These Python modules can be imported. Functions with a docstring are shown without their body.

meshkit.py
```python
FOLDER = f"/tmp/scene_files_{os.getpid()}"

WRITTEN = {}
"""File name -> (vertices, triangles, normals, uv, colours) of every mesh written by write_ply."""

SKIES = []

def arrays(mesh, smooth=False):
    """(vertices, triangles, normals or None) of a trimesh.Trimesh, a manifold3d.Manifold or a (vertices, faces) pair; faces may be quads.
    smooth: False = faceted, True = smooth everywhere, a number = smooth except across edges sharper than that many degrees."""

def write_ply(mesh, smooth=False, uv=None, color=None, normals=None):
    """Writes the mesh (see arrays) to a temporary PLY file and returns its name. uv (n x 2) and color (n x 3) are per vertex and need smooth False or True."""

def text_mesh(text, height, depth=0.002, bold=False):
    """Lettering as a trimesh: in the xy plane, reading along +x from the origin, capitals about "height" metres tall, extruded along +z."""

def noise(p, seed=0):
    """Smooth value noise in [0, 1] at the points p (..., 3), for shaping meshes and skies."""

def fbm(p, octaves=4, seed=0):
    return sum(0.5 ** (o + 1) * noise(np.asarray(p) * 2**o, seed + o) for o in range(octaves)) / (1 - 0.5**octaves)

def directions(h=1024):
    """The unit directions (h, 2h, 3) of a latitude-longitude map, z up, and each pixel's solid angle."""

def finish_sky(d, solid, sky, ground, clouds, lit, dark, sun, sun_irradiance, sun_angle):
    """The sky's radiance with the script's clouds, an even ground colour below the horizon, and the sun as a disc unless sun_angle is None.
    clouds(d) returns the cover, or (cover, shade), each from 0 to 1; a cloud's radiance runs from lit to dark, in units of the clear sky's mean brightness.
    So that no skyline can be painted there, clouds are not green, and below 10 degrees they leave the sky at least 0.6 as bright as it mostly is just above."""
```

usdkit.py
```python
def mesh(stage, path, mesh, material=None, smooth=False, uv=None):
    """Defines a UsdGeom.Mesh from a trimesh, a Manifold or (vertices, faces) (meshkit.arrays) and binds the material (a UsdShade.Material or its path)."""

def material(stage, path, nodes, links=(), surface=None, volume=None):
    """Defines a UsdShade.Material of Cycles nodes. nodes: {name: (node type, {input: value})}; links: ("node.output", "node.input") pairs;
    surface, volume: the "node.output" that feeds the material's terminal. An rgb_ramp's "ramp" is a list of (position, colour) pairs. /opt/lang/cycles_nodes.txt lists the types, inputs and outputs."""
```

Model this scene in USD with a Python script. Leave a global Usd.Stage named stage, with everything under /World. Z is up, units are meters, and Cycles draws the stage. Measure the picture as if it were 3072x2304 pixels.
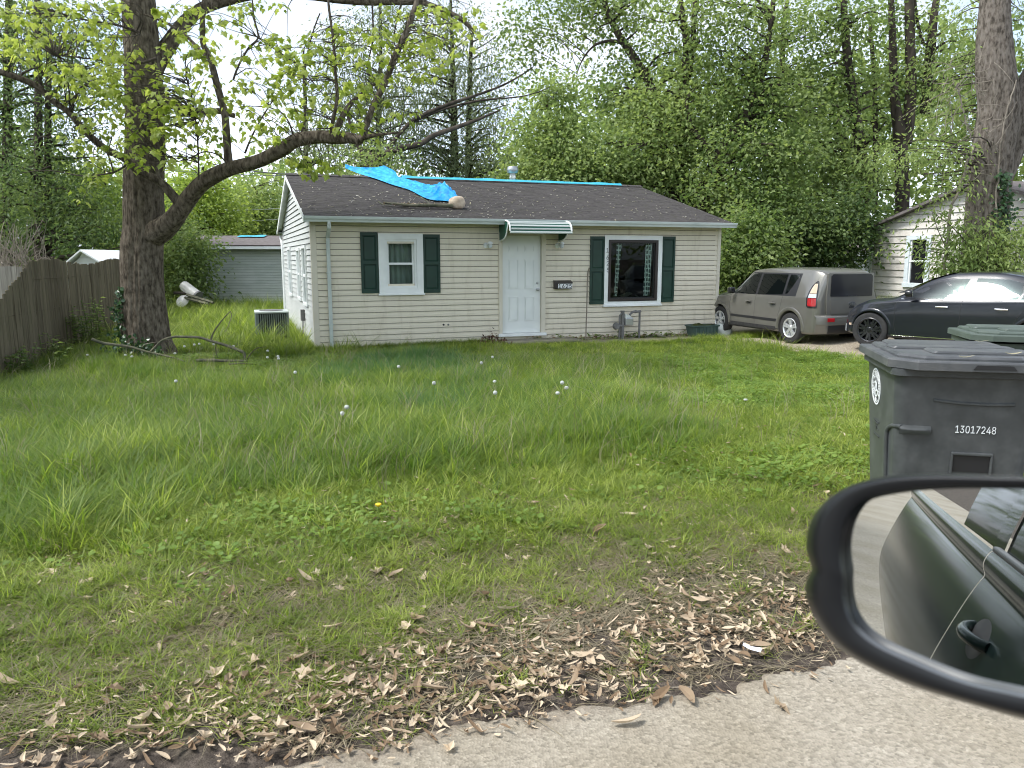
import math, random, shapely.affinity
import numpy as np, trimesh, manifold3d, shapely, shapely.geometry as sg
import usdkit, meshkit
from scipy.interpolate import PchipInterpolator
from pxr import Usd, UsdGeom, UsdLux, UsdShade, Gf, Sdf, Vt

stage = Usd.Stage.CreateInMemory()
UsdGeom.SetStageUpAxis(stage, 'Z'); UsdGeom.SetStageMetersPerUnit(stage, 1.0)
UsdGeom.Xform.Define(stage, '/World'); UsdGeom.Scope.Define(stage, '/World/Looks')
R = np.random.default_rng(11)

# ---------------------------------------------------------------- camera, sky, sun, exposure
FPX, PITCH, ZC = 775.0, 9.3, 1.55
cam = UsdGeom.Camera.Define(stage, '/World/camera')
cam.AddTranslateOp().Set((0, 0, ZC)); cam.AddRotateXOp().Set(90 - PITCH)
cam.CreateHorizontalApertureAttr(36.0); cam.CreateVerticalApertureAttr(27.0)
cam.CreateFocalLengthAttr(36.0 * FPX / 1024)
cam.CreateClippingRangeAttr((0.05, 2000.0))
cam.CreateFStopAttr(11.0); cam.CreateFocusDistanceAttr(9.0)
cam.CreateExposureAttr(1.25)
SUN_EL, SUN_AZ = math.radians(58), math.radians(-105)      # azimuth = atan2(x, y) towards the sun
dome = UsdLux.DomeLight.Define(stage, '/World/sky')
sun = UsdLux.DistantLight.Define(stage, '/World/sun')
sun.CreateNormalizeAttr(True); sun.CreateIntensityAttr(0.4); sun.CreateAngleAttr(12.0)
sun.CreateColorAttr((1.0, 0.96, 0.9))
sun.AddRotateZOp().Set(-math.degrees(SUN_AZ)); sun.AddRotateXOp().Set(-(90 - math.degrees(SUN_EL)))
sky_mat = usdkit.material(stage, '/World/Looks/sky', {
    'sky': ('sky_texture', {'sky_type': 'single_scattering', 'sun_disc': False, 'sun_elevation': SUN_EL, 'sun_rotation': SUN_AZ, 'air_density': 1.0, 'aerosol_density': 2.0}),
    'tc': ('texture_coordinate', {}),
    'map': ('mapping', {'scale': (1.0, 1.0, 2.5)}),
    'n': ('noise_texture', {'scale': 2.6, 'detail': 5.0, 'roughness': 0.55}),
    'r': ('rgb_ramp', {'ramp': [(0.36, (0.35, 0.35, 0.35)), (0.58, (1, 1, 1))]}),
    'bw': ('rgb_to_bw', {}),
    'cl': ('mix_color', {'blend_type': 'multiply', 'fac': 1.0, 'use_clamp': False, 'use_clamp_result': False, 'b': (1.28, 1.40, 1.58)}),
    'mx': ('mix_color', {'blend_type': 'mix', 'use_clamp_result': False}),
    'bg': ('background_shader', {'strength': 0.13})},
    [('tc.generated', 'map.vector'), ('map.vector', 'n.vector'), ('n.fac', 'r.fac'), ('sky.color', 'bw.color'), ('bw.val', 'cl.a'),
     ('r.color', 'mx.fac'), ('sky.color', 'mx.a'), ('cl.result', 'mx.b'), ('mx.result', 'bg.color')], surface='bg.background')
UsdShade.MaterialBindingAPI.Apply(dome.GetPrim()).Bind(sky_mat)

# ---------------------------------------------------------------- survey helpers (photo measurements to places)
CP, SP = math.cos(math.radians(PITCH)), math.sin(math.radians(PITCH))
CAM = np.array([0, 0, ZC])
def ray(sx, sy):
    xc, yc = (sx / 3 - 512) / FPX, (384 - sy / 3) / FPX
    return np.array([xc, CP + yc * SP, yc * CP - SP])
def at(sx, sy, Y):
    d = ray(sx, sy); return CAM + d * (Y / d[1])
def onz(sx, sy, z):
    d = ray(sx, sy); return CAM + d * ((z - ZC) / d[2])
TH = math.radians(19.8)                                    # the street grid is turned this much
U2, D2 = np.array([math.cos(TH), math.sin(TH)]), np.array([-math.sin(TH), math.cos(TH)])
E0 = 2.36                                                  # the road edge along D2
sstep = lambda a, b, x: (lambda t: t * t * (3 - 2 * t))(np.clip((np.asarray(x, float) - a) / (b - a), 0, 1))
def ground(x, y):
    x, y = np.asarray(x, float), np.asarray(y, float)
    e = x * D2[0] + y * D2[1] - E0
    z = -0.36 * sstep(0.2, 10.0, e) - 0.02 * sstep(0.1, -0.1, e)
    z = z + 0.20 * sstep(5.2, 9.0, x) * sstep(4, 9, e) + 0.22 * sstep(8.5, 14.0, x) * sstep(6, 12, e)
    p = np.stack([x * 0.9, y * 0.9, 0 * x], -1)
    return z + (meshkit.noise(p, 3) - 0.5) * 0.07 * sstep(0.3, 1.5, e) + (meshkit.noise(p * 4, 5) - 0.5) * 0.02 * sstep(0.2, 0.8, e)
def G(sx, sy):
    z = -0.3
    for _ in range(12):
        P = onz(sx, sy, z); z = float(ground(P[0], P[1]))
    return np.array([P[0], P[1], z])

# ---------------------------------------------------------------- prim helpers
_used = {}
def _path(name, parent):
    base = str(parent.GetPath()) if parent else '/World'
    k = base + '/' + name; n = _used.get(k, -1) + 1; _used[k] = n
    return k if n == 0 else f'{k}_{n:03d}'
def tag(p, label=None, cat=None, group=None, kind=None):
    for k, v in (('label', label), ('category', cat), ('group', group), ('kind', kind)):
        if v: p.SetCustomDataByKey(k, v)
    return p
def thing(name, label, cat, loc=(0, 0, 0), rotz=0, group=None, kind=None):
    x = UsdGeom.Xform.Define(stage, _path(name, None))
    x.AddTranslateOp().Set(tuple(float(c) for c in loc)); x.AddRotateZOp().Set(float(rotz))
    return tag(x.GetPrim(), label, cat, group, kind)
def obj(name, mesh, mat, parent=None, smooth=False, label=None, cat=None, group=None, kind=None, loc=None, tone=None):
    if isinstance(mesh, tuple) and len(mesh) == 3: tone = mesh[2]; mesh = mesh[:2]
    m = usdkit.mesh(stage, _path(name, parent), mesh, mat, smooth)
    if tone is not None: UsdGeom.PrimvarsAPI(m).CreatePrimvar('tone', Sdf.ValueTypeNames.FloatArray, 'vertex').Set(Vt.FloatArray.FromNumpy(np.asarray(tone, np.float32)))
    m.CreateDoubleSidedAttr(True)
    if loc is not None: m.AddTranslateOp().Set(tuple(float(c) for c in loc))
    return tag(m.GetPrim(), label, cat, group, kind)
def copy_of(src, loc, rotz=0, label=None, group=None, scale=None, tilt=None):
    was = src.GetCustomData()
    import re; x = UsdGeom.Xform.Define(stage, _path(re.sub(r'_\d{3}$', '', src.GetName()), None))
    x.GetPrim().GetReferences().AddInternalReference(src.GetPath())
    x.ClearXformOpOrder()
    for n in list(x.GetPrim().GetAuthoredPropertyNames()):
        if n.startswith('xformOp:'): x.GetPrim().RemoveProperty(n)
    x.AddTranslateOp(opSuffix='at').Set(tuple(float(c) for c in loc)); x.AddRotateZOp(opSuffix='at').Set(float(rotz))
    if tilt: x.AddRotateXYZOp(opSuffix='at').Set(tuple(float(c) for c in tilt))
    if scale: x.AddScaleOp(opSuffix='at').Set((scale,) * 3 if np.ndim(scale) == 0 else tuple(scale))
    x.GetPrim().SetInstanceable(True)
    return tag(x.GetPrim(), label or was.get('label'), was.get('category'), group or was.get('group'), was.get('kind'))

# ---------------------------------------------------------------- mesh helpers
class MB:
    def __init__(s): s.v, s.f, s.n = [], [], 0
    def add(s, v, f):
        v, f = np.asarray(v, float), np.asarray(f, int)
        if f.shape[1] == 4: f = np.vstack([f[:, [0, 1, 2]], f[:, [0, 2, 3]]])
        s.v.append(v); s.f.append(f + s.n); s.n += len(v); return s
    def mesh(s, m): 
        v, f, _ = meshkit.arrays(m); return s.add(v, f)
    def box(s, lo, hi, rot=None, c=None):
        lo, hi = np.minimum(lo, hi), np.maximum(lo, hi)
        v = np.array([[x, y, z] for x in (lo[0], hi[0]) for y in (lo[1], hi[1]) for z in (lo[2], hi[2])], float)
        if rot is not None: c = (np.asarray(lo) + hi) / 2 if c is None else np.asarray(c); v = (v - c) @ np.asarray(rot).T + c
        return s.add(v, [[0, 1, 3, 2], [4, 6, 7, 5], [0, 4, 5, 1], [2, 3, 7, 6], [0, 2, 6, 4], [1, 5, 7, 3]])
    def prism(s, poly, a, b, axis=0):
        """extrudes a closed polygon (n x 2) from a to b along an axis; the polygon lies in the two other axes in order."""
        poly = np.asarray(poly, float); n = len(poly)
        if ((poly[:, 0] * np.roll(poly[:, 1], -1) - poly[:, 1] * np.roll(poly[:, 0], -1)).sum()) < 0: poly = poly[::-1]
        o = [i for i in range(3) if i != axis]
        v = np.zeros((2 * n, 3)); v[:n, o] = poly; v[n:, o] = poly; v[:n, axis] = a; v[n:, axis] = b
        side = [[i, (i + 1) % n, n + (i + 1) % n, n + i] for i in range(n)]
        t = trimesh.creation.triangulate_polygon(sg.Polygon(poly), engine='earcut')
        s.add(v, side)
        tv = np.zeros((len(t[0]), 3)); tv[:, o] = t[0]
        tv[:, axis] = a; s.add(tv, np.asarray(t[1])[:, ::-1]); tv = tv.copy(); tv[:, axis] = b; s.add(tv, t[1])
        return s
    def tube(s, pts, r, n=8, cap=True, disp=None):
        pts = np.asarray(pts, float); k = len(pts); r = np.broadcast_to(np.asarray(r, float), (k,))
        t = np.gradient(pts, axis=0); t /= np.maximum(np.linalg.norm(t, axis=1, keepdims=True), 1e-9)
        ref = np.array([0, 0, 1.0]) if abs(t[0, 2]) < 0.9 else np.array([1.0, 0, 0])
        a = np.cross(t[0], ref); a /= np.linalg.norm(a); A = []
        for i in range(k):
            a = a - t[i] * (a @ t[i]); a /= max(np.linalg.norm(a), 1e-9); A.append(a)
        A = np.array(A); B = np.cross(t, A)
        ph = np.arange(n) / n * 2 * np.pi
        rad = np.repeat(r[:, None], n, 1)
        if disp is not None: rad = rad * disp(np.linspace(0, 1, k)[:, None], ph[None], pts)
        v = pts[:, None] + rad[..., None] * (np.cos(ph)[None, :, None] * A[:, None] + np.sin(ph)[None, :, None] * B[:, None])
        i, j = np.meshgrid(np.arange(k - 1), np.arange(n), indexing='ij'); j2 = (j + 1) % n
        f = np.stack([i * n + j, i * n + j2, (i + 1) * n + j2, (i + 1) * n + j], -1).reshape(-1, 4)
        s.add(v.reshape(-1, 3), f)
        if cap:
            for e, q in ((0, -1), (k - 1, 1)):
                ring = v[e]; c = ring.mean(0)[None]
                ff = np.array([[n, (m + 1) % n, m] if q < 0 else [n, m, (m + 1) % n] for m in range(n)])
                s.add(np.vstack([ring, c]), ff)
        return s
    def grid(s, P):
        """P (a, b, 3) sheet of points."""
        a, b = P.shape[:2]; i, j = np.meshgrid(np.arange(a - 1), np.arange(b - 1), indexing='ij')
        f = np.stack([i * b + j, i * b + j + 1, (i + 1) * b + j + 1, (i + 1) * b + j], -1).reshape(-1, 4)
        return s.add(P.reshape(-1, 3), f)
    def lathe(s, prof, n=24, c=(0, 0, 0), axis=2):
        prof = np.asarray(prof, float); ph = np.arange(n + 1) / n * 2 * np.pi
        P = np.stack([prof[:, 0][:, None] * np.cos(ph), prof[:, 0][:, None] * np.sin(ph), np.repeat(prof[:, 1][:, None], n + 1, 1)], -1)
        P = P[..., [0, 1, 2]] if axis == 2 else (P[..., [2, 0, 1]] if axis == 0 else P[..., [1, 2, 0]])
        return s.grid(P + np.asarray(c))
    @property
    def out(s): return np.vstack(s.v), np.vstack(s.f)
    def xf(s, M):
        for i, v in enumerate(s.v): s.v[i] = v @ np.asarray(M)[:3, :3].T + np.asarray(M)[:3, 3]
        return s
def rotm(ax, deg): return trimesh.transformations.rotation_matrix(math.radians(deg), ax)[:3, :3]
def spline(pts, n):
    pts = np.asarray(pts, float); d = np.r_[0, np.cumsum(np.linalg.norm(np.diff(pts[:, :3], axis=0), axis=1) + 1e-6)]
    q = np.linspace(0, d[-1], n)
    return np.stack([PchipInterpolator(d, pts[:, k])(q) for k in range(pts.shape[1])], 1)
def rbox(lo, hi, r=0.01, seg=3):
    """a box with rounded edges"""
    lo, hi = np.minimum(lo, hi), np.maximum(lo, hi); r = min(r, (hi - lo).min() / 2 * 0.98)
    sph = trimesh.creation.icosphere(1, r).vertices
    c = np.array([[x, y, z] for x in (lo[0] + r, hi[0] - r) for y in (lo[1] + r, hi[1] - r) for z in (lo[2] + r, hi[2] - r)])
    return trimesh.convex.convex_hull((c[:, None] + sph[None]).reshape(-1, 3))

# ---------------------------------------------------------------- materials
def pm(name, c1, c2=None, scale=6.0, rough=0.6, metal=0.0, spec=0.5, bump=0.0, bscale=60.0, stretch=(1, 1, 1), coat=0.0, island=0.0, lo=0.35, hi=0.65, detail=4.0, obj_var=0.0, c3=None, extra=None):
    n = {'p': ('principled_bsdf', {'base_color': c1, 'roughness': rough, 'metallic': metal, 'specular_ior_level': spec, 'coat_weight': coat, 'coat_roughness': 0.05})}
    l = []
    if c2 is not None or bump:
        n['tc'] = ('texture_coordinate', {}); n['map'] = ('mapping', {'scale': stretch}); l += [('tc.object', 'map.vector')]
    col = None
    if c2 is not None:
        n['n'] = ('noise_texture', {'scale': scale, 'detail': detail, 'roughness': 0.6})
        n['r'] = ('rgb_ramp', {'ramp': [(lo, c1), (hi, c2)] if c3 is None else [(lo, c1), ((lo + hi) / 2, c2), (hi, c3)]})
        l += [('map.vector', 'n.vector'), ('n.fac', 'r.fac')]; col = 'r.color'
    for key, amt, src in (('is', island, 'geometry'), ('ov', obj_var, 'object_info')):
        if amt:
            n[key] = (src, {}); n[key + 'm'] = ('map_range', {'from_min': 0.0, 'from_max': 1.0, 'to_min': 1 - amt, 'to_max': 1 + amt})
            n[key + 'x'] = ('mix_color', {'blend_type': 'multiply', 'fac': 1.0, 'use_clamp': False, 'a': c1})
            l += [(key + ('.random_per_island' if key == 'is' else '.random'), key + 'm.value'), (key + 'm.result', key + 'x.b')]
            if col: l.append((col, key + 'x.a'))
            col = key + 'x.result'
    if col: l.append((col, 'p.base_color'))
    if bump:
        n['bn'] = ('noise_texture', {'scale': bscale, 'detail': 5.0, 'roughness': 0.65}); n['b'] = ('bump', {'strength': bump, 'distance': 0.02})
        l += [('map.vector', 'bn.vector'), ('bn.fac', 'b.height'), ('b.normal', 'p.normal')]
    return usdkit.material(stage, '/World/Looks/' + name, n, l, surface='p.BSDF')
def leafmat(name, c1, c2, trans=0.35, scale=0.6, tcol=None, island=0.35, rough=0.45, spec=0.35):
    """leaf: glossy diffuse with light passing through, tone varying from leaf to leaf and from clump to clump"""
    mid = tuple((a + b) / 2 for a, b in zip(c1, c2)); tcol = tcol or tuple(min(1, x * 1.6) for x in c2)
    return usdkit.material(stage, '/World/Looks/' + name, {
        'g': ('geometry', {}), 'to': ('attribute', {'attribute': 'tone'}), 'n': ('noise_texture', {'scale': scale, 'detail': 2.0}), 'ad': ('math', {'math_type': 'multiply_add', 'value2': island * 2, 'value3': -island}),
        'su': ('math', {'math_type': 'add'}), 'r': ('rgb_ramp', {'ramp': [(0.3, c1), (0.5, mid), (0.7, c2)]}),
        'tm': ('mix_color', {'blend_type': 'multiply', 'fac': 1.0, 'use_clamp': False, 'b': tuple(t / max(m, 1e-3) for t, m in zip(tcol, mid))}),
        'p': ('principled_bsdf', {'roughness': rough, 'specular_ior_level': spec}), 't': ('translucent_bsdf', {}), 'm': ('mix_closure', {'fac': trans})},
        [('g.position', 'n.vector'), ('to.fac', 'ad.value1'), ('ad.value', 'su.value1'), ('n.fac', 'su.value2'), ('su.value', 'r.fac'),
         ('r.color', 'p.base_color'), ('r.color', 'tm.a'), ('tm.result', 't.color'), ('p.BSDF', 'm.closure1'), ('t.BSDF', 'm.closure2')], surface='m.closure')
def glassmat(name, tint=(0.9, 0.95, 0.93), ior=1.5, rough=0.0):
    return usdkit.material(stage, '/World/Looks/' + name, {'f': ('fresnel', {'IOR': ior}), 't': ('transparent_bsdf', {'color': tint}), 'g': ('glossy_bsdf', {'color': (1, 1, 1), 'roughness': rough}),
        'm': ('mix_closure', {})}, [('f.fac', 'm.fac'), ('t.BSDF', 'm.closure1'), ('g.BSDF', 'm.closure2')], surface='m.closure')
M = {}
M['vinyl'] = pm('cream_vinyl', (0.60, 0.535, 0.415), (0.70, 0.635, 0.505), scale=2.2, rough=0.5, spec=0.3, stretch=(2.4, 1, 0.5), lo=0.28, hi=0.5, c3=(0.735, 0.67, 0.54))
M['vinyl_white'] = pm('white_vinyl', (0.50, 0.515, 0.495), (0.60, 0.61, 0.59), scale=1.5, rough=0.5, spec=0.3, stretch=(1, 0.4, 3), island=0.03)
M['vinyl_green'] = pm('weathered_pale_siding', (0.50, 0.545, 0.49), (0.64, 0.665, 0.625), scale=2.0, rough=0.6, stretch=(0.6, 1, 3), island=0.08)
M['pink_siding'] = pm('pale_beige_siding', (0.60, 0.555, 0.50), (0.67, 0.635, 0.585), scale=2.0, rough=0.55, island=0.04)
M['trim'] = pm('white_trim', (0.72, 0.74, 0.72), (0.80, 0.82, 0.80), scale=3, rough=0.45)
M['door'] = pm('white_door', (0.70, 0.72, 0.70), (0.76, 0.78, 0.75), scale=2, rough=0.4)
M['gutter'] = pm('grey_gutter', (0.42, 0.47, 0.44), (0.52, 0.56, 0.53), scale=3, rough=0.4, stretch=(0.5, 1, 1))
M['corner'] = pm('cream_corner_trim', (0.58, 0.53, 0.43), (0.63, 0.585, 0.48), scale=2, rough=0.5)
M['shutter'] = pm('dark_green_shutter', (0.006, 0.027, 0.018), (0.009, 0.036, 0.024), scale=5, rough=0.45)
M['dull_white'] = pm('dull_white_metal', (0.46, 0.49, 0.47), rough=0.5)
M['green_metal'] = pm('green_metal', (0.012, 0.075, 0.048), rough=0.4)
M['brown_frame'] = pm('dark_brown_frame', (0.022, 0.017, 0.015), rough=0.4)
M['black'] = pm('black_plastic', (0.012, 0.012, 0.013), rough=0.45)
M['black_gloss'] = pm('black_gloss_plastic', (0.008, 0.008, 0.009), rough=0.22, coat=0.3)
M['mirror_black'] = pm('mirror_housing_plastic', (0.005, 0.005, 0.0055), rough=0.34, spec=0.4)
M['dark'] = pm('dark_interior', (0.03, 0.034, 0.03), rough=0.9)
M['steel'] = pm('grey_steel', (0.45, 0.46, 0.46), rough=0.35, metal=0.9)
M['chrome'] = pm('chrome', (0.75, 0.76, 0.77), rough=0.15, metal=1.0)
M['silver'] = pm('silver_paint', (0.62, 0.63, 0.63), rough=0.3, metal=0.7)
M['pipe'] = pm('grey_painted_pipe', (0.11, 0.11, 0.105), (0.17, 0.165, 0.16), scale=12, rough=0.55)
M['glass'] = glassmat('window_glass', (0.85, 0.92, 0.88), 1.28)
M['glass_dark'] = glassmat('tinted_glass', (0.22, 0.25, 0.24), 1.6)
M['glass_car'] = glassmat('car_glass', (0.42, 0.50, 0.48), 1.48)
M['shingle'] = pm('brown_grey_shingle', (0.055, 0.050, 0.048), (0.105, 0.096, 0.093), scale=9, rough=0.95, spec=0.15, bump=0.25, bscale=150, island=0.16, c3=(0.075, 0.072, 0.058))
M['roof_far'] = pm('grey_brown_roof', (0.12, 0.105, 0.10), (0.175, 0.155, 0.15), scale=8, rough=0.9, spec=0.2)
M['tarp'] = pm('blue_tarp', (0.006, 0.19, 0.50), (0.015, 0.30, 0.66), scale=7, rough=0.55, spec=0.25, bump=0.5, bscale=14, c3=(0.04, 0.40, 0.74))
M['tarp_edge'] = pm('faded_blue_tarp', (0.03, 0.33, 0.47), (0.06, 0.42, 0.55), scale=4, rough=0.45)
M['bark'] = pm('maple_bark', (0.048, 0.039, 0.029), (0.115, 0.095, 0.072), scale=17, rough=0.95, spec=0.1, bump=1.0, bscale=28, stretch=(1, 1, 0.42), c3=(0.18, 0.152, 0.118))
M['bark_pale'] = pm('pale_bark', (0.055, 0.046, 0.037), (0.15, 0.128, 0.105), scale=15, rough=0.95, spec=0.1, bump=1.0, bscale=28, stretch=(1, 1, 0.42), c3=(0.20, 0.175, 0.15))
M['bark_dark'] = pm('dark_bark', (0.030, 0.025, 0.020), (0.085, 0.07, 0.055), scale=5, rough=0.95, spec=0.1, bump=0.6, bscale=12, stretch=(1, 1, 0.3))
M['twig'] = pm('twig_bark', (0.045, 0.037, 0.030), (0.10, 0.085, 0.068), scale=8, rough=0.9, spec=0.15)
M['twig_pale'] = pm('dry_twig', (0.16, 0.14, 0.11), (0.30, 0.26, 0.21), scale=8, rough=0.9, spec=0.15)
M['deadwood'] = pm('grey_green_deadwood', (0.07, 0.075, 0.05), (0.17, 0.16, 0.115), scale=7, rough=0.9, spec=0.1)
M['fence'] = pm('weathered_fence_wood', (0.10, 0.082, 0.052), (0.215, 0.182, 0.128), scale=3.0, rough=0.9, spec=0.1, bump=0.3, bscale=40, stretch=(6, 6, 0.35), island=0.25, obj_var=0.2, c3=(0.155, 0.138, 0.088))
M['fence_grey'] = pm('grey_fence_wood', (0.16, 0.15, 0.13), (0.27, 0.255, 0.225), scale=3.0, rough=0.9, spec=0.1, stretch=(6, 6, 0.35), obj_var=0.12)
M['concrete'] = pm('stained_concrete', (0.20, 0.16, 0.12), (0.33, 0.285, 0.23), scale=3, rough=0.9, spec=0.2, bump=0.15, bscale=60)
M['wood_grey'] = pm('grey_step_wood', (0.17, 0.155, 0.12), (0.29, 0.265, 0.21), scale=4, rough=0.9, spec=0.15, stretch=(0.5, 4, 4))
M['leaf_maple'] = leafmat('maple_leaf', (0.17, 0.225, 0.035), (0.36, 0.41, 0.10), 0.48, 0.5, (0.48, 0.58, 0.09))
M['leaf_mid'] = leafmat('mid_green_leaf', (0.092, 0.142, 0.042), (0.225, 0.280, 0.105), 0.42, 0.45, (0.30, 0.40, 0.09), spec=.25, rough=.5, island=.24)
M['leaf_grey'] = leafmat('grey_green_leaf', (0.085, 0.115, 0.062), (0.185, 0.22, 0.12), 0.40, 0.45, (0.24, 0.30, 0.11), spec=.25, rough=.5, island=.24)
M['leaf_dark'] = leafmat('dark_green_leaf', (0.045, 0.080, 0.028), (0.115, 0.160, 0.058), 0.38, 0.5, (0.18, 0.26, 0.06), spec=.25, rough=.5, island=.24)
M['leaf_fresh'] = leafmat('fresh_green_leaf', (0.125, 0.180, 0.055), (0.26, 0.32, 0.12), 0.42, 0.5, (0.36, 0.46, 0.11), spec=.25, rough=.5, island=.24)
M['leaf_lime'] = leafmat('yellow_green_leaf', (0.15, 0.22, 0.04), (0.29, 0.37, 0.07), 0.45, 0.5, (0.42, 0.54, 0.08))
M['ivy'] = leafmat('ivy_leaf', (0.018, 0.045, 0.016), (0.045, 0.09, 0.032), 0.15, 2.0, (0.06, 0.12, 0.03), rough=0.3, spec=0.5)
M['dead_leaf'] = leafmat('dry_tan_leaf', (0.20, 0.135, 0.080), (0.56, 0.455, 0.325), 0.12, 3.0, (0.5, 0.40, 0.27), island=0.5, rough=0.7, spec=0.25)
M['petal'] = leafmat('pale_seed_wing', (0.42, 0.38, 0.25), (0.66, 0.62, 0.50), 0.15, 3.0, island=0.4, rough=0.7)
M['rock'] = pm('buff_stone', (0.42, 0.33, 0.24), (0.56, 0.47, 0.36), scale=8, rough=0.85, bump=0.3, bscale=25)
M['rubber'] = pm('tyre_rubber', (0.022, 0.022, 0.023), (0.036, 0.035, 0.034), scale=10, rough=0.8, spec=0.3)
M['white_num'] = pm('white_print', (0.80, 0.82, 0.82), rough=0.5)
M['red_lens'] = pm('red_lens', (0.36, 0.012, 0.016), rough=0.12, coat=0.5)
M['amber_lens'] = pm('pale_amber_lens', (0.58, 0.44, 0.32), rough=0.12, coat=0.5)
M['clear_lens'] = pm('clear_lens', (0.48, 0.52, 0.52), rough=0.1, coat=0.5)
M['kia'] = pm('grey_metallic_paint', (0.155, 0.148, 0.128), (0.172, 0.165, 0.144), scale=3, rough=0.28, metal=0.5, coat=0.6)
M['sedan'] = pm('black_car_paint', (0.006, 0.007, 0.010), rough=0.2, coat=0.35)
M['ego'] = usdkit.material(stage, '/World/Looks/dark_green_car_paint', {'p': ('principled_bsdf', {'base_color': (0.006, 0.010, 0.009), 'roughness': 0.10, 'ior': 1.12})}, [], surface='p.BSDF')
M['dark_window'] = usdkit.material(stage, '/World/Looks/dark_car_window', {'p': ('principled_bsdf', {'base_color': (0.004, 0.006, 0.005), 'roughness': 0.06, 'ior': 1.12})}, [], surface='p.BSDF')
M['bin'] = pm('dark_grey_bin_plastic', (0.037, 0.040, 0.040), (0.053, 0.057, 0.057), scale=7, detail=8, lo=.3, hi=.7, c3=(0.078, 0.082, 0.081), rough=0.42, spec=0.45, bump=0.06, bscale=260)
M['bin_lid'] = pm('grey_bin_lid_plastic', (0.045, 0.047, 0.049), (0.068, 0.071, 0.073), scale=6, detail=8, lo=.3, hi=.7, c3=(0.095, 0.096, 0.094), rough=0.40, spec=0.5, bump=0.05, bscale=200)
M['bin_green'] = pm('green_bin_plastic', (0.060, 0.078, 0.064), (0.082, 0.102, 0.085), scale=5, rough=0.42, spec=0.45, bump=0.05, bscale=200)
# ================================================================ ground, road, driveway
def axis_grid(a, b, fine_a, fine_b, step, far):
    mid = np.arange(fine_a, fine_b + step / 2, step)
    lo = fine_a - (np.geomspace(1, fine_a - a + 1, far)[1:] - 1); hi = fine_b + (np.geomspace(1, b - fine_b + 1, far)[1:] - 1)
    return np.r_[lo[::-1], mid, hi]
gx, gy = axis_grid(-320, 320, -13, 15, 0.16, 26), axis_grid(-320, 420, 0.5, 24, 0.16, 26)
X, Y = np.meshgrid(gx, gy, indexing='ij')
gm = MB().grid(np.stack([X, Y, ground(X, Y)], -1)[:, ::-1])
def emask(nodes, links):
    nodes.update({'g': ('geometry', {}), 's': ('separate_xyz', {}), 'mx': ('math', {'math_type': 'multiply', 'value2': float(D2[0])}),
                  'my': ('math', {'math_type': 'multiply_add', 'value2': float(D2[1])})})
    links += [('g.position', 's.vector'), ('s.x', 'mx.value1'), ('s.y', 'my.value1'), ('mx.value', 'my.value3')]
nodes, links = {}, []
emask(nodes, links)
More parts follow.
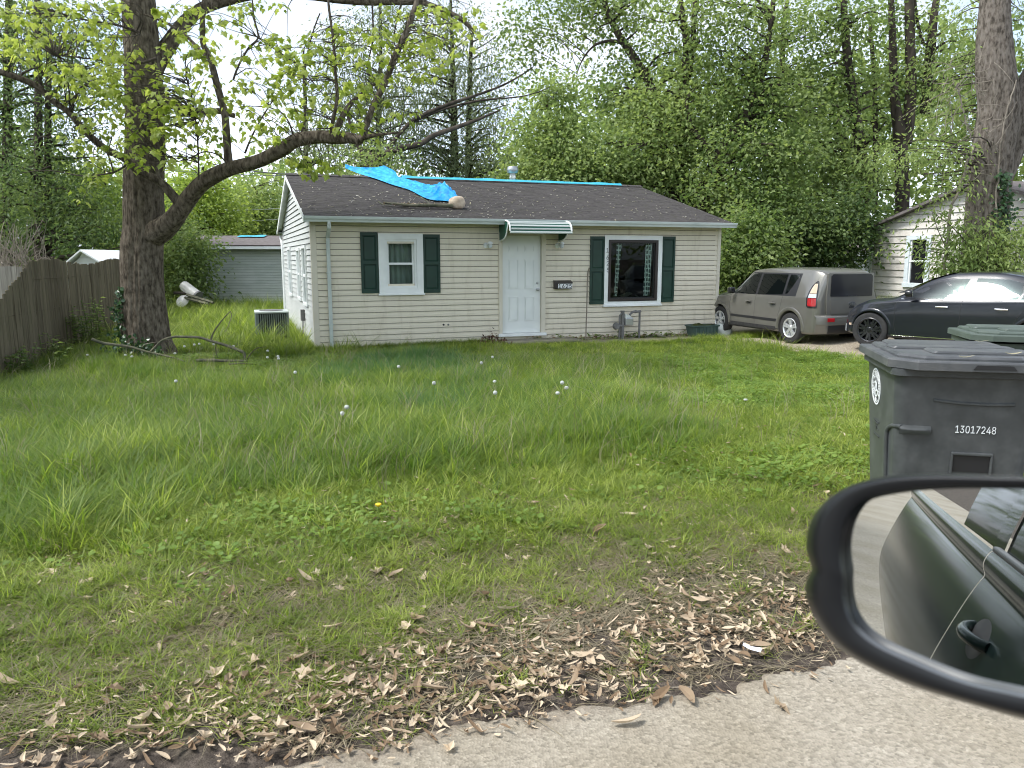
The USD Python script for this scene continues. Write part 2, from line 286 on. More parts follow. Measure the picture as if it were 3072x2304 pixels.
nodes.update({
    'n1': ('noise_texture', {'scale': 1.3, 'detail': 5.0, 'roughness': 0.65}), 'n2': ('noise_texture', {'scale': 22.0, 'detail': 5.0, 'roughness': 0.7}), 'n3': ('noise_texture', {'scale': 120.0, 'detail': 3.0}),
    'ad': ('math', {'math_type': 'multiply_add', 'value2': 1.8}), 'er': ('map_range', {'from_min': E0 + 1.05, 'from_max': E0 + 1.9, 'to_min': 0.0, 'to_max': 1.0, 'clamp': True}),
    'dirt': ('rgb_ramp', {'ramp': [(0.3, (0.030, 0.024, 0.020)), (0.5, (0.075, 0.061, 0.050)), (0.7, (0.16, 0.132, 0.105))]}),
    'turf': ('rgb_ramp', {'ramp': [(0.3, (0.022, 0.030, 0.010)), (0.55, (0.050, 0.062, 0.018)), (0.75, (0.10, 0.088, 0.045))]}),
    'mix': ('mix_color', {'blend_type': 'mix'}), 'p': ('principled_bsdf', {'roughness': 0.95, 'specular_ior_level': 0.15}), 'b': ('bump', {'strength': 0.7, 'distance': 0.02})})
links += [('g.position', 'n1.vector'), ('g.position', 'n2.vector'), ('g.position', 'n3.vector'), ('n1.fac', 'ad.value1'), ('my.value', 'ad.value3'), ('ad.value', 'er.value'),
          ('n2.fac', 'dirt.fac'), ('n2.fac', 'turf.fac'), ('er.result', 'mix.fac'), ('dirt.color', 'mix.a'), ('turf.color', 'mix.b'), ('mix.result', 'p.base_color'),
          ('n3.fac', 'b.height'), ('b.normal', 'p.normal')]
M['soil'] = usdkit.material(stage, '/World/Looks/yard_soil', nodes, links, surface='p.BSDF')
obj('ground', gm.out, M['soil'], smooth=True, kind='structure', label='yard soil under the rough lawn, sloping gently from road to house', cat='ground')

# road: a pale worn sheet with a crumbling edge
def edge_e(s):
    s = np.asarray(s, float); p = np.stack([s * 1.6, 0 * s, 0 * s], -1)
    return E0 - 0.06 + (meshkit.noise(p, 8) - 0.5) * 0.10 + (meshkit.noise(p * 5, 9) - 0.5) * 0.08 + (meshkit.noise(p * 22, 10) - 0.5) * 0.035 - 0.055 * (s - 0.6) * (np.abs(s) < 6) - .30 * np.clip(-.15 - s, 0, .9)
ss = np.r_[np.linspace(-150, -4, 40)[:-1], np.linspace(-4, 6, 700), np.linspace(6, 150, 40)[1:]]
tt = np.r_[np.linspace(-5.2, -0.3, 12), -0.12, -0.04, 0.0]
S_, T_ = np.meshgrid(ss, tt, indexing='ij')
Ee = np.where(T_ > -5, edge_e(S_) + T_ * np.where(T_ < -0.2, 1, 1), E0 + T_)
xy = S_[..., None] * U2 + Ee[..., None] * D2
zr = 0.006 + 0 * S_; zr[:, -1] = -0.015
M['road'] = usdkit.material(stage, '/World/Looks/worn_road', {
    'g': ('geometry', {}), 'v': ('voronoi_texture', {'scale': 95.0}), 'n': ('noise_texture', {'scale': 1.1, 'detail': 5.0}), 'n2': ('noise_texture', {'scale': 60.0, 'detail': 4.0}),
    'r': ('rgb_ramp', {'ramp': [(0.0, (0.13, 0.115, 0.09)), (0.35, (0.265, 0.235, 0.185)), (0.75, (0.365, 0.325, 0.26)), (1.0, (0.52, 0.475, 0.39))]}),
    'r2': ('rgb_ramp', {'ramp': [(0.35, (0.80, 0.77, 0.70)), (0.6, (1.0, 1.0, 1.0))]}), 'm': ('mix_color', {'blend_type': 'multiply', 'fac': 1.0}),
    'sc': ('separate_color', {}), 'ad': ('math', {'math_type': 'multiply_add', 'value2': 0.55, 'value3': 0.0}), 'a2': ('math', {'math_type': 'multiply_add', 'value2': 0.45}),
    's': ('separate_xyz', {}), 'mx': ('math', {'math_type': 'multiply', 'value2': float(D2[0])}), 'my': ('math', {'math_type': 'multiply_add', 'value2': float(D2[1])}), 'n4': ('noise_texture', {'scale': 3.5, 'detail': 6.0, 'roughness': 0.7}), 'a4': ('math', {'math_type': 'multiply_add', 'value2': 0.55}),
    'er': ('map_range', {'from_min': E0 + 0.08, 'from_max': E0 + 0.30, 'to_min': 0.0, 'to_max': 0.85, 'clamp': True}), 'soil': ('mix_color', {'blend_type': 'mix', 'b': (0.15, 0.115, 0.085)}),
    'b': ('bump', {'strength': 0.5, 'distance': 0.006}), 'p': ('principled_bsdf', {'roughness': 0.85, 'specular_ior_level': 0.3})},
    [('g.position', 'v.vector'), ('g.position', 'n.vector'), ('g.position', 'n2.vector'), ('v.color', 'sc.color'), ('sc.r', 'ad.value1'), ('n2.fac', 'a2.value1'), ('ad.value', 'a2.value3'), ('a2.value', 'r.fac'),
     ('n.fac', 'r2.fac'), ('r.color', 'm.a'), ('r2.color', 'm.b'), ('g.position', 's.vector'), ('s.x', 'mx.value1'), ('s.y', 'my.value1'), ('mx.value', 'my.value3'), ('g.position', 'n4.vector'), ('n4.fac', 'a4.value1'), ('my.value', 'a4.value3'), ('a4.value', 'er.value'), ('er.result', 'soil.fac'), ('m.result', 'soil.a'), ('soil.result', 'p.base_color'), ('v.distance', 'b.height'), ('b.normal', 'p.normal')], surface='p.BSDF')
obj('road', MB().grid(np.concatenate([xy, zr[..., None]], -1)).out, M['road'], smooth=True, kind='structure', label='pale worn chip-seal road with a ragged edge', cat='road')

# gravel driveway beside the house
kia_back = np.array([6.6, 16.6])
M['gravel'] = pm('driveway_gravel', (0.20, 0.165, 0.12), (0.46, 0.40, 0.31), scale=35, rough=0.95, spec=0.2, bump=0.9, bscale=55, detail=6)
dv = []
for t in np.linspace(-8, 9.6, 70):
    c = kia_back + D2 * (-t) + U2 * (0.45 + 0.02 * t); row = []
    half = 1.75
    for w in np.linspace(-1, 1, 15):
        q = c + U2 * (w * half + (0.25 * (meshkit.noise(np.array([t * 0.9, 3.0, 1.0]), 4) - 0.5) * w))
        row.append([q[0], q[1], float(ground(*q)) + (0.012 if abs(w) < 0.95 else -0.02)])
    dv.append(row)
obj('driveway', MB().grid(np.array(dv)).out, M['gravel'], smooth=True, kind='structure', label='gravel driveway running past the house to the road', cat='driveway')
# ================================================================ the house
HB = -0.40
HL = onz(948, 1048, -0.35)
house = thing('house', 'single storey cream vinyl house with dark green shutters and white front door', 'house', (HL[0], HL[1], HB), math.degrees(TH))
def wall(sx, sy, v=0.0):
    """house front plane (or one v metres behind it): along the front, height above the house base"""
    r = ray(sx, sy); s = ((HL[:2] + D2 * v) @ D2) / (r[:2] @ D2); P = CAM + r * s
    return float((P[:2] - HL[:2]) @ U2), float(P[2] - HB)
def hworld(u, v, z): return np.r_[HL[:2] + U2 * u + D2 * v, HB + z]
def part(parent, name, mesh, mat, **k): return obj(name, mesh.out if isinstance(mesh, MB) else mesh, mat, parent, **k)
HW = wall(2146, 1017)[0]
k0, k19 = wall(961, 677.3)[1], wall(961, 1009.4)[1]
k0b, k19b = wall(2136, 692.5)[1], wall(2136, 972)[1]
k0, k19 = (k0 + k0b) / 2, (k19 + k19b) / 2
SPC = (k0 - k19) / 19
EAVE = (wall(940, 672)[1] + wall(2146, 675)[1]) / 2 + 0.02
HD = 4.35                                                 # half depth
SL = 0.265                                                # roof slope
OH = 0.32                                                 # eave overhang
RID = EAVE + 0.10 + SL * (HD + OH)
rz = lambda v: RID - SL * abs(v - HD)                     # roof top surface
wL = [*wall(1132.6, 700), *wall(1270, 879)]               # left window casing (u0, z1, u1, z0)
wR = [*wall(1812.5, 706), *wall(1979, 912)]
dr = [*wall(1506, 706), *wall(1621, 994)]
openings = [(wL[0] + .17, wL[2] - .17, wL[3] + .18, wL[1] - .19), (wR[0] + .10, wR[2] - .12, wR[3] + .12, wR[1] - .11), (dr[0] - .02, dr[2] + .02, dr[3] - .1, dr[1] + .02)]

# front wall: structural sheet with holes, then every siding board
poly = sg.box(0, 0.0, HW, EAVE)
for a, b, c, d in openings: poly = poly.difference(sg.box(a, c, b, d))
t = trimesh.creation.extrude_polygon(poly, 0.12, engine='earcut'); v = t.vertices[:, [0, 2, 1]].copy(); v[:, 1] += 0.006
fw = part(house, 'front_wall', (v, t.faces[:, ::-1]), M['dark'])
def course_spans(z0, z1, length, ops, a0=0.0):
    spans = [(a0, length)]
    for a, b, c, d in ops:
        if c < (z0 + z1) / 2 < d:
            spans = [s for x, y in spans for s in ((x, min(y, a)), (max(x, b), y)) if s[1] - s[0] > 0.02]
    return spans
rows = []
z = k19 - 5 * SPC
while z < EAVE - 0.02:
    if z + SPC > 0.02: rows.append((max(z, 0.03), min(z + SPC, EAVE)))
    z += SPC
for z0, z1 in rows:
    for a, b in course_spans(z0, z1, HW - 0.05, openings, 0.09):
        m = MB()
        zm = z0 + (z1 - z0) * 0.5
        # dutch-lap profile: proud at the lower lip
        m.prism([(0.003, z0 + 0.013), (-0.026, z0 + 0.010), (-0.027, z0 + 0.015), (-0.018, zm), (-0.012, z1 - 0.012), (-0.008, z1), (0.003, z1)], a, b, 0)
        part(fw, 'siding_board', m, M['vinyl'])
# left gable wall and its boards
gw_poly = sg.Polygon([(0, 0), (2 * HD, 0), (2 * HD, rz(2 * HD) - 0.09), (HD, RID - 0.09), (0, rz(0) - 0.09)])
t = trimesh.creation.extrude_polygon(gw_poly, 0.12, engine='earcut'); v = t.vertices[:, [2, 0, 1]].copy(); v[:, 0] += 0.006
gw = part(house, 'side_wall', (v, t.faces), M['dark'])
def uside(sx, sy):
    r = ray(sx, sy); s = ((HL[:2]) @ U2) / (r[:2] @ U2); P = CAM + r * s
    return float((P[:2] - HL[:2]) @ D2), float(P[2] - HB)
gops = []
for (x0, y0), (x1, y1), nm in (((905, 722), (915, 867), 'a'), ((868, 737), (876, 867), 'b'), ((838, 768), (847, 885), 'c')):
    va, za = uside(x1, y1); vb, zb = uside(x0, y0)
    print("side", va, za, vb, zb)
# keep believable widths
gops = [(1.15, 1.95, 0.93, 2.14), (2.75, 3.45, 0.98, 2.10), (5.6, 6.5, 0.95, 2.15)]
z = k19 - 5 * SPC
while z < RID - 0.12:
    z0, z1 = max(z, 0.03), z + SPC
    if z1 > 0.05:
        lim = lambda zz: (0.05 if zz <= rz(0) - 0.1 else HD - (RID - 0.1 - zz) / SL, 2 * HD - 0.05 if zz <= rz(2 * HD) - 0.1 else HD + (RID - 0.1 - zz) / SL)
        for a, b in course_spans(z0, z1, 2 * HD, [(o[0], o[1], o[2], o[3]) for o in gops], 0.0):
            la, lb = lim(z0); ha, hb = lim(min(z1, RID - 0.105))
            A0, B0, A1, B1 = max(a, la), min(b, lb), max(a, ha), min(b, hb)
            if B0 - A0 < 0.05: continue
            if B1 < A1: A1 = B1 = (A1 + B1) / 2
            P = np.array([[[0.003, A0, z0 + .014], [0.003, B0, z0 + .014]], [[-0.026, A0, z0 + .012], [-0.026, B0, z0 + .012]], [[-0.022, A0, z0 + .03], [-0.022, B0, z0 + .03]], [[-0.006, A1, z1], [-0.006, B1, z1]]])
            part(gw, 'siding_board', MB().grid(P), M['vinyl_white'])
    z += SPC
# other walls, floor, ceiling: plain shells
m = MB(); m.box((HW - 0.12, 0.13, 0), (HW, 2 * HD, EAVE)); part(house, 'right_wall', m, M['vinyl_white'])
t = trimesh.creation.extrude_polygon(gw_poly, 0.12, engine='earcut'); v = t.vertices[:, [2, 0, 1]].copy(); v[:, 0] += HW - 0.118
part(house, 'right_gable', (v, t.faces), M['vinyl'])
m = MB(); m.box((0.13, 2 * HD - 0.12, 0), (HW - 0.13, 2 * HD - 0.003, EAVE)); part(house, 'rear_wall', m, M['vinyl_white'])
m = MB(); m.box((0.13, 0.13, 0.10), (HW - 0.13, 2 * HD - 0.13, 0.14)); part(house, 'floor', m, M['dark'])
m = MB(); m.box((0.13, 0.13, EAVE - 0.05), (HW - 0.13, 2 * HD - 0.13, EAVE - 0.02)); m.box((0.13, 3.2, 0.14), (HW - 0.13, 3.25, EAVE - 0.06)); part(house, 'ceiling_and_partition', m, M['dark'])
m = MB(); m.box((0.012, 0.0, -0.15), (HW - 0.012, 2 * HD, 0.03)); part(house, 'foundation', m, M['concrete'])
# corner posts
m = MB(); m.prism([(-0.026, -0.028), (0.088, -0.028), (0.088, 0.004), (0.004, 0.004), (0.004, 0.088), (-0.026, 0.088)], 0.0, EAVE - 0.01, 2); part(house, 'corner_post', m, M['corner'])
m = MB(); m.prism([(HW + 0.026, -0.028), (HW - 0.062, -0.028), (HW - 0.062, 0.004), (HW - 0.002, 0.004), (HW - 0.002, 0.088), (HW + 0.026, 0.088)], 0.0, EAVE - 0.01, 2); part(house, 'corner_post', m, M['corner'])
m = MB(); m.box((-0.022, 2 * HD - 0.06, 0), (0.0, 2 * HD + 0.02, EAVE)); part(house, 'corner_post', m, M['trim'])

# roof deck, shingles, ridge, rakes
RO = 0.14
rf = MB()
for sgn in (-1, 1):
    pr = [(HD, RID - 0.035), (HD + sgn * (HD + OH), rz(HD + sgn * (HD + OH)) - 0.035), (HD + sgn * (HD + OH), rz(HD + sgn * (HD + OH)) - 0.075), (HD, RID - 0.078)]
    rf.prism(pr, -RO, HW + RO, 0)
roof = part(house, 'roof', rf, M['dark'])
sh = MB(); n = np.array([0, -SL, 1.0]); 
for side in (-1, 1):
    L = (HD + OH + 0.03) * math.hypot(1, SL); expo = 0.127; rowsN = int(L / expo) + 1
    ca = 1 / math.hypot(1, SL); sa = SL * ca
    for i in range(rowsN):
        s0, s1 = L - i * expo, max(L - (i + 1) * expo - 0.03, 0.0)
        u = -RO - 0.02 - R.uniform(0, 0.3)
        while u < HW + RO + 0.02:
            w = 0.30 + R.uniform(-0.02, 0.02); a, b = max(u + .002, -RO - 0.02), min(u + w - .002, HW + RO + 0.02); u += w
            if b - a < 0.03: continue
            j = R.uniform(-0.006, 0.004); lift = 0.009 + R.uniform(0, 0.004) 
            q = []
            for s, h in ((s0 + j, 0.0), (s0 + j, lift), (s1, 0.003)):
                for uu in (a, b): q.append([uu, HD + side * s * ca, RID - s * sa - 0.034 + h])
            sh.add(q, [[0, 1, 3, 2], [2, 3, 5, 4]] if side < 0 else [[1, 0, 2, 3], [3, 2, 4, 5]])
part(roof, 'shingles', sh, M['shingle'], kind='stuff')
m = MB()
u = -RO
while u < HW + RO:
    b = min(u + 0.26, HW + RO); m.prism([(HD - 0.13, RID - 0.13 * SL - .014), (HD, RID + 0.004 - .012), (HD + 0.13, RID - 0.13 * SL - .014), (HD + 0.13, RID - 0.13 * SL - 0.002), (HD, RID + 0.016), (HD - 0.13, RID - 0.13 * SL - 0.002)], u, b + 0.03, 0); u += 0.26
part(roof, 'ridge_cap', m, M['shingle'])
for u0, u1 in ((-RO - 0.026, -RO - 0.002), (HW + RO + 0.002, HW + RO + 0.026)):
    for sgn in (-1, 1):
        e = HD + sgn * (HD + OH)
        m = MB(); m.prism([(HD, RID - 0.03), (e, rz(e) - 0.03), (e, rz(e) - 0.15), (HD, RID - 0.15)], u0, u1, 0); part(roof, 'rake_board', m, M['trim'])
for u0, u1 in ((-RO, 0.0), (HW, HW + RO)):
    for sgn in (-1, 1):
        e = HD + sgn * (HD + OH - 0.02)
        m = MB(); m.prism([(HD, RID - 0.08), (e, rz(e) - 0.08), (e, rz(e) - 0.095), (HD, RID - 0.095)], u0, u1, 0); part(roof, 'rake_soffit', m, M['gutter'])
# eaves: soffit, fascia, gutter, front and rear
for side, nm in ((0, ''), (1, '')):
    vv = (lambda d: -d) if side == 0 else (lambda d: 2 * HD + d)
    ez = rz(-OH) - 0.05
    m = MB(); m.prism([(vv(0.0), EAVE - 0.012), (vv(OH - 0.02), EAVE - 0.012), (vv(OH - 0.02), EAVE + 0.006), (vv(0.0), EAVE + 0.006)], -RO, HW + RO, 0); part(house, 'soffit', m, M['gutter'])
    m = MB(); m.prism([(vv(OH - 0.018), EAVE - 0.016), (vv(OH + 0.002), EAVE - 0.016), (vv(OH + 0.002), ez + 0.02), (vv(OH - 0.018), ez + 0.02)], -RO, HW + RO, 0); part(house, 'fascia', m, M['gutter'])
    g = [(OH + .004, ez + .02), (OH + .004, ez - .095), (OH + .075, ez - .095), (OH + .085, ez - .06), (OH + .115, ez - .03), (OH + .125, ez + .004), (OH + .125, ez + .018), (OH + .112, ez + .018), (OH + .112, ez - .022), (OH + .07, ez - .055), (OH + .065, ez - .085), (OH + .014, ez - .085), (OH + .014, ez + .02)]
    m = MB(); m.prism([(vv(a), b) for a, b in g], -RO - 0.03, HW + RO + 0.05, 0)
    m.prism([(vv(a), b) for a, b in [(OH + .004, ez + .02), (OH + .004, ez - .097), (OH + .077, ez - .097), (OH + .088, ez - .06), (OH + .118, ez - .03), (OH + .127, ez + .018)]], -RO - 0.034, -RO - 0.031, 0)
    m.prism([(vv(a), b) for a, b in [(OH + .004, ez + .02), (OH + .004, ez - .097), (OH + .077, ez - .097), (OH + .088, ez - .06), (OH + .118, ez - .03), (OH + .127, ez + .018)]], HW + RO + 0.051, HW + RO + 0.054, 0)
    part(house, 'gutter', m, M['gutter'])
# downspout at the left front corner
du = wall(985, 800)[0]
m = MB(); m.box((du - .032, -OH - .085, EAVE - 0.10), (du + .032, -OH - .02, EAVE + 0.02))
P0 = [(-OH - .05, EAVE - 0.08), (-OH - 0.05, EAVE - 0.16), (-0.075, EAVE - 0.34), (-0.075, 0.16), (-0.12, 0.06), (-0.25, 0.02)]
for (v0, z0), (v1, z1) in zip(P0[:-1], P0[1:]):
    d = np.array([v1 - v0, z1 - z0]); d /= np.linalg.norm(d); nn = np.array([-d[1], d[0]]) * 0.026
    m.prism([(v0 + nn[0], z0 + nn[1]), (v1 + nn[0], z1 + nn[1]), (v1 - nn[0], z1 - nn[1]), (v0 - nn[0], z0 - nn[1])], du - .036, du + .036, 0)
dsp = part(house, 'downspout', m, M['gutter'])
for zz in (1.62, 0.55): mm = MB(); mm.box((du - .05, -0.107, zz), (du + .05, -0.025, zz + .025)); part(dsp, 'strap', mm, M['gutter'])
m = MB(); m.tube(spline([(-.07, 2 * HD + OH + .05, EAVE - 0.05), (-.06, 2 * HD + OH, EAVE - .16), (-.05, 2 * HD + 0.02, EAVE - .35), (-.05, 2 * HD + 0.02, 0.1)], 14), 0.035, 8); part(house, 'downspout', m, M['trim'])
# flue pipe behind the ridge
fu = wall(1536, 560, HD + 0.5)[0]
m = MB(); fv = HD + 0.45
m.lathe([(0.085, RID - 0.3), (0.085, RID + 0.30), (0.0, RID + 0.30)], 16, (fu, fv, 0)); m.lathe([(0.0, RID + .27), (0.14, RID + .27), (0.165, RID + .33), (0.165, RID + 0.38), (0.14, RID + .45), (0.0, RID + .45)], 16, (fu, fv, 0))
fp = part(house, 'flue_pipe', m, M['steel'], smooth=30)
mm = MB(); mm.lathe([(0.0, RID + .12), (0.105, RID + .12), (0.105, RID + .20), (0, RID + .20)], 16, (fu, fv, 0)); part(fp, 'collar', mm, M['chrome'], smooth=30)

# ---- windows
def ring(m, a, b, c, d, w, v0, v1, wb=None, wt=None):
    wb, wt = wb or w, wt or w
    m.box((a, v0, c), (a + w, v1, d)); m.box((b - w, v0, c), (b, v1, d)); m.box((a + w, v0, c), (b - w, v1, c + wb)); m.box((a + w, v0, d - wt), (b - w, v1, d)); return m
def panel_shutter(a, b, c, d):
    m = MB(); fr = 0.045; mid = c + (d - c) * 0.505
    ring(m, a, b, c, d, fr, -0.050, -0.012, 0.075, 0.06); m.box((a + fr, -0.049, mid - .03), (b - fr, -0.012, mid + .03)); m.box((a + fr, -0.030, c + .07), (b - fr, -0.014, d - .055))
    for lo, hi in ((c + .075, mid - .03), (mid + .03, d - .06)):
        x0, x1, y0, y1 = a + fr + .012, b - fr - .012, lo + .014, hi - .014; q = 0.022
        m.add([[x0, -.030, y0], [x1, -.030, y0], [x1, -.030, y1], [x0, -.030, y1], [x0 + q, -.044, y0 + q], [x1 - q, -.044, y0 + q], [x1 - q, -.044, y1 - q], [x0 + q, -.044, y1 - q]],
              [[0, 1, 5, 4], [1, 2, 6, 5], [2, 3, 7, 6], [3, 0, 4, 7], [4, 5, 6, 7]])
    part(house, 'shutter', m, M['shutter'])
def shut(x0, x1, yt, yb):
    xm = (x0 + x1) / 2; a, d = wall(x0, (yt + yb) / 2)[0], wall(xm, yt)[1]; b, c = wall(x1, (yt + yb) / 2)[0], wall(xm, yb)[1]; panel_shutter(a, b, c, d)
shut(1082, 1134, 697, 879); shut(1267, 1319, 703, 878)
shut(1768, 1811.5, 709, 912); shut(1980, 2021, 709.5, 905.5)
# left window: white double hung
a, d, b, c = wL; m = MB(); ring(m, a, b, c, d, 0.14, -0.052, -0.008, 0.11, 0.12); m.box((a - .02, -0.075, c - .035), (b + .02, -0.010, c - .001)); win = part(house, 'window', m, M['trim'])
a, b, c, d = a + .142, b - .142, c + .112, d - .122
m = MB(); ring(m, a, b, c, d, 0.045, -0.034, 0.10); part(win, 'frame', m, M['trim'])
a, b, c, d = a + .046, b - .046, c + .046, d - .046; mid = (c + d) / 2
for lo, hi, v0 in ((mid - .015, d, 0.045), (c, mid + .02, 0.012)):
    m = MB(); ring(m, a, b, lo, hi, 0.04, v0 - .014, v0 + .014); part(win, 'sash', m, M['trim'])
    m = MB(); m.box((a + .04, v0 - .002, lo + .04), (b - .04, v0 + .002, hi - .04)); part(win, 'pane', m, M['glass'])
M['sheer'] = pm('grey_sheer_curtain', (0.20, 0.215, 0.21), (0.27, 0.285, 0.28), scale=3, rough=0.9, stretch=(8, 1, 0.6))
uu = np.linspace(a - 0.05, b + .05, 60); zz = np.linspace(c - .05, d + .03, 8); UU, ZZ = np.meshgrid(uu, zz, indexing='ij')
VV = 0.17 + 0.018 * np.sin(UU * 55 + 0.6 * ZZ) + 0.01 * np.sin(UU * 23)
cur = thing('curtain', 'grey sheer curtain hanging inside the white double hung window', 'curtain', (HL[0], HL[1], HB), math.degrees(TH))
part(cur, 'cloth', MB().grid(np.stack([UU, VV, ZZ], -1)), M['sheer'], smooth=True)
# right window: brown picture window in a white casing
a, d, b, c = wR; m = MB(); ring(m, a, b, c, d, 0.105, -0.052, -0.008, 0.085, 0.10); m.box((a - .025, -0.085, c - .03), (b + .01, -0.010, c + .012)); win = part(house, 'window', m, M['trim'])
a, b, c, d = a + .100, b - .125, c + .095, d - .105
m = MB(); ring(m, a, b, c, d, 0.06, -0.065, 0.05, 0.06, 0.055); part(win, 'frame', m, M['brown_frame'])
m = MB(); ring(m, a + .061, b - .061, c + .061, d - .056, 0.022, -0.020, 0.02); part(win, 'sash', m, M['black'])
m = MB(); m.box((a + .062, 0.0, c + .062), (b - .062, 0.004, d - .057)); part(win, 'pane', m, M['glass'])
M['lattice'] = usdkit.material(stage, '/World/Looks/lattice_curtain', {
    'tc': ('texture_coordinate', {}), 'map': ('mapping', {'scale': (1.0, 1.0, 0.62)}), 'v': ('voronoi_texture', {'scale': 15.0, 'feature': 'distance_to_edge', 'randomness': 0.25}),
    'r': ('rgb_ramp', {'ramp': [(0.0, (0.72, 0.74, 0.74)), (0.10, (0.72, 0.74, 0.74)), (0.16, (0.10, 0.11, 0.115)), (1, (0.16, 0.17, 0.175))]}), 'p': ('principled_bsdf', {'roughness': 0.9})},
    [('tc.object', 'map.vector'), ('map.vector', 'v.vector'), ('v.distance', 'r.fac'), ('r.color', 'p.base_color')], surface='p.BSDF')
for (xt0, xt1, xb0, xb1), lab in (((1850, 1864, 1845, 1853), 'narrow lattice print curtain at the left edge of the picture window'), ((1937, 1955, 1933, 1953), 'wider lattice print curtain at the right edge of the picture window')):
    zt, zb = wall(1850, 728, .06)[1], wall(1850, 888, .06)[1]
    cur = thing('curtain', lab, 'curtain', (HL[0], HL[1], HB), math.degrees(TH)); P = []
    for i in range(14):
        f = i / 13; zz = zt + (zb - zt) * f; a0 = wall(xt0 + (xb0 - xt0) * f, 800, .06)[0]; b0 = wall(xt1 + (xb1 - xt1) * f, 800, .06)[0]
        w = np.linspace(0, 1, 26); P.append(np.stack([a0 + (b0 - a0) * w, 0.07 + 0.018 * np.sin(w * 19 + f), np.full(26, zz)], -1))
    part(cur, 'cloth', MB().grid(np.array(P)), M['lattice'], smooth=True)
m = MB(); cu = wall(1893, 880, .1)[0]; cz = wR[3] + .15
P = np.stack(np.meshgrid(np.linspace(-.4, .4, 30), np.linspace(0, .3, 10), indexing='ij'), -1); hgt = 0.10 * np.exp(-((P[..., 0] - .02) / .09) ** 2) + .07 * meshkit.noise(np.stack([P[..., 0] * 9, P[..., 1] * 9, 0 * P[..., 0]], -1), 4)
m.grid(np.stack([cu + P[..., 0], 0.08 + P[..., 1], cz + hgt], -1)); obj('cushion', (np.array([hworld(*q) for q in m.out[0]]), m.out[1]), M['kia'], smooth=True, label='grey crumpled cushion lying behind the bottom of the picture window', cat='cushion')
# painted digits on the casing
for ch, (sx, sy) in zip('1625', ((1819.5, 751), (1820, 772), (1820.5, 790), (1821, 810))):
    u, zc_ = wall(sx, sy); t = meshkit.text_mesh(ch, 0.10, 0.004); t.apply_translation([-t.bounds.mean(0)[0], -0.05, 0])
    v = t.vertices; part(win, 'house_number', (np.stack([u + v[:, 0] * 0.9, -0.0525 - v[:, 2], zc_ + v[:, 1]], -1), t.faces[:, ::-1]), M['pipe'])
# side windows: casings seen almost edge on
for a, b, c, d in gops:
    m = MB()
    for lo, hi, z0, z1 in ((a - .07, a, c, d), (b, b + .07, c, d), (a - .07, b + .07, d, d + .07), (a - .09, b + .09, c - .06, c)): m.box((-0.055, lo, z0), (0.0, hi, z1))
    w = part(house, 'window', m, M['trim'])
    m = MB(); m.box((-0.035, a, (c + d) / 2 - .025), (0.0, b, (c + d) / 2 + .025)); m.box((-0.03, a, c), (0, a + .04, d)); m.box((-0.03, b - .04, c), (0, b, d)); part(w, 'sash', m, M['trim'])
    m = MB(); m.box((-0.012, a, c), (-0.008, b, d)); part(w, 'pane', m, M['glass'])
# door with six raised panels
a, d, b, c = dr
m = MB(); fr = 0.085
m.box((a - fr, -0.045, c - .09), (a - .004, 0.10, d + .06)); m.box((b + .004, -0.045, c - .09), (b + fr + .02, 0.10, d + .06)); m.box((a - .003, -0.045, d + .004), (b + .003, 0.10, d + .06)); part(house, 'door_frame', m, M['corner'])
m = MB(); m.box((a - fr - .02, -0.10, c - .085), (b + fr + .03, 0.08, c - .02)); part(house, 'threshold', m, M['trim'])
dm = MB(); dm.box((a, 0.022, c - .015), (b, 0.062, d)); door = part(house, 'door', dm, M['door'])
W, H = b - a, d - c
for x0, x1 in ((0.17, 0.42), (0.58, 0.83)):
    for y0, y1 in ((0.12, 0.37), (0.455, 0.755), (0.835, 0.90)):
        x, X, y, Yy = a + W * x0, a + W * x1, c + H * y0, c + H * y1
        m = MB(); ring(m, x, X, y, Yy, 0.014, 0.012, 0.0215); m.box((x + .035, 0.013, y + .035), (X - .035, 0.0218, Yy - .035)) if Yy - y > 0.12 else m.box((x + .03, 0.014, y + .028), (X - .03, 0.0218, Yy - .028))
        part(door, 'panel', m, M['door'])
ku = b - 0.075
for zc_, r, nm in ((wall(1613, 849)[1], 0.028, 'deadbolt'), (wall(1613, 868.5)[1], 0.033, 'door_knob')):
    m = MB(); m.lathe([(0.0, 0), (r, 0), (r, .012), (r * .45, .016), (r * .45, .035), (r * .9, .045), (r * .95, .062), (r * .5, .075), (0, .077)] if nm == 'door_knob' else [(0, 0), (r, 0), (r, .014), (r * .8, .022), (0, .024)], 16)
    v, f = m.out; part(door, nm, (np.stack([ku + v[:, 0], 0.0215 - v[:, 2], zc_ + v[:, 1]], -1), f), M['steel'], smooth=35)
# step and walk
st0, st1 = wall(1495, 1026, -0.1)[0], wall(1716, 1026, -0.1)[0]
step = thing('step', 'grey weathered plank step below the white front door', 'step', (HL[0], HL[1], HB), math.degrees(TH))
for i in range(3): m = rbox((st0, -0.62 + i * 0.19, 0.075), (st1, -0.62 + i * 0.19 + 0.18, 0.115), 0.006); part(step, 'plank', m, M['wood_grey'])
m = MB(); m.box((st0 + .01, -0.60, -.05), (st1 - .01, -0.57, 0.074)); m.box((st0 + .01, -0.56, -.05), (st0 + .05, -0.06, .074)); m.box((st1 - .05, -0.56, -.05), (st1 - .01, -0.06, .074)); part(step, 'riser', m, M['wood_grey'])
w0 = wall(1500, 1035)[0]; w1 = wall(2090, 1025, -1.0)[0]
wm = MB(); us = np.linspace(w0 - .2, w1 + .9, 50); vs = np.linspace(-1.18, -0.03, 12); UU, VV = np.meshgrid(us, vs, indexing='ij')
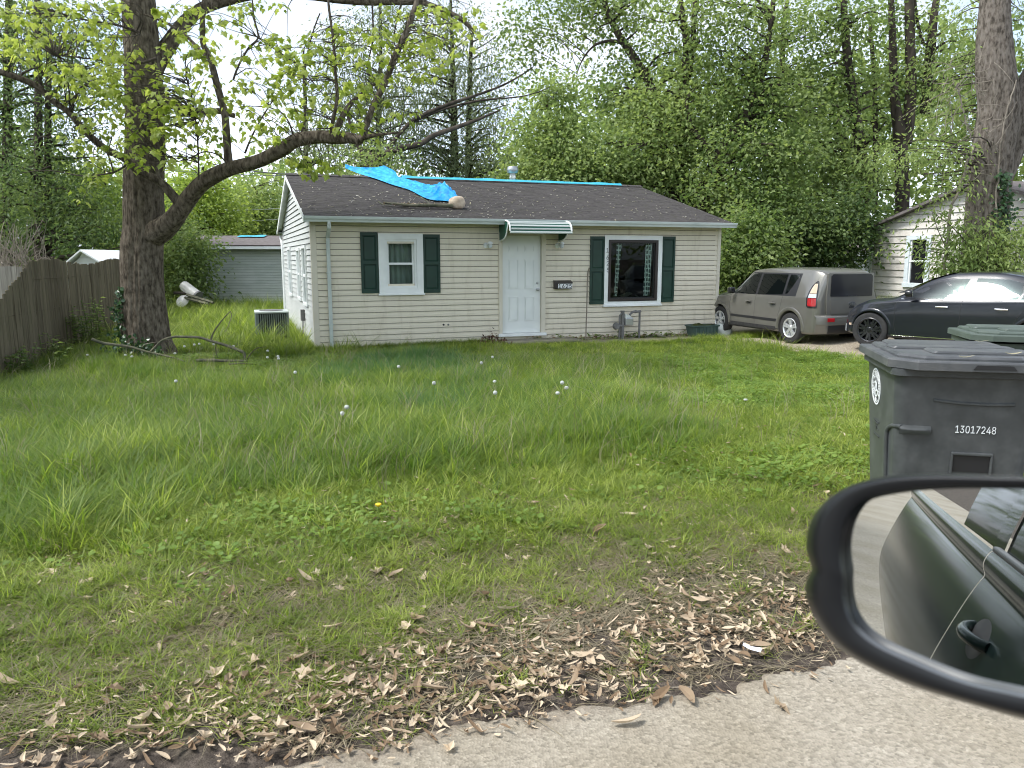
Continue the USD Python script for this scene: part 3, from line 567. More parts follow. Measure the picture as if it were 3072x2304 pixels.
P = np.array([[hworld(u, v + (0.05 * math.sin(u * 2.3) if v < -1.1 else 0), 0) for u, v in zip(r1, r2)] for r1, r2 in zip(UU, VV)])
P[..., 2] = np.maximum(HB + 0.035, 0) * 0 + HB + 0.045; P[[0, -1], :, 2] -= 0.2; P[:, 0, 2] -= 0.2
obj('walk', wm.grid(P).out, M['concrete'], kind='structure', label='stained concrete walk along the house front under the window', cat='walk')

# ---- awning over the door: overlapping louvres, white lipped end panels
aw0, aw1 = wall(1500, 690)[0] - .02, wall(1668, 700)[0] + .05
aw = thing('awning', 'small green and white metal louvre awning over the front door', 'awning', (HL[0], HL[1], HB), math.degrees(TH))
at_z, n_ = wall(1500, 676)[1] + .06, 6
prof = spline([(-0.03, at_z), (-0.25, at_z + .012), (-0.48, at_z + .006), (-0.60, at_z - .02), (-0.68, at_z - .065), (-0.73, at_z - .135), (-0.745, at_z - .22)], 201)[[0, 40, 80, 110, 130, 140, 150, 160, 170, 180, 188, 196, 200]]
for i in range(12):
    p, q = prof[i], prof[i + 1]
    m = MB(); dz = 0.012 if i % 2 else 0.0
    dd = (q - p)[:2] / np.linalg.norm((q - p)[:2]); nn = np.array([-dd[1], dd[0]]) * -1; dz = .006 if i % 2 else 0; m.prism([tuple(p[:2] + nn * dz), tuple(q[:2] + nn * dz), tuple(q[:2] + nn * (dz - .012)), tuple(p[:2] + nn * (dz - .012))], aw0, aw1, 0)
    part(aw, 'slat', m, M['dull_white'] if i % 2 else M['green_metal'])
for u in (aw0 - .012, aw1):
    low = [(-0.02, at_z - .40), (-0.30, at_z - .37), (-0.48, at_z - .28), (-0.56, at_z - .16), (-0.60, at_z - .04)]
    pl = [(x, z_ - .012) for x, z_ in prof[:4, :2]] + low[::-1]
    m = MB(); m.prism(pl, u, u + .012, 0); ep = part(aw, 'end_panel', m, M['green_metal'])
    m = MB(); m.tube(np.array([[u + .006, x, z_] for x, z_ in spline(low, 12)]), 0.016, 6); part(ep, 'edge_trim', m, M['trim'])
    m = MB(); m.tube(np.array([[u + .006, x, z_ + .015] for x, z_ in prof[2:, :2]]), 0.020, 6); part(ep, 'rim', m, M['trim'])
m = MB(); q = prof[-1]; m.tube(np.array([[u, q[0] - .012, q[1] - .012] for u in np.linspace(aw0 - .012, aw1 + .012, 4)]), 0.022, 8); part(aw, 'front_lip', m, M['gutter'])
m = MB(); m.box((aw0 + .02, -0.03, at_z - .05), (aw1 - .02, -0.005, at_z + .01)); part(aw, 'wall_flange', m, M['trim'])

# ---- things on the wall
for (sx, sy), lab in (((1457, 736), 'white globe wall lamp left of the front door'), ((1671, 737), 'white globe wall lamp right of the front door')):
    u, zc_ = wall(sx, sy); l = thing('wall_lamp', lab, 'lamp', hworld(u, -0.02, zc_), math.degrees(TH), 'porch lamps either side of the door')
    m = MB(); m.lathe([(0, 0), (.062, 0), (.058, .02), (.03, .032), (0, .034)], 18); v, f = m.out; part(l, 'base', (v[:, [0, 2, 1]] * [1, -1, 1], f), M['trim'], smooth=40)
    m = MB(); m.tube(spline([(0, -.02, 0), (.02, -.07, .015), (.035, -.10, .05), (.05, -.115, .06)], 10), 0.012, 8); part(l, 'arm', m, M['trim'], smooth=True)
    m = MB(); m.lathe([(0, .085), (.03, .08), (.055, .06), (.062, .035), (.062, .03)], 16, (.055, -.12, .0)); part(l, 'cap', m, M['trim'], smooth=40)
    m = MB(); m.lathe([(.045, .03), (.055, .0), (.048, -.035), (.025, -.058), (0, -.065)], 16, (.055, -.12, .0)); part(l, 'globe', m, M['clear_lens'], smooth=True)
u0, z1 = wall(1659, 842); u1, z0 = wall(1710, 866)
mbx = thing('mailbox', 'dark brown wall mailbox with number 1625 on white tiles', 'mailbox', hworld((u0 + u1) / 2, -0.022, (z0 + z1) / 2), math.degrees(TH))
hw_, hh = (u1 - u0) / 2, (z1 - z0) / 2
m = MB(); m.prism([(0, -hh), (-.085, -hh), (-.10, -hh + .02), (-.10, hh - .045), (0, hh)], -hw_, hw_, 0); part(mbx, 'body', m, M['brown_frame'])
m = MB(); m.prism([(0, hh + .008), (-.115, hh - .042), (-.118, hh - .06), (-.108, hh - .058), (-.104, hh - .046), (0, hh - .001)], -hw_ - .008, hw_ + .008, 0); part(mbx, 'lid', m, M['brown_frame'])
tw = 2 * hw_ * 0.205
for i, ch in enumerate('1625'):
    x0 = -hw_ * 0.66 + i * tw * 1.02; tl = MB(); tl.box((x0, -.106, -hh + .015), (x0 + tw * .96, -.101, hh - .07)); tile = part(mbx, 'number_tile', tl, M['white_num'])
    t = meshkit.text_mesh(ch, 2 * hh * 0.46, 0.003, bold=True); t.apply_translation([-t.bounds.mean(0)[0], -t.bounds.mean(0)[1], 0]); v = t.vertices
    part(tile, 'number', (np.stack([x0 + tw * .48 + v[:, 0], -.1062 - v[:, 2], v[:, 1] - .028 + .0], -1), t.faces[:, ::-1]), M['black'])
# hose bibs under the left window
for i, sx in enumerate((1330, 1344)):
    u, zc_ = wall(sx, 974); m = MB(); m.lathe([(0, -.004), (.022, -.004), (.022, .012), (0, .014)], 14); v, f = m.out
    part(fw, 'capped_hole', (np.stack([u + v[:, 0], -.014 - v[:, 2], zc_ + v[:, 1]], -1), f), M['black'] if i == 0 else M['pipe'])
# gas meter
gu, _ = wall(1865, 1000, -.25); 
gmz = thing('gas_meter', 'grey gas meter with bent supply pipes below the picture window', 'gas meter', hworld(gu, -0.25, 0.0), math.degrees(TH))
px = lambda sx: wall(sx, 980, -.25)[0] - gu
pz = lambda sy: wall(1870, sy, -.25)[1]
m = MB(); m.tube([(px(1867), 0, -.05), (px(1867), 0, pz(935))], 0.045, 12); m.tube([(px(1867), 0, pz(936)), (px(1867), 0, pz(932))], 0.052, 12); part(gmz, 'riser_pipe', m, M['pipe'], smooth=40)
m = MB(); m.tube(spline([(px(1857), -.02, -.02), (px(1857), -.02, pz(955)), (px(1858), -.02, pz(945)), (px(1862), -.01, pz(941)), (px(1867), 0, pz(941))], 16), 0.022, 8); part(gmz, 'bypass_pipe', m, M['pipe'], smooth=True)
m = MB(); m.tube(spline([(px(1888), 0, pz(962)), (px(1888), 0, pz(952)), (px(1890), 0, pz(943)), (px(1896), 0, pz(938)), (px(1908), 0, pz(934))], 18), 0.026, 10); part(gmz, 'outlet_pipe', m, M['pipe'], smooth=True)
m = MB(); m.tube([(px(1903), 0, pz(937)), (px(1921), 0, pz(935))], 0.030, 10); m.tube([(px(1918), 0, pz(934)), (px(1918), 0, -.05)], 0.026, 10); part(gmz, 'house_pipe', m, M['pipe'], smooth=40)
m = rbox((px(1871), -.10, pz(977)), (px(1895), .08, pz(952)), 0.03); part(gmz, 'meter_body', m, M['steel'])
m = MB(); m.prism([(px(1871), pz(954)), (px(1892), pz(954)), (px(1884), pz(946)), (px(1871), pz(941))], -.08, .06, 1); part(gmz, 'regulator', m, M['vinyl_green'])
m = MB(); m.lathe([(0, -.06), (.07, -.055), (.085, -.01), (.085, .01), (.06, .05), (0, .055)], 18); v, f = m.out; part(gmz, 'valve', (np.stack([px(1846) + v[:, 0], v[:, 2] - .03, pz(977) + v[:, 1]], -1), f), M['pipe'], smooth=40)
m = MB(); m.tube([(px(1846), -.02, pz(977)), (px(1867), -.02, pz(977))], 0.03, 10); part(gmz, 'valve_pipe', m, M['pipe'], smooth=40)
# thin pole leaning against the wall
p0, p1 = wall(1757, 1030, -.35), wall(1765, 806, -.03)
m = MB(); m.tube(spline([hworld(p0[0], -.35, .04), hworld((p0[0] + p1[0]) / 2, -.18, p1[1] * .5), hworld(p1[0], -.03, p1[1]), hworld(p1[0] + .02, -.03, p1[1] + .02)], 12), 0.014, 8)
obj('pole', m.out, M['twig_pale'], smooth=True, label='thin tan pole leaning on the wall beside the left shutter of the picture window', cat='pole')
# electrical box on the side wall
v0, zc_ = 0.0, 0.0
eb = thing('utility_box', 'small grey utility box with a cable on the side wall', 'utility box', hworld(-.02, 2.1, 0.62), math.degrees(TH))
part(eb, 'box', rbox((-.09, -.09, -.13), (0, .09, .13), .008), M['pipe'])
m = MB(); m.tube(spline([(-.045, 0, -.13), (-.05, .02, -.3), (-.07, -.02, -.5), (-.12, -.05, -.7)], 12), .014, 6); m.tube(spline([(-.045, .04, -.13), (-.05, .06, -.35), (-.03, .07, -.7)], 10), .010, 6); part(eb, 'cable', m, M['black'], smooth=True)

# ---- on the roof
def roofp(sx, sy, lift=0.0):
    n = np.r_[-D2 * SL, 1.0]; P0 = hworld(0, HD, RID); d = ray(sx, sy); return CAM + d * (((P0 - CAM) @ n) / (d @ n)) + np.array([0, 0, lift])
top = spline([(1036, 504, 0), (1062, 506, 0), (1090, 506, 0), (1120, 505.5, 0), (1150, 506, 0), (1176, 513, 0), (1187, 519, 0), (1195, 533, 0), (1235, 545, 0), (1265, 552, 0), (1300, 567, 0), (1325, 568, 0), (1350, 580, 0), (1365, 590, 0), (1378, 607, 0), (1387, 612, 0)], 200)
bot = spline([(1036, 506, 0), (1076, 522, 0), (1125, 537, 0), (1178, 556, 0), (1227, 571, 0), (1264, 590, 0), (1272, 594, 0), (1300, 602, 0), (1330, 604, 0), (1352, 607, 0), (1386, 613.5, 0)], 200)
P = []
for i_ in range(200):
    i = i_ * .6; w = np.linspace(0, 1, 56); f = i_ / 199; rr = []
    for k, ww in enumerate(w):
        q = roofp(*(top[i_, :2] * (1 - ww) + bot[i_, :2] * ww)); edge = math.sin(math.pi * ww) ** 0.5
        fold = meshkit.noise(np.array([i * 0.035 + ww * 1.5, ww * 6.5 - i * 0.012, 0.3]), 2); crisp = 1 - abs(2 * meshkit.noise(np.array([i * 0.07, ww * 9 + i * .02, 3.1]), 7) - 1)
        bunch = math.exp(-((f - 0.83) / 0.13) ** 2); b2 = math.exp(-((f - 0.33) / 0.06) ** 2) * math.exp(-((ww - .15) / .25) ** 2)
        c2 = 1 - abs(2 * meshkit.noise(np.array([i * 0.13 + ww * 3, ww * 14 - i * .05, 8.1]), 4) - 1); h = 0.015 + edge * ((0.02 + 0.05 * sstep(0.1, 0.5, f)) * fold + 0.075 * crisp ** 2 * (0.5 + bunch) + .085 * c2 ** 2 * (.6 + bunch) + 0.09 * bunch * fold + 0.09 * b2)
        rr.append(q + np.array([0, 0, h]))
    P.append(rr)
obj('tarp', MB().grid(np.array(P)).out, M['tarp'], smooth=True, label='crumpled bright blue tarp hanging down the front roof slope', cat='tarp')
m = MB(); pts = [(1200, 515.2), (1260, 517), (1330, 519.5), (1420, 522.5), (1520, 526.5), (1620, 531), (1740, 537), (1859, 544.5)]
uu0, uu1 = wall(1203, 520, HD)[0], wall(1861, 548, HD)[0]; us = np.linspace(uu0, uu1, 60); P = []
for u in us:
    wob = 0.025 * (meshkit.noise(np.array([u * 2.1, 0, 0]), 3) - 0.5) + 0.012 * (meshkit.noise(np.array([u * 9., 0, 0]), 5) - .5)
    P.append([hworld(u, v, z_) for v, z_ in ((HD - 0.10 - wob, rz(HD - .10 - wob) + .012), (HD - .03, RID + .045 + wob), (HD + 0.05, RID + .05), (HD + .9, rz(HD + .9) + .02))])
obj('tarp', MB().grid(np.array(P)).out, M['tarp_edge'], smooth=True, label='pale blue tarp edge stretched along the roof ridge', cat='tarp')
rk = trimesh.creation.icosphere(3, 1.0); v = rk.vertices * np.array([.20, .15, .15]); v *= (0.85 + 0.3 * meshkit.noise(v * 9 + 4, 2))[:, None]
q = roofp(1371, 622, .10); obj('rock', (v + q, rk.faces), M['rock'], smooth=True, label='buff rock holding the tarp tip down near the gutter', cat='rock')
br_ = thing('broken_branch', 'broken dead branch lying on the roof beside the buff rock', 'branch')
m = MB(); m.tube(spline([roofp(1358, 625, .05), roofp(1300, 624, .06), roofp(1240, 623, .05), roofp(1180, 619, .06), roofp(1150, 615, .05)], 20), np.linspace(.045, .02, 20), 8)
m.tube(spline([roofp(1180, 619, .06), roofp(1160, 622, .05), roofp(1136, 613, .06)], 8), .014, 6); m.tube(spline([roofp(1290, 624, .06), roofp(1262, 606, .10), roofp(1240, 598, .08)], 8), .012, 6); part(br_, 'limb', m, M['deadwood'], smooth=True)
# ================================================================ cars
def chaikin(P, k=2):
    for _ in range(k):
        Q = [P[0]]
        for a, b in zip(P[:-1], P[1:]): Q += [a * .75 + b * .25, a * .25 + b * .75]
        P = np.array(Q + [P[-1]])
    return P
class CarBody:
    """lofted shell: x forward from the rear bumper, y to the left, z up."""
    def __init__(s, st, nx=90, keep=2):
        st = np.array(st, float); xs = st[:, 0]
        q = np.unique(np.r_[np.linspace(xs[0], xs[-1], nx), xs[0] + np.array([.02, .05, .09, .14]), xs[-1] - np.array([.02, .05, .09, .14])])
        I = {k: PchipInterpolator(xs, st[:, i + 1])(q) for i, k in enumerate(('zb', 'zs', 'zt', 'wb', 'ws', 'wt'))}
        secs = []
        for i in range(len(q)):
            zb, zs, zt, wb, ws, wt = (I[k][i] for k in ('zb', 'zs', 'zt', 'wb', 'ws', 'wt'))
            h = zs - zb
            pts = np.array([[0, zb], [wb * .8, zb], [wb * .985, zb + .03 * h], [wb, zb + .14 * h], [max(wb, ws) * 1.005, zb + .5 * h], [max(wb, ws) * 1.004, zb + .74 * h], [ws, zs - .05 * h], [ws * .985, zs],
                            [wt + (ws * .975 - wt) * .5, zs + (zt - zs) * .5], [wt, zs + (zt - zs) * .90], [wt * .93, zs + (zt - zs) * .985], [wt * .55, zt + (zt - zs) * .012], [0, zt + (zt - zs) * .02]])
            secs.append(chaikin(pts, keep))
        s.q, s.sec = q, np.array(secs)                                   # (nx, m, 2)
    def solid(s):
        m = s.sec.shape[1]; L = np.concatenate([s.sec, (s.sec * [-1, 1])[:, -2:0:-1]], 1); n = L.shape[1]
        v = np.concatenate([np.repeat(s.q[:, None], n, 1)[..., None], L], -1).reshape(-1, 3); k = len(s.q)
        i, j = np.meshgrid(np.arange(k - 1), np.arange(n), indexing='ij'); j2 = (j + 1) % n
        f = np.stack([i * n + j, (i + 1) * n + j, (i + 1) * n + j2, i * n + j2], -1).reshape(-1, 4); f = np.vstack([f[:, :3], f[:, [0, 2, 3]]])
        for e, fl in ((0, 0), (k - 1, 1)):
            c = np.array([[s.q[e], 0, v[e * n:(e + 1) * n, 2].mean()]]); ci = len(v); v = np.vstack([v, c])
            ff = np.array([[ci, e * n + t, e * n + (t + 1) % n] for t in range(n)]); f = np.vstack([f, ff[:, ::-1] if fl else ff])
        t = trimesh.Trimesh(v, f, process=True); 
        if t.volume < 0: t.invert()
        return manifold3d.Manifold(manifold3d.Mesh(np.asarray(t.vertices, np.float32), np.asarray(t.faces, np.uint32)))
    def y(s, x, z):
        i = np.clip(np.searchsorted(s.q, x) - 1, 0, len(s.q) - 2); w = (x - s.q[i]) / (s.q[i + 1] - s.q[i])
        S = s.sec[i] * (1 - w) + s.sec[i + 1] * w; k = np.argmax(S[:, 0] > S[:, 0].max() * .80); S = S[k:]
        return float(np.interp(z, S[:, 1], S[:, 0])) if np.all(np.diff(S[:, 1]) > -1e-6) else float(np.interp(z, np.maximum.accumulate(S[:, 1]), S[:, 0]))
    def patch(s, poly, off=0.004, step=0.09, side=1):
        """a sheet over the outline poly (x, z) lying on the flank"""
        P = sg.Polygon(poly); P = P.segmentize(step); v2, f = trimesh.creation.triangulate_polygon(P, engine='earcut')
        t = trimesh.Trimesh(np.c_[v2, 0 * v2[:, 0]], f, process=False)
        v3, f3 = trimesh.remesh.subdivide_to_size(t.vertices, t.faces, step * 2.5)
        v = np.array([[a, side * (s.y(a, b) + off), b] for a, b in v3[:, :2]]); return v, (f3 if side < 0 else f3[:, ::-1])
def wheel(parent, c, rt, rr, wid, side, rim_mat, spokes, style):
    """c: hub centre on the outer face; side +1 faces +y"""
    m = MB(); w = wid
    m.lathe([(rr, 0.0), (rt - .035, 0.004), (rt - .012, -.012), (rt, -.04), (rt, -w + .04), (rt - .012, -w + .012), (rt - .035, -w - .0), (rr, -w)], 40)
    v, f = m.out; T = lambda v: np.stack([c[0] + v[:, 0], c[1] + side * v[:, 2], c[2] + v[:, 1]], -1)
    wh = obj('wheel', (T(v), f), M['rubber'], parent, smooth=40)
    m = MB(); m.lathe([(rr + .002, -.002), (rr - .012, .006), (rr - .03, -.01), (rr - .035, -.10), (0, -.10)], 40); 
    rim = MB(); v, f = m.out; rim.add(v, f)
    for k in range(spokes):
        a = 2 * np.pi * k / spokes + .3; ca, sa = math.cos(a), math.sin(a)
        offs = (-.16, .16) if style == 'twin' else (0,)
        for o in offs:
            r0, r1 = .05, rr - .012; wd = .018 if style == 'twin' else .026
            a0, a1 = a + o * .9, a + o
            p, q = np.array([math.cos(a0) * r0, math.sin(a0) * r0]), np.array([math.cos(a1) * r1, math.sin(a1) * r1]); d = (q - p) / np.linalg.norm(q - p); nn = np.array([-d[1], d[0]])
            vv = []
            for z_, wq in ((.0, 1.0), (-.035, 1.3)):
                for pt, ww in ((p, wd * 1.1), (q, wd * .95)):
                    for sg_ in (-1, 1): vv.append([*(pt + nn * sg_ * ww * wq), z_ - (.012 if pt is p else .002)])
            rim.add(np.array(vv), [[0, 1, 3, 2], [4, 6, 7, 5], [0, 2, 6, 4], [1, 5, 7, 3], [2, 3, 7, 6], [0, 4, 5, 1]])
    rim.lathe([(0, -.002), (.045, -.004), (.065, -.02), (.07, -.05)], 20)
    v, f = rim.out; obj('rim', (T(v), f), rim_mat, wh, smooth=30)
    m = MB(); m.lathe([(0, -.06), (.14, -.06), (.14, -.07), (0, -.07)], 20); v, f = m.out; obj('brake_disc', (T(v), f), M['pipe'], wh)
def line_on(body, pts, side=1, w=0.007, off=0.0015):
    """thin dark shut line along the flank"""
    pts = spline([(a, b, 0) for a, b in pts], 24)[:, :2]; m = MB(); d = np.gradient(pts, axis=0); d /= np.linalg.norm(d, axis=1, keepdims=True); nn = np.stack([-d[:, 1], d[:, 0]], -1) * w / 2
    P = np.array([[[a, side * (body.y(a, b) + off), b] for a, b in (p - q, p + q)] for p, q in zip(pts, nn)]); return m.grid(P).out
def bar_on(body, p, q, r, off, side=1, n=8):
    m = MB(); P = np.linspace(p, q, n); m.tube(np.array([[a, side * (body.y(a, b) + off), b] for a, b in P]), r, 8); return m.out

# ---- grey boxy wagon seen from behind
KH = 20.5
kp = onz(2379, 1029, -0.30); kz = float(kp[2]) - 0.0
kd = np.array([-math.sin(math.radians(KH)), math.cos(math.radians(KH))]); kl = np.array([-kd[1], kd[0]])
korg = kp[:2] - kd * 0.74 - kl * 0.865 - U2 * .10
kia = thing('parked_car', 'grey metallic boxy hatchback parked beside the house, rear towards the street', 'car', (korg[0], korg[1], kz), KH + 90)
B = CarBody([  # x, zb, zs, zt, wb, ws, wt
    (0.00, .30, .95, 1.42, .66, .70, .58), (0.05, .25, 1.00, 1.50, .79, .79, .60), (0.14, .22, 1.02, 1.56, .85, .845, .635), (0.35, .21, 1.03, 1.60, .89, .885, .68), (0.9, .20, 1.01, 1.615, .893, .885, .69),
    (1.6, .20, .985, 1.61, .890, .88, .685), (2.28, .20, .965, 1.565, .89, .88, .665), (2.60, .20, .955, 1.36, .89, .875, .66), (2.90, .20, .95, 1.13, .89, .865, .67), (3.08, .21, .945, 1.04, .89, .86, .69),
    (3.55, .22, .88, .97, .885, .83, .66), (3.85, .23, .80, .90, .84, .76, .58), (4.02, .26, .70, .80, .74, .66, .48), (4.10, .34, .60, .68, .58, .52, .38)])
ax = (0.74, 3.28); body = B.solid()
for x in ax:
    for sd in (-1, 1):
        c = manifold3d.Manifold.cylinder(.30, .375, .375, 48).rotate((90, 0, 0)).translate((x, sd * 0.78 + .15, .335)); body = body - c
bd = obj('body', body, M['kia'], kia, smooth=35)
g_front = [(2.06, 1.015), (2.06, 1.475), (2.17, 1.47), (2.42, 1.34), (2.82, 1.065), (2.86, 1.015)]
g_front = [(1.98, 1.01), (1.98, 1.48), (2.24, 1.475), (2.50, 1.32), (2.82, 1.07), (2.85, 1.01)]
g_rear = [(1.05, 1.045), (1.05, 1.475), (1.90, 1.475), (1.90, 1.012)]
g_q = [(0.98, 1.06), (0.98, 1.475), (0.68, 1.47), (0.80, 1.22), (0.90, 1.07)]
for sd in (1, -1):
    for gpoly in (g_front, g_rear, g_q): obj('side_window', B.patch(gpoly, .004, side=sd), M['glass_car'], bd, smooth=True)
    m = MB(); 
    for gpoly in (g_front, g_rear, g_q): v, f = B.patch(gpoly, -.004, side=sd); 
    obj('window_surround', B.patch([(.62, 1.02), (.62, 1.505), (2.28, 1.505), (2.55, 1.34), (2.93, 1.05), (2.9, .995)], .0015, side=sd), M['black'], bd, smooth=True)
    for pts in ([(1.02, 1.04), (1.04, .9), (1.08, .72), (1.14, .55), (1.16, .38)], [(1.94, 1.0), (1.95, .6), (1.93, .36)], [(2.90, .98), (2.86, .6), (2.80, .36)]): obj('door_gap', line_on(B, pts, sd), M['black'], bd)
    obj('side_moulding', B.patch([(1.15, .44), (1.15, .50), (2.82, .51), (2.82, .46)], .006, side=sd), M['black'], bd)
    obj('sill', B.patch([(1.12, .23), (1.12, .33), (2.88, .34), (2.88, .23)], .004, side=sd), M['rubber'], bd)
    for x0 in (1.22, 2.06):
        m = MB(); P = np.array([[x0 + t, sd * (B.y(x0 + t, .845 + .006 * t) + .028 + .012 * math.sin(math.pi * t / .2)), .845] for t in np.linspace(0, .2, 8)]); m.tube(P, .016, 8); obj('door_handle', m.out, M['kia'], bd, smooth=True)
        obj('handle_recess', B.patch([(x0 + .03, .81), (x0 + .02, .85), (x0 + .10, .87), (x0 + .18, .85), (x0 + .17, .81), (x0 + .10, .795)], .003, side=sd), M['black'], bd, smooth=True)
    # flared arches
    for x in ax:
        m = MB(); P = []
        for a in np.linspace(math.radians(-6), math.radians(186), 30):
            rr_ = []
            for r, o in ((.372, -.01), (.378, .018), (.43, .022), (.452, .006)):
                xx, zz = x + r * math.cos(a), max(.335 + r * math.sin(a), .22); rr_.append([xx, sd * (B.y(np.clip(xx, .02, 4.05), zz) + o), zz])
            P.append(rr_)
        obj('wheel_arch', m.grid(np.array(P)).out, M['kia'], bd, smooth=True)
    # door mirror
    m = rbox((2.66, sd * .89, 1.00), (2.80, sd * 1.06, 1.15), .045); obj('door_mirror', m, M['black_gloss'], bd, smooth=40)
for x in ax:
    for sd in (1, -1): wheel(kia, (x, sd * .885, .335), .335, .215, .20, sd, M['silver'], 5, 'twin')
# rear: hatch glass, tailgate panel, lamps, bumper
def rear_sheet(poly, x0f, off):
    P = sg.Polygon(poly); v2, f = trimesh.creation.triangulate_polygon(P.segmentize(.06), engine='earcut'); v3, f3 = trimesh.remesh.subdivide_to_size(np.c_[v2, 0 * v2[:, 0]], f, .12)
    return np.stack([np.array([x0f(a, b) - off for a, b in v3[:, :2]]), v3[:, 0], v3[:, 1]], -1), f3
# x of the tail at (y, z)
def tail(y, z):
    lo, hi = 0, 60
    for i in range(60):
        xx = i * 0.01
        if xx > B.q[0] and z < np.interp(xx, B.q, B.sec[:, -1, 1]) - .004 and abs(y) < B.y(max(xx, .003), z): return xx
    return .5
tl = lambda y, z: max(tail(y, z), 0.0) if z < 1.0 else tail(y, z)
hg = MB()
def tailgate(poly, th, off, name, mat, parent=bd, r=.02):
    """solid panel standing on the tail plane x = lean(z)"""
    lean = lambda z: -0.052 + .02 * max(z - 1.0, 0)
    bb = sg.Polygon(poly).bounds; r = min(r, .3 * (bb[2] - bb[0]), .3 * (bb[3] - bb[1]))
    e = trimesh.creation.extrude_polygon(sg.Polygon(poly).buffer(-r).buffer(r).segmentize(.05), th, engine='earcut'); v3, f3 = trimesh.remesh.subdivide_to_size(e.vertices, e.faces, .15)
    v = np.stack([np.array([lean(b) - off - c + 0.022 * (a / .62) ** 4 + .012 * (a / .6) ** 2 for a, b, c in v3]), v3[:, 0], v3[:, 1]], -1)
    return obj(name, (v, f3[:, ::-1]), mat, parent, smooth=30)
tg = tailgate([(-.60, .62), (.60, .62), (.63, .98), (.60, 1.52), (-.60, 1.52), (-.63, .98)], .05, -.03, 'tailgate', M['kia'])
tailgate([(-.555, 1.04), (.555, 1.04), (.545, 1.46), (.50, 1.50), (-.50, 1.50), (-.545, 1.46)], .012, .022, 'rear_window', M['black_gloss'], tg)
tailgate([(-.52, .68), (.52, .68), (.56, .98), (-.56, .98)], .010, .021, 'hatch_panel', M['kia'], tg)
tailgate([(-.12, 1.045), (.12, 1.045), (.12, 1.06), (-.12, 1.06)], .01, .036, 'wiper', M['black'], tg)
m = MB(); v = []
el = sg.Point(0, 0).buffer(1, 24); el = shapely.affinity.scale(el, .085, .042); rg = el.difference(shapely.affinity.scale(el, .86, .76)); rg = shapely.affinity.translate(rg, 0, .885)
e = trimesh.creation.extrude_polygon(rg, .008, engine='earcut'); v = e.vertices; em = MB().add(np.stack([-.082 - v[:, 2], -v[:, 0], v[:, 1]], -1), e.faces)
t = meshkit.text_mesh('KIA', .038, .008, bold=True); t.apply_translation([-t.bounds.mean(0)[0], -.019, 0]); v = t.vertices; em.add(np.stack([-.082 - v[:, 2], -v[:, 0], v[:, 1] + .885], -1), t.faces); obj('badge', em.out, M['chrome'], tg)
tailgate([(-.075, .80), (.075, .80), (.06, .835), (-.06, .835)], .01, .028, 'hatch_handle', M['black'], tg)
for sd in (1, -1):
    # tall tail lamp on the corner pillar
    def corner(poly, off, mat, name, par):
        P = []
        for z_, a0, a1 in poly:
            P.append([[x, sd * (B.y(max(x, .004), z_) + off) if x > .13 else sd * (B.y(max(x, .01), min(z_, 1.5)) + off), z_] for x in np.linspace(a0, a1, 8)])
        return obj(name, MB().grid(np.array(P)).out, mat, par, smooth=True)
    lamp = corner([(.80, .05, .22), (.83, .045, .26), (1.0, .055, .28), (1.15, .075, .265), (1.27, .10, .23), (1.33, .12, .185), (1.36, .135, .155)], .010, M['black_gloss'], 'tail_lamp', bd)
    corner([(.835, .065, .215), (.87, .06, .235), (1.0, .07, .235)], .016, M['red_lens'], 'red_lens', lamp)
    corner([(1.01, .072, .235), (1.09, .085, .235)], .016, M['clear_lens'], 'reverse_lens', lamp)
    corner([(1.10, .088, .232), (1.2, .105, .215), (1.30, .125, .18)], .016, M['amber_lens'], 'pale_lens', lamp)
bp = MB(); 
P = [[[x0 - .05 - .035 * (1 - (abs(y) / .82) ** 3) + .17 * max(0, abs(y) - .62) * 2.2, y, z_] for y in np.linspace(-.84, .84, 30)] for z_, x0 in ((.26, .03), (.30, -.005), (.44, -.02), (.455, -.035), (.60, -.03), (.64, .0), (.65, .04))]
obj('rear_bumper', bp.grid(np.array(P)).out, M['kia'], bd, smooth=40)
P = [[[x0 - .05 - .035 * (1 - (abs(y) / .82) ** 3), y, z_] for y in np.linspace(-.60, .60, 24)] for z_, x0 in ((.27, .005), (.31, -.022), (.43, -.032), (.44, -.02))]
obj('bumper_insert', MB().grid(np.array(P)).out, M['black'], bd, smooth=40)
for sd in (1, -1):
    P = [[[x0 - .05 - .035 * (1 - (abs(y) / .82) ** 3), y, z_] for y in sd * np.linspace(.46, .64, 8)] for z_, x0 in ((.515, -.036), (.525, -.044), (.585, -.044), (.595, -.036))]; obj('reflector', MB().grid(np.array(P)).out, M['red_lens'], bd, smooth=40)
pl = obj('number_plate', rbox((-.130, -.155, .33), (-.118, .155, .48), .004), M['white_num'], bd)
m = MB(); m.box((-.1325, .06, .345), (-.1305, .148, .468)); M['plate_blue'] = pm('plate_blue', (.03, .10, .22), rough=.4); blue = obj('plate_field', m.out, M['plate_blue'], pl)
for y, z_ in ((.125, .435), (.095, .40)):
    e = trimesh.creation.extrude_polygon(sg.Polygon([(r * math.cos(a), r * math.sin(a)) for r, a in [((.018 if k % 2 == 0 else .008), k * math.pi / 5 + math.pi / 2) for k in range(10)]]), .002, engine='earcut'); v = e.vertices; obj('star', (np.stack([-.1326 - v[:, 2], y - v[:, 0], z_ + v[:, 1]], -1), e.faces), M['white_num'], pl)
t = meshkit.text_mesh('L', .075, .002, bold=True); v = t.vertices; obj('plate_letter', (np.stack([-.1302 - v[:, 2], .045 - v[:, 0], .375 + v[:, 1]], -1), t.faces), M['plate_blue'], pl)
obj('antenna', MB().tube([(.32, 0, 1.60), (.22, 0, 1.66)], .006, 6).out, M['black'], bd)
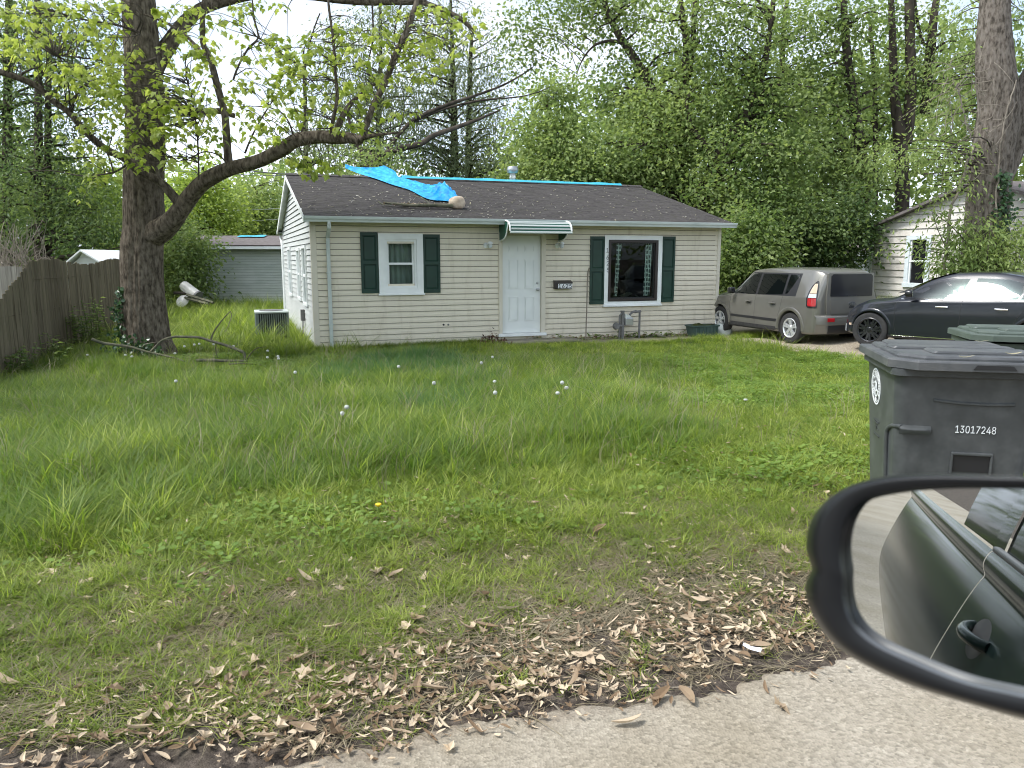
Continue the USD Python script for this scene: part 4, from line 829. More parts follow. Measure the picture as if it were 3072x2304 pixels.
for sd in (1, -1): obj('headlight', B.patch([(3.62, .72), (3.58, .82), (3.72, .885), (3.90, .80), (3.94, .70), (3.8, .68)], .006, side=sd), M['clear_lens'], bd, smooth=True)
# windscreen and cabin block so the glass looks into a dark cabin
P = [[[x, y, z_] for y in np.linspace(-w, w, 10)] for x, z_, w in ((2.31, 1.55, .60), (2.6, 1.365, .62), (2.83, 1.19, .64), (2.98, 1.10, .66))]
v, f = MB().grid(np.array(P)).out; obj('windscreen', (v + [.012, 0, .012], f), M['black_gloss'], bd, smooth=True)

# ---- black saloon, broadside
SH = 43.0
sp_ = onz(2604, 1037, -0.13); sd_ = np.array([-math.sin(math.radians(SH)), math.cos(math.radians(SH))]); sl_ = np.array([-sd_[1], sd_[0]])
sorg = sp_[:2] - sd_ * 3.81 - sl_ * 0.90
sed = thing('parked_car', 'black saloon car parked in front of the beige neighbouring house', 'car', (sorg[0], sorg[1], float(sp_[2]) - .03), SH + 90)
B2 = CarBody([
    (0.00, .38, .82, .98, .60, .66, .50), (0.06, .32, .92, 1.07, .76, .76, .58), (0.25, .26, .96, 1.10, .86, .85, .64), (0.60, .22, .985, 1.13, .905, .885, .68), (0.95, .20, .99, 1.24, .915, .895, .64), (1.35, .19, .98, 1.38, .915, .90, .60),
    (1.9, .19, .95, 1.445, .915, .90, .60), (2.45, .19, .93, 1.43, .915, .90, .60), (2.85, .19, .92, 1.31, .915, .90, .62), (3.25, .19, .91, 1.07, .915, .895, .66), (3.50, .20, .885, .955, .915, .885, .69), (3.9, .21, .83, .905, .91, .86, .66),
    (4.12, .22, .76, .83, .83, .75, .56), (4.30, .23, .68, .75, .70, .62, .46), (4.40, .26, .60, .67, .56, .50, .36), (4.46, .36, .52, .58, .38, .34, .24)])
ax2 = (1.08, 3.81); body = B2.solid()
for x in ax2:
    for sd in (-1, 1): body = body - manifold3d.Manifold.cylinder(.30, .36, .36, 48).rotate((90, 0, 0)).translate((x, sd * 0.80 + .15, .335))
bd = obj('body', body, M['sedan'], sed, smooth=35)
w_f = [(2.30, .975), (2.22, 1.33), (2.44, 1.325), (2.72, 1.265), (3.0, 1.15), (3.22, 1.03), (3.26, .965)]
w_r = [(1.42, .995), (1.36, 1.12), (1.40, 1.27), (1.60, 1.33), (2.10, 1.345), (2.18, 1.0), (2.18, .98)]
w_q = [(1.33, 1.0), (1.28, 1.10), (1.33, 1.24), (1.30, 1.02)]
w_q = [(1.37, 1.0), (1.05, 1.02), (1.18, 1.15), (1.36, 1.255), (1.33, 1.12)]
for sd in (1, -1):
    obj('window_surround', B2.patch([(.98, .995), (1.12, 1.16), (1.34, 1.30), (1.6, 1.365), (2.1, 1.378), (2.46, 1.36), (2.76, 1.295), (3.05, 1.17), (3.30, 1.03), (3.34, .945)], .0015, side=sd), M['black_gloss'], bd, smooth=True)
    for g_ in (w_f, w_r, w_q): obj('side_window', B2.patch(g_, .0045, side=sd), M['glass_car'] if g_ is w_q else M['glass_car'], bd, smooth=True)
    obj('belt_trim', B2.patch([(1.02, .985), (1.02, 1.0), (2.3, .975), (3.30, .952), (3.30, .937), (2.3, .958)], .008, .25, side=sd), M['chrome'], bd, smooth=True)
    obj('sill_trim', B2.patch([(1.5, .262), (1.5, .275), (3.4, .275), (3.4, .262)], .008, .3, side=sd), M['chrome'], bd)
    for pts in ([(1.0, 1.0), (1.12, .93), (1.30, .80), (1.42, .62), (1.48, .3)], [(2.24, .97), (2.26, .6), (2.22, .27)], [(3.30, .94), (3.36, .85), (3.36, .5), (3.30, .27)]): obj('door_gap', line_on(B2, pts, sd), M['black'], bd)
    for x0 in (1.52, 2.46):
        m = MB(); P = np.array([[x0 + t, sd * (B2.y(x0 + t, .83) + .024 + .012 * math.sin(math.pi * t / .2)), .83] for t in np.linspace(0, .2, 8)]); m.tube(P, .015, 8); obj('door_handle', m.out, M['chrome'], bd, smooth=True)
    for x in ax2:
        P = []
        for a in np.linspace(math.radians(-4), math.radians(184), 30):
            P.append([[x + r * math.cos(a), sd * (B2.y(np.clip(x + r * math.cos(a), .02, 4.8), max(.335 + r * math.sin(a), .2)) + o), max(.335 + r * math.sin(a), .21)] for r, o in ((.358, -.01), (.362, .010), (.395, .012), (.415, .002))])
        obj('wheel_arch', MB().grid(np.array(P)).out, M['sedan'], bd, smooth=True)
    mir = obj('door_mirror', rbox((3.02, sd * .90, .99), (3.16, sd * 1.10, 1.12), .05), M['black_gloss'], bd, smooth=40)
    m = MB(); m.box((3.012, sd * .92, 1.005), (3.018, sd * 1.08, 1.105)); obj('mirror_glass', m.out, M['chrome'], mir)
    obj('marker_lamp', B2.patch([(4.16, .40), (4.16, .44), (4.28, .44), (4.28, .40)], .008, side=sd), M['amber_lens'], bd)
    obj('headlight', B2.patch([(4.08, .62), (4.12, .69), (4.28, .64), (4.36, .57), (4.28, .56)], .006, side=sd), M['black_gloss'], bd, smooth=True)
for x in ax2:
    for sd in (1, -1): wheel(sed, (x, sd * .905, .335), .335, .235, .20, sd, M['black_gloss'], 7, 'twin')
P = [[[x, y, z_] for y in np.linspace(-w, w, 10)] for x, z_, w in ((.62, 1.125, .60), (.85, 1.215, .60), (1.1, 1.32, .57), (1.32, 1.395, .54))]; v, f = MB().grid(np.array(P)).out; obj('rear_window', (v + [-.015, 0, .022], f), M['black_gloss'], bd, smooth=True)
P = [[[x, y, z_] for y in np.linspace(-w, w, 10)] for x, z_, w in ((2.5, 1.42, .55), (2.85, 1.305, .58), (3.2, 1.125, .62), (3.42, 1.02, .65))]; v, f = MB().grid(np.array(P)).out; obj('windscreen', (v + [.012, 0, .018], f), M['black_gloss'], bd, smooth=True)

# ================================================================ wheeled bins
def cart(body_mat, lid_mat, label, loc, rotz, full=True, lid_tilt=0.0):
    """front face towards -y; origin below the front left corner of the lid"""
    c = thing('wheeled_bin', label, 'bin', loc, rotz, None)
    W_, Dp, Hh = .84, .86, 1.00
    nv, P = 26, []
    def rr(z, w0, w1, d0, d1, r=.07, n=6):
        pts = []
        for (cx, cy, a0) in ((w1 - r, d0 + r, -90), (w1 - r, d1 - r, 0), (w0 + r, d1 - r, 90), (w0 + r, d0 + r, 180)):
            for a in np.linspace(a0, a0 + 90, n): pts.append([cx + r * math.cos(math.radians(a)), cy + r * math.sin(math.radians(a)), z])
        return pts
    zs = [.06, .10, .30, .40, .415, .44, .452, .60, .70, .715, .74, .752, .86, .885, .89, .93]
    rows = []
    for z in zs:
        t = z / .93; ins = .055 * (1 - t) + .03
        bulge = 0
        if z >= .89: ins = .008
        rows.append(rr(z, ins - bulge, W_ - ins + bulge, ins * .9 - bulge + .012, Dp - ins * 1.3))
    rows.append([[W_ / 2 + (x - W_ / 2) * .93, Dp / 2 + (y - Dp / 2) * .93, .93] for x, y, z in rows[-1]]); rows.append([[W_ / 2 + (x - W_ / 2) * .86, Dp / 2 + (y - Dp / 2) * .86, .5] for x, y, z in rows[-1]])
    P = np.array(rows); P = np.concatenate([P, P[:, :1]], 1); m = MB().grid(P); q = P[0, :-1]; m.add(np.vstack([q, q.mean(0)[None]]), [[len(q), (i + 1) % len(q), i] for i in range(len(q))])
    b = obj('body', m.out, body_mat, c, smooth=38)
    # lid: stepped slab with chamfered front corners, raised fields, handle slot
    def outline(i, ch=.13):
        return sg.Polygon([(i + ch, i - .03), (W_ - i - ch, i - .03), (W_ - i, i + ch * .75), (W_ - i, Dp - i), (i, Dp - i), (i, i + ch * .75)]).buffer(.02).buffer(-.02).buffer(-.015).buffer(.015)
    lid = MB(); lv = []
    def slab(poly, z0, z1, bev=.008):
        a = trimesh.creation.extrude_polygon(poly, z1 - z0 - bev, engine='earcut'); v = a.vertices.copy(); v[:, 2] += z0; lid.add(v, a.faces)
        o = np.array(poly.exterior.coords)[:-1]; i2 = poly.buffer(-bev)
        cen = np.array(poly.centroid.coords)[0]; inn = o + (cen - o) / np.linalg.norm(cen - o, axis=1, keepdims=True) * bev * 1.3; n_ = len(o)
        v = np.vstack([np.c_[o, np.full(n_, z1 - bev)], np.c_[inn, np.full(n_, z1)]]); lid.add(v, [[k, (k + 1) % n_, n_ + (k + 1) % n_, n_ + k] for k in range(n_)])
        tv, tf = trimesh.creation.triangulate_polygon(sg.Polygon(inn), engine='earcut'); lid.add(np.c_[tv, np.full(len(tv), z1)], tf)
    slab(outline(-.012), .934, .985); slab(outline(.05, .12), .985, 1.008, .012)
    for poly in (sg.box(.14, .56, W_ - .12, .78).buffer(.03), sg.box(.26, .16, W_ - .07, .33).buffer(.02), sg.box(.10, .40, W_ - .10, .50).buffer(.03)): slab(poly, 1.008, 1.024, .010)
    v, f = lid.out
    if lid_tilt: v = v.copy(); v[:, 2] += (Dp - v[:, 1]) * lid_tilt
    ld = obj('lid', (v, f), lid_mat, c, smooth=30)
    m = MB(); zz = .94 + lid_tilt * Dp; m.prism([(.40, zz + .006), (.62, zz + .006), (.60, zz + .030), (.42, zz + .030)], -.0452, -.034, 1); obj('handle_slot', m.out, M['black'], ld)
    m = MB(); m.tube([(.06, Dp + .05, .95), (W_ - .06, Dp + .05, .95)], .018, 10); m.box((.10, Dp - .03, .93), (.14, Dp + .05, .965)); m.box((W_ - .14, Dp - .03, .93), (W_ - .10, Dp + .05, .965)); obj('handle', m.out, body_mat, c, smooth=40)
    for x in (.13, W_ - .18):
        m = MB(); m.lathe([(0, 0), (.10, 0), (.13, .01), (.135, .025), (.13, .04), (.10, .05), (0, .05)], 24); v, f = m.out; w = obj('wheel', (np.stack([x + v[:, 2], Dp - .13 + v[:, 0], .135 + v[:, 1]], -1), f), M['rubber'], c, smooth=35)
    if full:
        # moulded pocket, ledges and side frame
        sl = .10 / .93; fy = lambda z: (.055 * (1 - z / .93) + .03) * .9 + .012; fx = lambda z: .055 * (1 - z / .93) + .03
        m = MB(); v = []
        for z0, z1 in ((.33, .43),):
            m.add([[.37, fy(z1) - .003, z1], [.57, fy(z1) - .003, z1], [.57, fy(z0) - .003, z0], [.37, fy(z0) - .003, z0]], [[0, 1, 2, 3]])
        obj('pocket', m.out, M['black'], b)
        m = MB(); m.mesh(rbox((.36, fy(.44) - .014, .43), (.58, fy(.44) + .02, .448), .006)); m.mesh(rbox((.36, fy(.38) - .016, .32), (.372, fy(.38) + .03, .445), .005)); m.mesh(rbox((.568, fy(.38) - .016, .32), (.58, fy(.38) + .03, .445), .005)); obj('pocket_rim', m.out, body_mat, b, smooth=30)
        m = MB(); ws = np.linspace(.24, .66, 20); P = np.array([[[x, fy(.735) - o, .735 + dz + .012 * ((x - .50) / .22) ** 2] for o, dz in ((0, .012), (.010, .004), (.010, -.004), (-.006, -.014))] for x in ws]); obj('ledge', m.grid(P).out, body_mat, b, smooth=40)
        m = MB(); ws = np.linspace(.07, .24, 14); P = np.array([[[x, fy(.575) - o * math.sin(math.pi * (x - .06) / .19) ** .5, .575 + dz] for o, dz in ((-.002, .022), (.030, .004), (.030, -.008), (-.002, -.034))] for x in ws]); obj('grip', m.grid(P).out, body_mat, b, smooth=40)
        m = MB(); m.tube(spline([(fx(.66) + .035, fy(.58) - .006, .585), (fx(.57) + .004, fy(.57) + .07, .575), (fx(.5) - .010, fy(.5) + .16, .52), (fx(.3) - .008, fy(.3) + .17, .30), (fx(.12) - .006, fy(.12) + .17, .12)], 24), .013, 8); obj('side_rib', m.out, body_mat, b, smooth=True)
        # number
        t = meshkit.text_mesh('13017248', .043, .0015); v = t.vertices - [t.bounds.mean(0)[0], t.bounds.mean(0)[1], 0]; zz = .585 + v[:, 1]
        obj('number', (np.stack([.475 + v[:, 0] * .72, np.array([fy(z_) for z_ in zz]) - .0022 - v[:, 2], zz], -1), t.faces[:, ::-1]), M['white_num'], b)
        # round white city emblem on the left side: rings, lettering round the rim, lamp-like device
        def on_side(poly_or_mesh, cy, cz):
            v, f = poly_or_mesh; zz = cz + v[:, 1]; return np.stack([np.array([fx(z_) for z_ in zz]) - .0022 - v[:, 2], cy - v[:, 0], zz], -1), f[:, ::-1]
        em = MB(); ex = lambda p, h=.0012: (lambda e: (np.asarray(e.vertices), np.asarray(e.faces)))(trimesh.creation.extrude_polygon(p, h, engine='earcut'))
        C = lambda r: sg.Point(0, 0).buffer(r, 32)
        emb = [C(.098).difference(C(.090)), C(.084).difference(C(.080)), C(.056).difference(C(.053)), sg.LineString([(0, .05), (0, .025)]).buffer(.003), sg.LineString([(-.03, .018), (-.015, .024), (.012, .018), (.018, -.012)]).buffer(.005),
               sg.LineString([(-.02, .015), (-.02, -.008)]).buffer(.004), sg.LineString([(.002, .012), (-.008, -.02)]).buffer(.004), sg.LineString([(-.045, -.012), (-.02, -.03), (-.012, -.055)]).buffer(.0045), sg.LineString([(.035, -.03), (.012, -.05), (-.012, -.052)]).buffer(.004),
               sg.box(-.02, -.078, .014, -.061), sg.box(-.012, .058, .0, .078), sg.LineString([(-.006, -.024), (.02, -.016), (.038, -.022)]).buffer(.0055)]
        for p in emb: em.add(*on_side(ex(shapely.affinity.scale(p, 1.2, 1.2, origin=(0, 0))), .54, .745))
        word = 'CITY OF EVANSVILLE'
        for k, ch in enumerate(word):
            if ch == ' ': continue
            a = math.radians(215 - k * (250 / (len(word) - 1))); t = meshkit.text_mesh(ch, .019, .0012, bold=True); v = t.vertices - [t.bounds.mean(0)[0], .0095, 0]
            th = a - math.pi / 2; rot = np.array([[math.cos(th), -math.sin(th)], [math.sin(th), math.cos(th)]]); w2 = v[:, :2] @ rot.T + .068 * np.array([math.cos(a), math.sin(a)]); em.add(*on_side((np.c_[w2 * 1.2, v[:, 2]], t.faces), .54, .745))
        v, f = em.out; obj('emblem', (v, f), M['white_num'], b)
        fr_ = [sg.LineString([(-.075, .048), (.075, .048)]).buffer(.0022), sg.LineString([(-.075, -.048), (.075, -.048)]).buffer(.0022), sg.LineString([(-.06, .033), (.045, .033)]).buffer(.0025), sg.LineString([(-.02, .012), (.01, .012), (.01, -.004), (-.02, -.004)]).buffer(.002), sg.LineString([(.03, -.008), (.055, -.008)]).buffer(.002)]
        em = MB()
        for p in fr_: em.add(*on_side(ex(p, .004), .52, .48))
        obj('embossed_mark', em.out, body_mat, b)
    return c
c0 = onz(2688, 1078, ZC - .575); gz = float(c0[2]) - .99
cart(M['bin'], M['bin_lid'], 'dark grey wheeled bin numbered 13017248 with round white emblem', (c0[0] + .0, c0[1] + .02, gz), -12.5)
c1 = onz(2830, 1013, ZC - .575)
cart(M['bin_green'], M['bin_green'], 'greener wheeled bin behind the numbered bin, only its lid showing', (c1[0] + .60, c1[1] + .62, gz - .05), -17, False, .02)
# ================================================================ the photographer's car: left flank with its door mirror
EH = U2                                                    # heading: along the street, to the right
EL = D2                                                    # outwards, towards the house
BELT, SIDE = 1.22, -0.04                                    # beltline height, flank plane outside the camera
Rm = np.array([[EH[0], EL[0], 0], [EH[1], EL[1], 0], [0, 0, 1.0]])
ec = lambda a, l, z: np.array([a, l, z])
ego = thing('parked_car', 'dark car the photo is taken from, its black door mirror in the lower right corner', 'car', (0, 0, 0), math.degrees(TH))
fwd = lambda P: np.array([P[:2] @ EH, P[:2] @ EL, P[2]])    # world to car axes (car origin under the camera)
# flank profile: (outward offset, height)
prof = np.array([(-.06, .27), (0, .30), (.06, .39), (.105, .50), (.135, .62), (.152, .72), (.154, .80), (.138, .88), (.112, .97), (.078, 1.07), (.052, 1.135), (.040, 1.155), (.050, 1.175), (.048, 1.195), (.040, 1.213), (.032, BELT)])
prof = chaikin(prof, 2)
def flank(a0, a1, n=40, lo=0, hi=None, off=0.0):
    pr = prof[(prof[:, 1] >= lo) & (prof[:, 1] <= (hi or 9))]
    return MB().grid(np.array([[[a, SIDE + o + off - .012 * ((a + .9) / 2.2) ** 2 * (1 if a > -3 else 1.0), z] for o, z in pr] for a in np.linspace(a0, a1, n)]))
obj('front_door', flank(-.42, .46).out, M['ego'], ego, smooth=30)
obj('rear_door', flank(-1.42, -.428).out, M['ego'], ego, smooth=30)
obj('rear_quarter', flank(-4.3, -1.428, 60).out, M['ego'], ego, smooth=30)
obj('front_wing', flank(.468, 1.25).out, M['ego'], ego, smooth=30)
for a, b in ((-.42, .30), (-1.42, -.43)):
    m = MB(); m.mesh(rbox((a, SIDE + .016, BELT - .004), (b, SIDE + .036, BELT + .012), .006)); obj('belt_moulding', m.out, M['black'], ego, smooth=30)
# rear side window, pillars and roof edge behind the driver
P = np.array([[[a, SIDE + .016 - .12 * t ** 1.2, BELT + .40 * t] for t in np.linspace(0, 1, 8)] for a in np.linspace(-1.36, -.50, 12)]); obj('rear_side_window', MB().grid(P).out, M['dark_window'], ego, smooth=True)
for a0, a1 in ((-.50, -.40), (-1.50, -1.36)):
    P = np.array([[[a, SIDE + .022 - .12 * t ** 1.2, BELT + .40 * t] for t in np.linspace(0, 1, 8)] for a in np.linspace(a0, a1, 4)]); obj('pillar', MB().grid(P).out, M['dark_window'], ego, smooth=True)
P = np.array([[[a, SIDE + .016 - .12 * t ** 1.2, BELT + .40 * t] for t in np.linspace(0, 1, 8)] for a in np.linspace(-2.1, -1.5, 8)]); obj('quarter_window', MB().grid(P).out, M['dark_window'], ego, smooth=True)
pz_ = prof[np.argsort(prof[:, 1])]; fo = lambda z: float(np.interp(z, pz_[:, 1], pz_[:, 0]))
for a in (-.24, -1.22):
    m = MB(); t = np.linspace(0, 1, 14); m.tube(np.stack([a + .21 * t, SIDE + fo(1.06) - .004 + .034 * np.sin(np.pi * t) ** .6, 1.06 + 0 * t], -1), .0135, 10); obj('door_handle', m.out, M['ego'], ego, smooth=True)
    m = MB(); c_ = np.linspace(0, 2 * np.pi, 24); P = [[[a + .105 + r * 1.25 * math.cos(q), SIDE + fo(1.055 + r * .62 * math.sin(q)) + d_ - .002, 1.055 + r * .62 * math.sin(q)] for q in c_] for r, d_ in ((.075, .0015), (.05, .004), (.0, .005))]; obj('handle_recess', m.grid(np.array(P)).out, M['rubber'], ego, smooth=True)
for c_, r in ((np.array([1.25, .35]), .36), (np.array([-1.75, .35]), .36)):
    m = MB(); m.lathe([(.22, .0), (.33, .0), (.35, -.03), (.35, -.2), (.2, -.2)], 32); v, f = m.out; obj('wheel', (np.stack([c_[0] + v[:, 0], SIDE + .03 + v[:, 2], c_[1] + v[:, 1]], -1), f), M['rubber'], ego, smooth=35)
# mirror: housing outline measured in the photo, glass set so that it looks straight back along the flank
mc_dir = ray(2960, 1790); DM = 0.50
def mpt(sx, sy, depth):
    d = ray(sx, sy); return CAM + d * depth / np.linalg.norm(ray(2960, 1790)) * 1.0
dview = ray(2545, 1310); dview /= np.linalg.norm(dview); rback = np.r_[-EH, 0.0]; rback = rback / np.linalg.norm(rback)
gn = rback - dview; gn /= np.linalg.norm(gn)                # glass normal
gcen = CAM + mc_dir / np.linalg.norm(mc_dir) * DM
def on_glass(sx, sy, back=0.0):
    d = ray(sx, sy); s = ((gcen - CAM) @ gn - back) / (d @ gn); return CAM + d * s
def loop(pts, n=160):
    p = np.array(pts + [pts[0]], float); d = np.r_[0, np.cumsum(np.linalg.norm(np.diff(p, axis=0), axis=1))]
    from scipy.interpolate import CubicSpline
    q = np.linspace(0, d[-1], n + 1)[:-1]; return np.stack([CubicSpline(d, p[:, k], bc_type='periodic')(q) for k in (0, 1)], 1)
# outer rim (front lip towards the viewer) and glass opening, photo coordinates
outer = loop([(2424, 1590), (2420, 1650), (2432, 1690), (2437, 1708), (2424, 1732), (2416, 1760), (2440, 1850), (2500, 1930), (2600, 1998), (2740, 2060), (2900, 2110), (3080, 2160), (3250, 2190), (3420, 2180), (3530, 2060), (3560, 1800), (3520, 1560), (3400, 1450), (3200, 1428), (2950, 1425), (2760, 1422), (2640, 1432), (2540, 1462), (2470, 1510)])
inner = loop([(2548, 1760), (2540, 1650), (2558, 1560), (2592, 1513), (2660, 1488), (2800, 1470), (3000, 1467), (3200, 1470), (3370, 1500), (3450, 1620), (3460, 1850), (3400, 2040), (3250, 2110), (3072, 2078), (2900, 2040), (2740, 1975), (2620, 1915), (2568, 1860)])
def ringpts(L, back): return np.array([on_glass(x, y, back) for x, y in L])
def relax(L, ref):                                         # start both loops at matching angles
    c = ref.mean(0); a = np.unwrap(np.arctan2(*(L - c).T[::-1])); return L
ctr = np.array([2960.0, 1790.0])
def polar(L, n=200):
    a = np.arctan2(L[:, 1] - ctr[1], L[:, 0] - ctr[0]); o = np.argsort(a); a, L = a[o], L[o]; t = np.linspace(-np.pi, np.pi, n, endpoint=False)
    return np.stack([np.interp(t, np.r_[a - 2 * np.pi, a, a + 2 * np.pi], np.r_[L[:, k], L[:, k], L[:, k]]) for k in (0, 1)], 1)
outer, inner = polar(outer), polar(inner)
sc = lambda L, k: ctr + (L - ctr) * k
mid = inner * .55 + outer * .45
rings = [ringpts(inner, .007), ringpts(inner * .93 + outer * .07, .001), ringpts(inner * .8 + outer * .2, -.004), ringpts(mid * .6 + outer * .4, -.006), ringpts(outer * .86 + inner * .14, -.004), ringpts(outer, 0.008), ringpts(sc(outer, 1.0), .022),
         ringpts(sc(outer, .985), .045), ringpts(sc(outer, .93), .075), ringpts(sc(outer, .80), .105), ringpts(sc(outer, .55), .125), ringpts(sc(outer, .25), .132), ringpts(sc(outer, .02), .134)]
to_car = lambda P: np.stack([P[..., :2] @ EH, P[..., :2] @ EL, P[..., 2]], -1)
P = to_car(np.array(rings)); P = np.concatenate([P, P[:, :1]], 1)
hs = obj('door_mirror', MB().grid(P).out, M['mirror_black'], ego, smooth=40, label='black moulded housing of the door mirror')
gl = ringpts(sc(inner, 1.004), .005); M['mirror'] = pm('mirror_glass', (0.74, 0.76, 0.75), rough=0.0, metal=1.0)
v = np.vstack([to_car(gl), to_car(gl).mean(0)[None]]); nn = len(gl); obj('mirror_glass', (v, np.array([[nn, i, (i + 1) % nn] for i in range(nn)])), M['mirror'], hs)
a_ = to_car(on_glass(3250, 2000, .06)); m = MB(); m.mesh(rbox((a_[0] - .05, SIDE - .02, BELT - .02), (a_[0] + .06, a_[1], BELT + .05), .02)); obj('mirror_arm', m.out, M['black'], hs, smooth=40)

# ================================================================ fences on the left
fa, fb = G(104, 1100), G(352, 1003)
fa[:2] += 0.0
fd = (fb - fa)[:2]; fl = np.linalg.norm(fd); fd /= fl
HF = 1.83
fence = thing('fence', 'weathered brown wooden picket fence sloping down towards the street', 'fence')
x = -3.2; k = 0
fn = np.array([-fd[1], fd[0]])
def board(parent, p, w, h, dirv, th, mat, lean, z0):
    c = np.array([p[0], p[1], z0]); m = MB(); m.prism([(-w / 2, 0), (w / 2, 0), (w / 2, h - .012), (w / 2 - .02, h), (-w / 2 + .02, h), (-w / 2, h - .012)], -th / 2, th / 2, 1)
    v, f = m.out; v = v @ rotm((0, 1, 0), lean).T; v = np.stack([c[0] + v[:, 0] * dirv[0] - v[:, 1] * dirv[1], c[1] + v[:, 0] * dirv[1] + v[:, 1] * dirv[0], c[2] + v[:, 2]], -1); return obj('picket', (v, f), mat, parent)
while x < fl + 3.0:
    p = fa[:2] + fd * x; g = float(ground(*p)); drop = 0.62 * max(0, min(1, (0.25 - x) / 1.9)) ** 1.0 if x < .25 else 0
    h = HF - drop + R.normal(0, .012) + .05 * math.sin(x * 1.3)
    board(fence, p + fn * R.normal(0, .004), .138, h, fd, .018, M['fence'], R.normal(0, .35), g - .03); x += .1425 + R.uniform(0, .004); k += 1
for z_ in (.35, .95, 1.5):
    m = MB(); a, b = fa[:2] + fd * (0.3 if z_ > 1.2 else -3.0), fa[:2] + fd * (fl + 2.8); a, b = a + fn * .03, b + fn * .03; m.tube([[*a, float(ground(*a)) + z_], [*b, float(ground(*b)) + z_]], .04, 4); obj('rail', m.out, M['fence'], fence)
x = -2.6
while x < fl + 3.0:
    p = fa[:2] + fd * x + fn * .07; g = float(ground(*p)); m = MB(); m.box((p[0] - .045, p[1] - .045, g - .2), (p[0] + .045, p[1] + .045, g + (1.7 if x > .2 else 1.1))); obj('post', m.out, M['fence'], fence); x += 2.4
# leaning stray board in front of the fence
m = MB(); q0, q1 = at(385, 1010, fb[1] - 3.4), at(365, 825, fb[1] - 3.25); q0[2] = float(ground(q0[0], q0[1])) - .02; m.tube([q0, q0 * .5 + q1 * .5, q1], [.034, .032, .03], 4)
obj('loose_board', m.out, M['bark_dark'], label='thin dark post leaning against the brown fence beside the big maple', cat='post')
# pale fence of the next yard, seen over the low end
fence2 = thing('fence', 'paler grey wooden fence behind the brown picket fence at the left edge', 'fence')
qa, qb = at(-160, 800, 20.0), at(66, 798, 20.0); d2 = (qb - qa)[:2]; l2 = np.linalg.norm(d2); d2 /= l2; x = 0.0
while x < l2:
    p = qa[:2] + d2 * x; g = float(ground(*p)); board(fence2, p, .139, qa[2] - g + R.normal(0, .01), d2, .018, M['fence_grey'], R.normal(0, .3), g); x += .142
for z_ in (.4, 1.2): m = MB(); m.tube([[*qa[:2] + [0, .05], float(ground(*qa[:2])) + z_], [*qb[:2] + [0, .05], float(ground(*qb[:2])) + z_]], .04, 4); obj('rail', m.out, M['fence_grey'], fence2)

# ================================================================ buildings behind
def lap_wall(parent, name, p, q, z0, z1, expo, mat, proud=.02):
    """boards along p-q (world xy), facing right-hand side of p to q seen from the camera"""
    d = q - p; L = np.linalg.norm(d); d = d / L; n = np.array([d[1], -d[0]])
    m = MB(); m.grid(np.array([[[*(p + d * 0 - n * .03), z0], [*(p + d * L - n * .03), z0]], [[*(p - n * .03), z1], [*(q - n * .03), z1]]])); w = obj(name, m.out, M['dark'], parent)
    z = z0
    while z < z1 - .02:
        t = min(z + expo, z1); m = MB(); P = np.array([[[*(c + n * o), zz] for c in (p, q)] for o, zz in ((-.01, z + .007), (proud, z + .006), (proud, z + .014), (.0, t))]); obj('siding_board', m.grid(P).out, mat, w); z += expo
    return w
# garage behind the left side of the house
GD = 31.0; ga, gb_ = at(560, 940, GD), at(905, 940, GD + .3); gz0 = at(700, 912, GD)[2] - .02; gtop = at(700, 742, GD)[2]; gbase = float(ground(ga[0], GD)) - .1
gar = thing('garage', 'pale green grey sided garage with brown roof behind the side yard', 'garage')
gb2 = gb_[:2] + (gb_ - ga)[:2] / np.linalg.norm((gb_ - ga)[:2]) * 2.6; gd = (gb2 - ga[:2]) / np.linalg.norm(gb2 - ga[:2]); gn_ = np.array([gd[1], -gd[0]])
lap_wall(gar, 'front_wall', ga[:2], gb2, gz0, gtop, .105, M['vinyl_green'])
m = MB(); P = np.array([[[*(c + gn_ * o), z_] for c in (ga[:2], gb2)] for o, z_ in ((-.02, gbase), (-.02, gz0 + .01))]); obj('skirting', m.grid(P).out, M['fence'], gar)
pitch = .13; dep = 3.2
m = MB(); 
for a_, b_ in (((.35, gtop + .03), (-dep, gtop + .03 + pitch * (dep + .35))), ((-dep, gtop + .03 + pitch * (dep + .35)), (-2 * dep - .35, gtop + .03))):
    for dz in (0, .05): m.grid(np.array([[[*(c + gn_ * o), z_ + dz] for c in (ga[:2] - gd * .3, gb2 + gd * .3)] for o, z_ in (a_, b_)]))
gr = obj('roof', m.out, M['roof_far'], gar)
m = MB(); m.grid(np.array([[[*(c + gn_ * o), z_] for c in (ga[:2] - gd * .3, gb2 + gd * .3)] for o, z_ in ((.32, gtop - .07), (.36, gtop - .07), (.37, gtop + .04), (.30, gtop + .04))])); obj('fascia', m.out, M['trim'], gar)
for p_ in (ga[:2], gb2):
    m = MB(); 
    P = [[*p_, gbase], [*(p_ - gn_ * 2 * dep), gbase], [*(p_ - gn_ * 2 * dep), gtop], [*(p_ - gn_ * dep), gtop + pitch * dep], [*p_, gtop]]; m.add(P, [[0, 1, 2, 2], [0, 2, 4, 4], [2, 3, 4, 4]]); obj('side_wall', m.out, M['vinyl_green'], gar)
m = MB(); q = np.array(at(640, 722, GD + 2.2)); P = np.array([[[*(ga[:2] + gd * u - gn_ * o), gtop + .10 + pitch * (o + .35) + .05 * meshkit.noise(np.array([u * 3, o * 4, 0.5]), 1)] for o in np.linspace(2.3, 3.0, 8)] for u in np.linspace(1.5, 2.6, 24)])
obj('tarp', m.grid(P).out, M['tarp_edge'], smooth=True, label='faded blue tarp patch on the brown garage roof', cat='tarp')
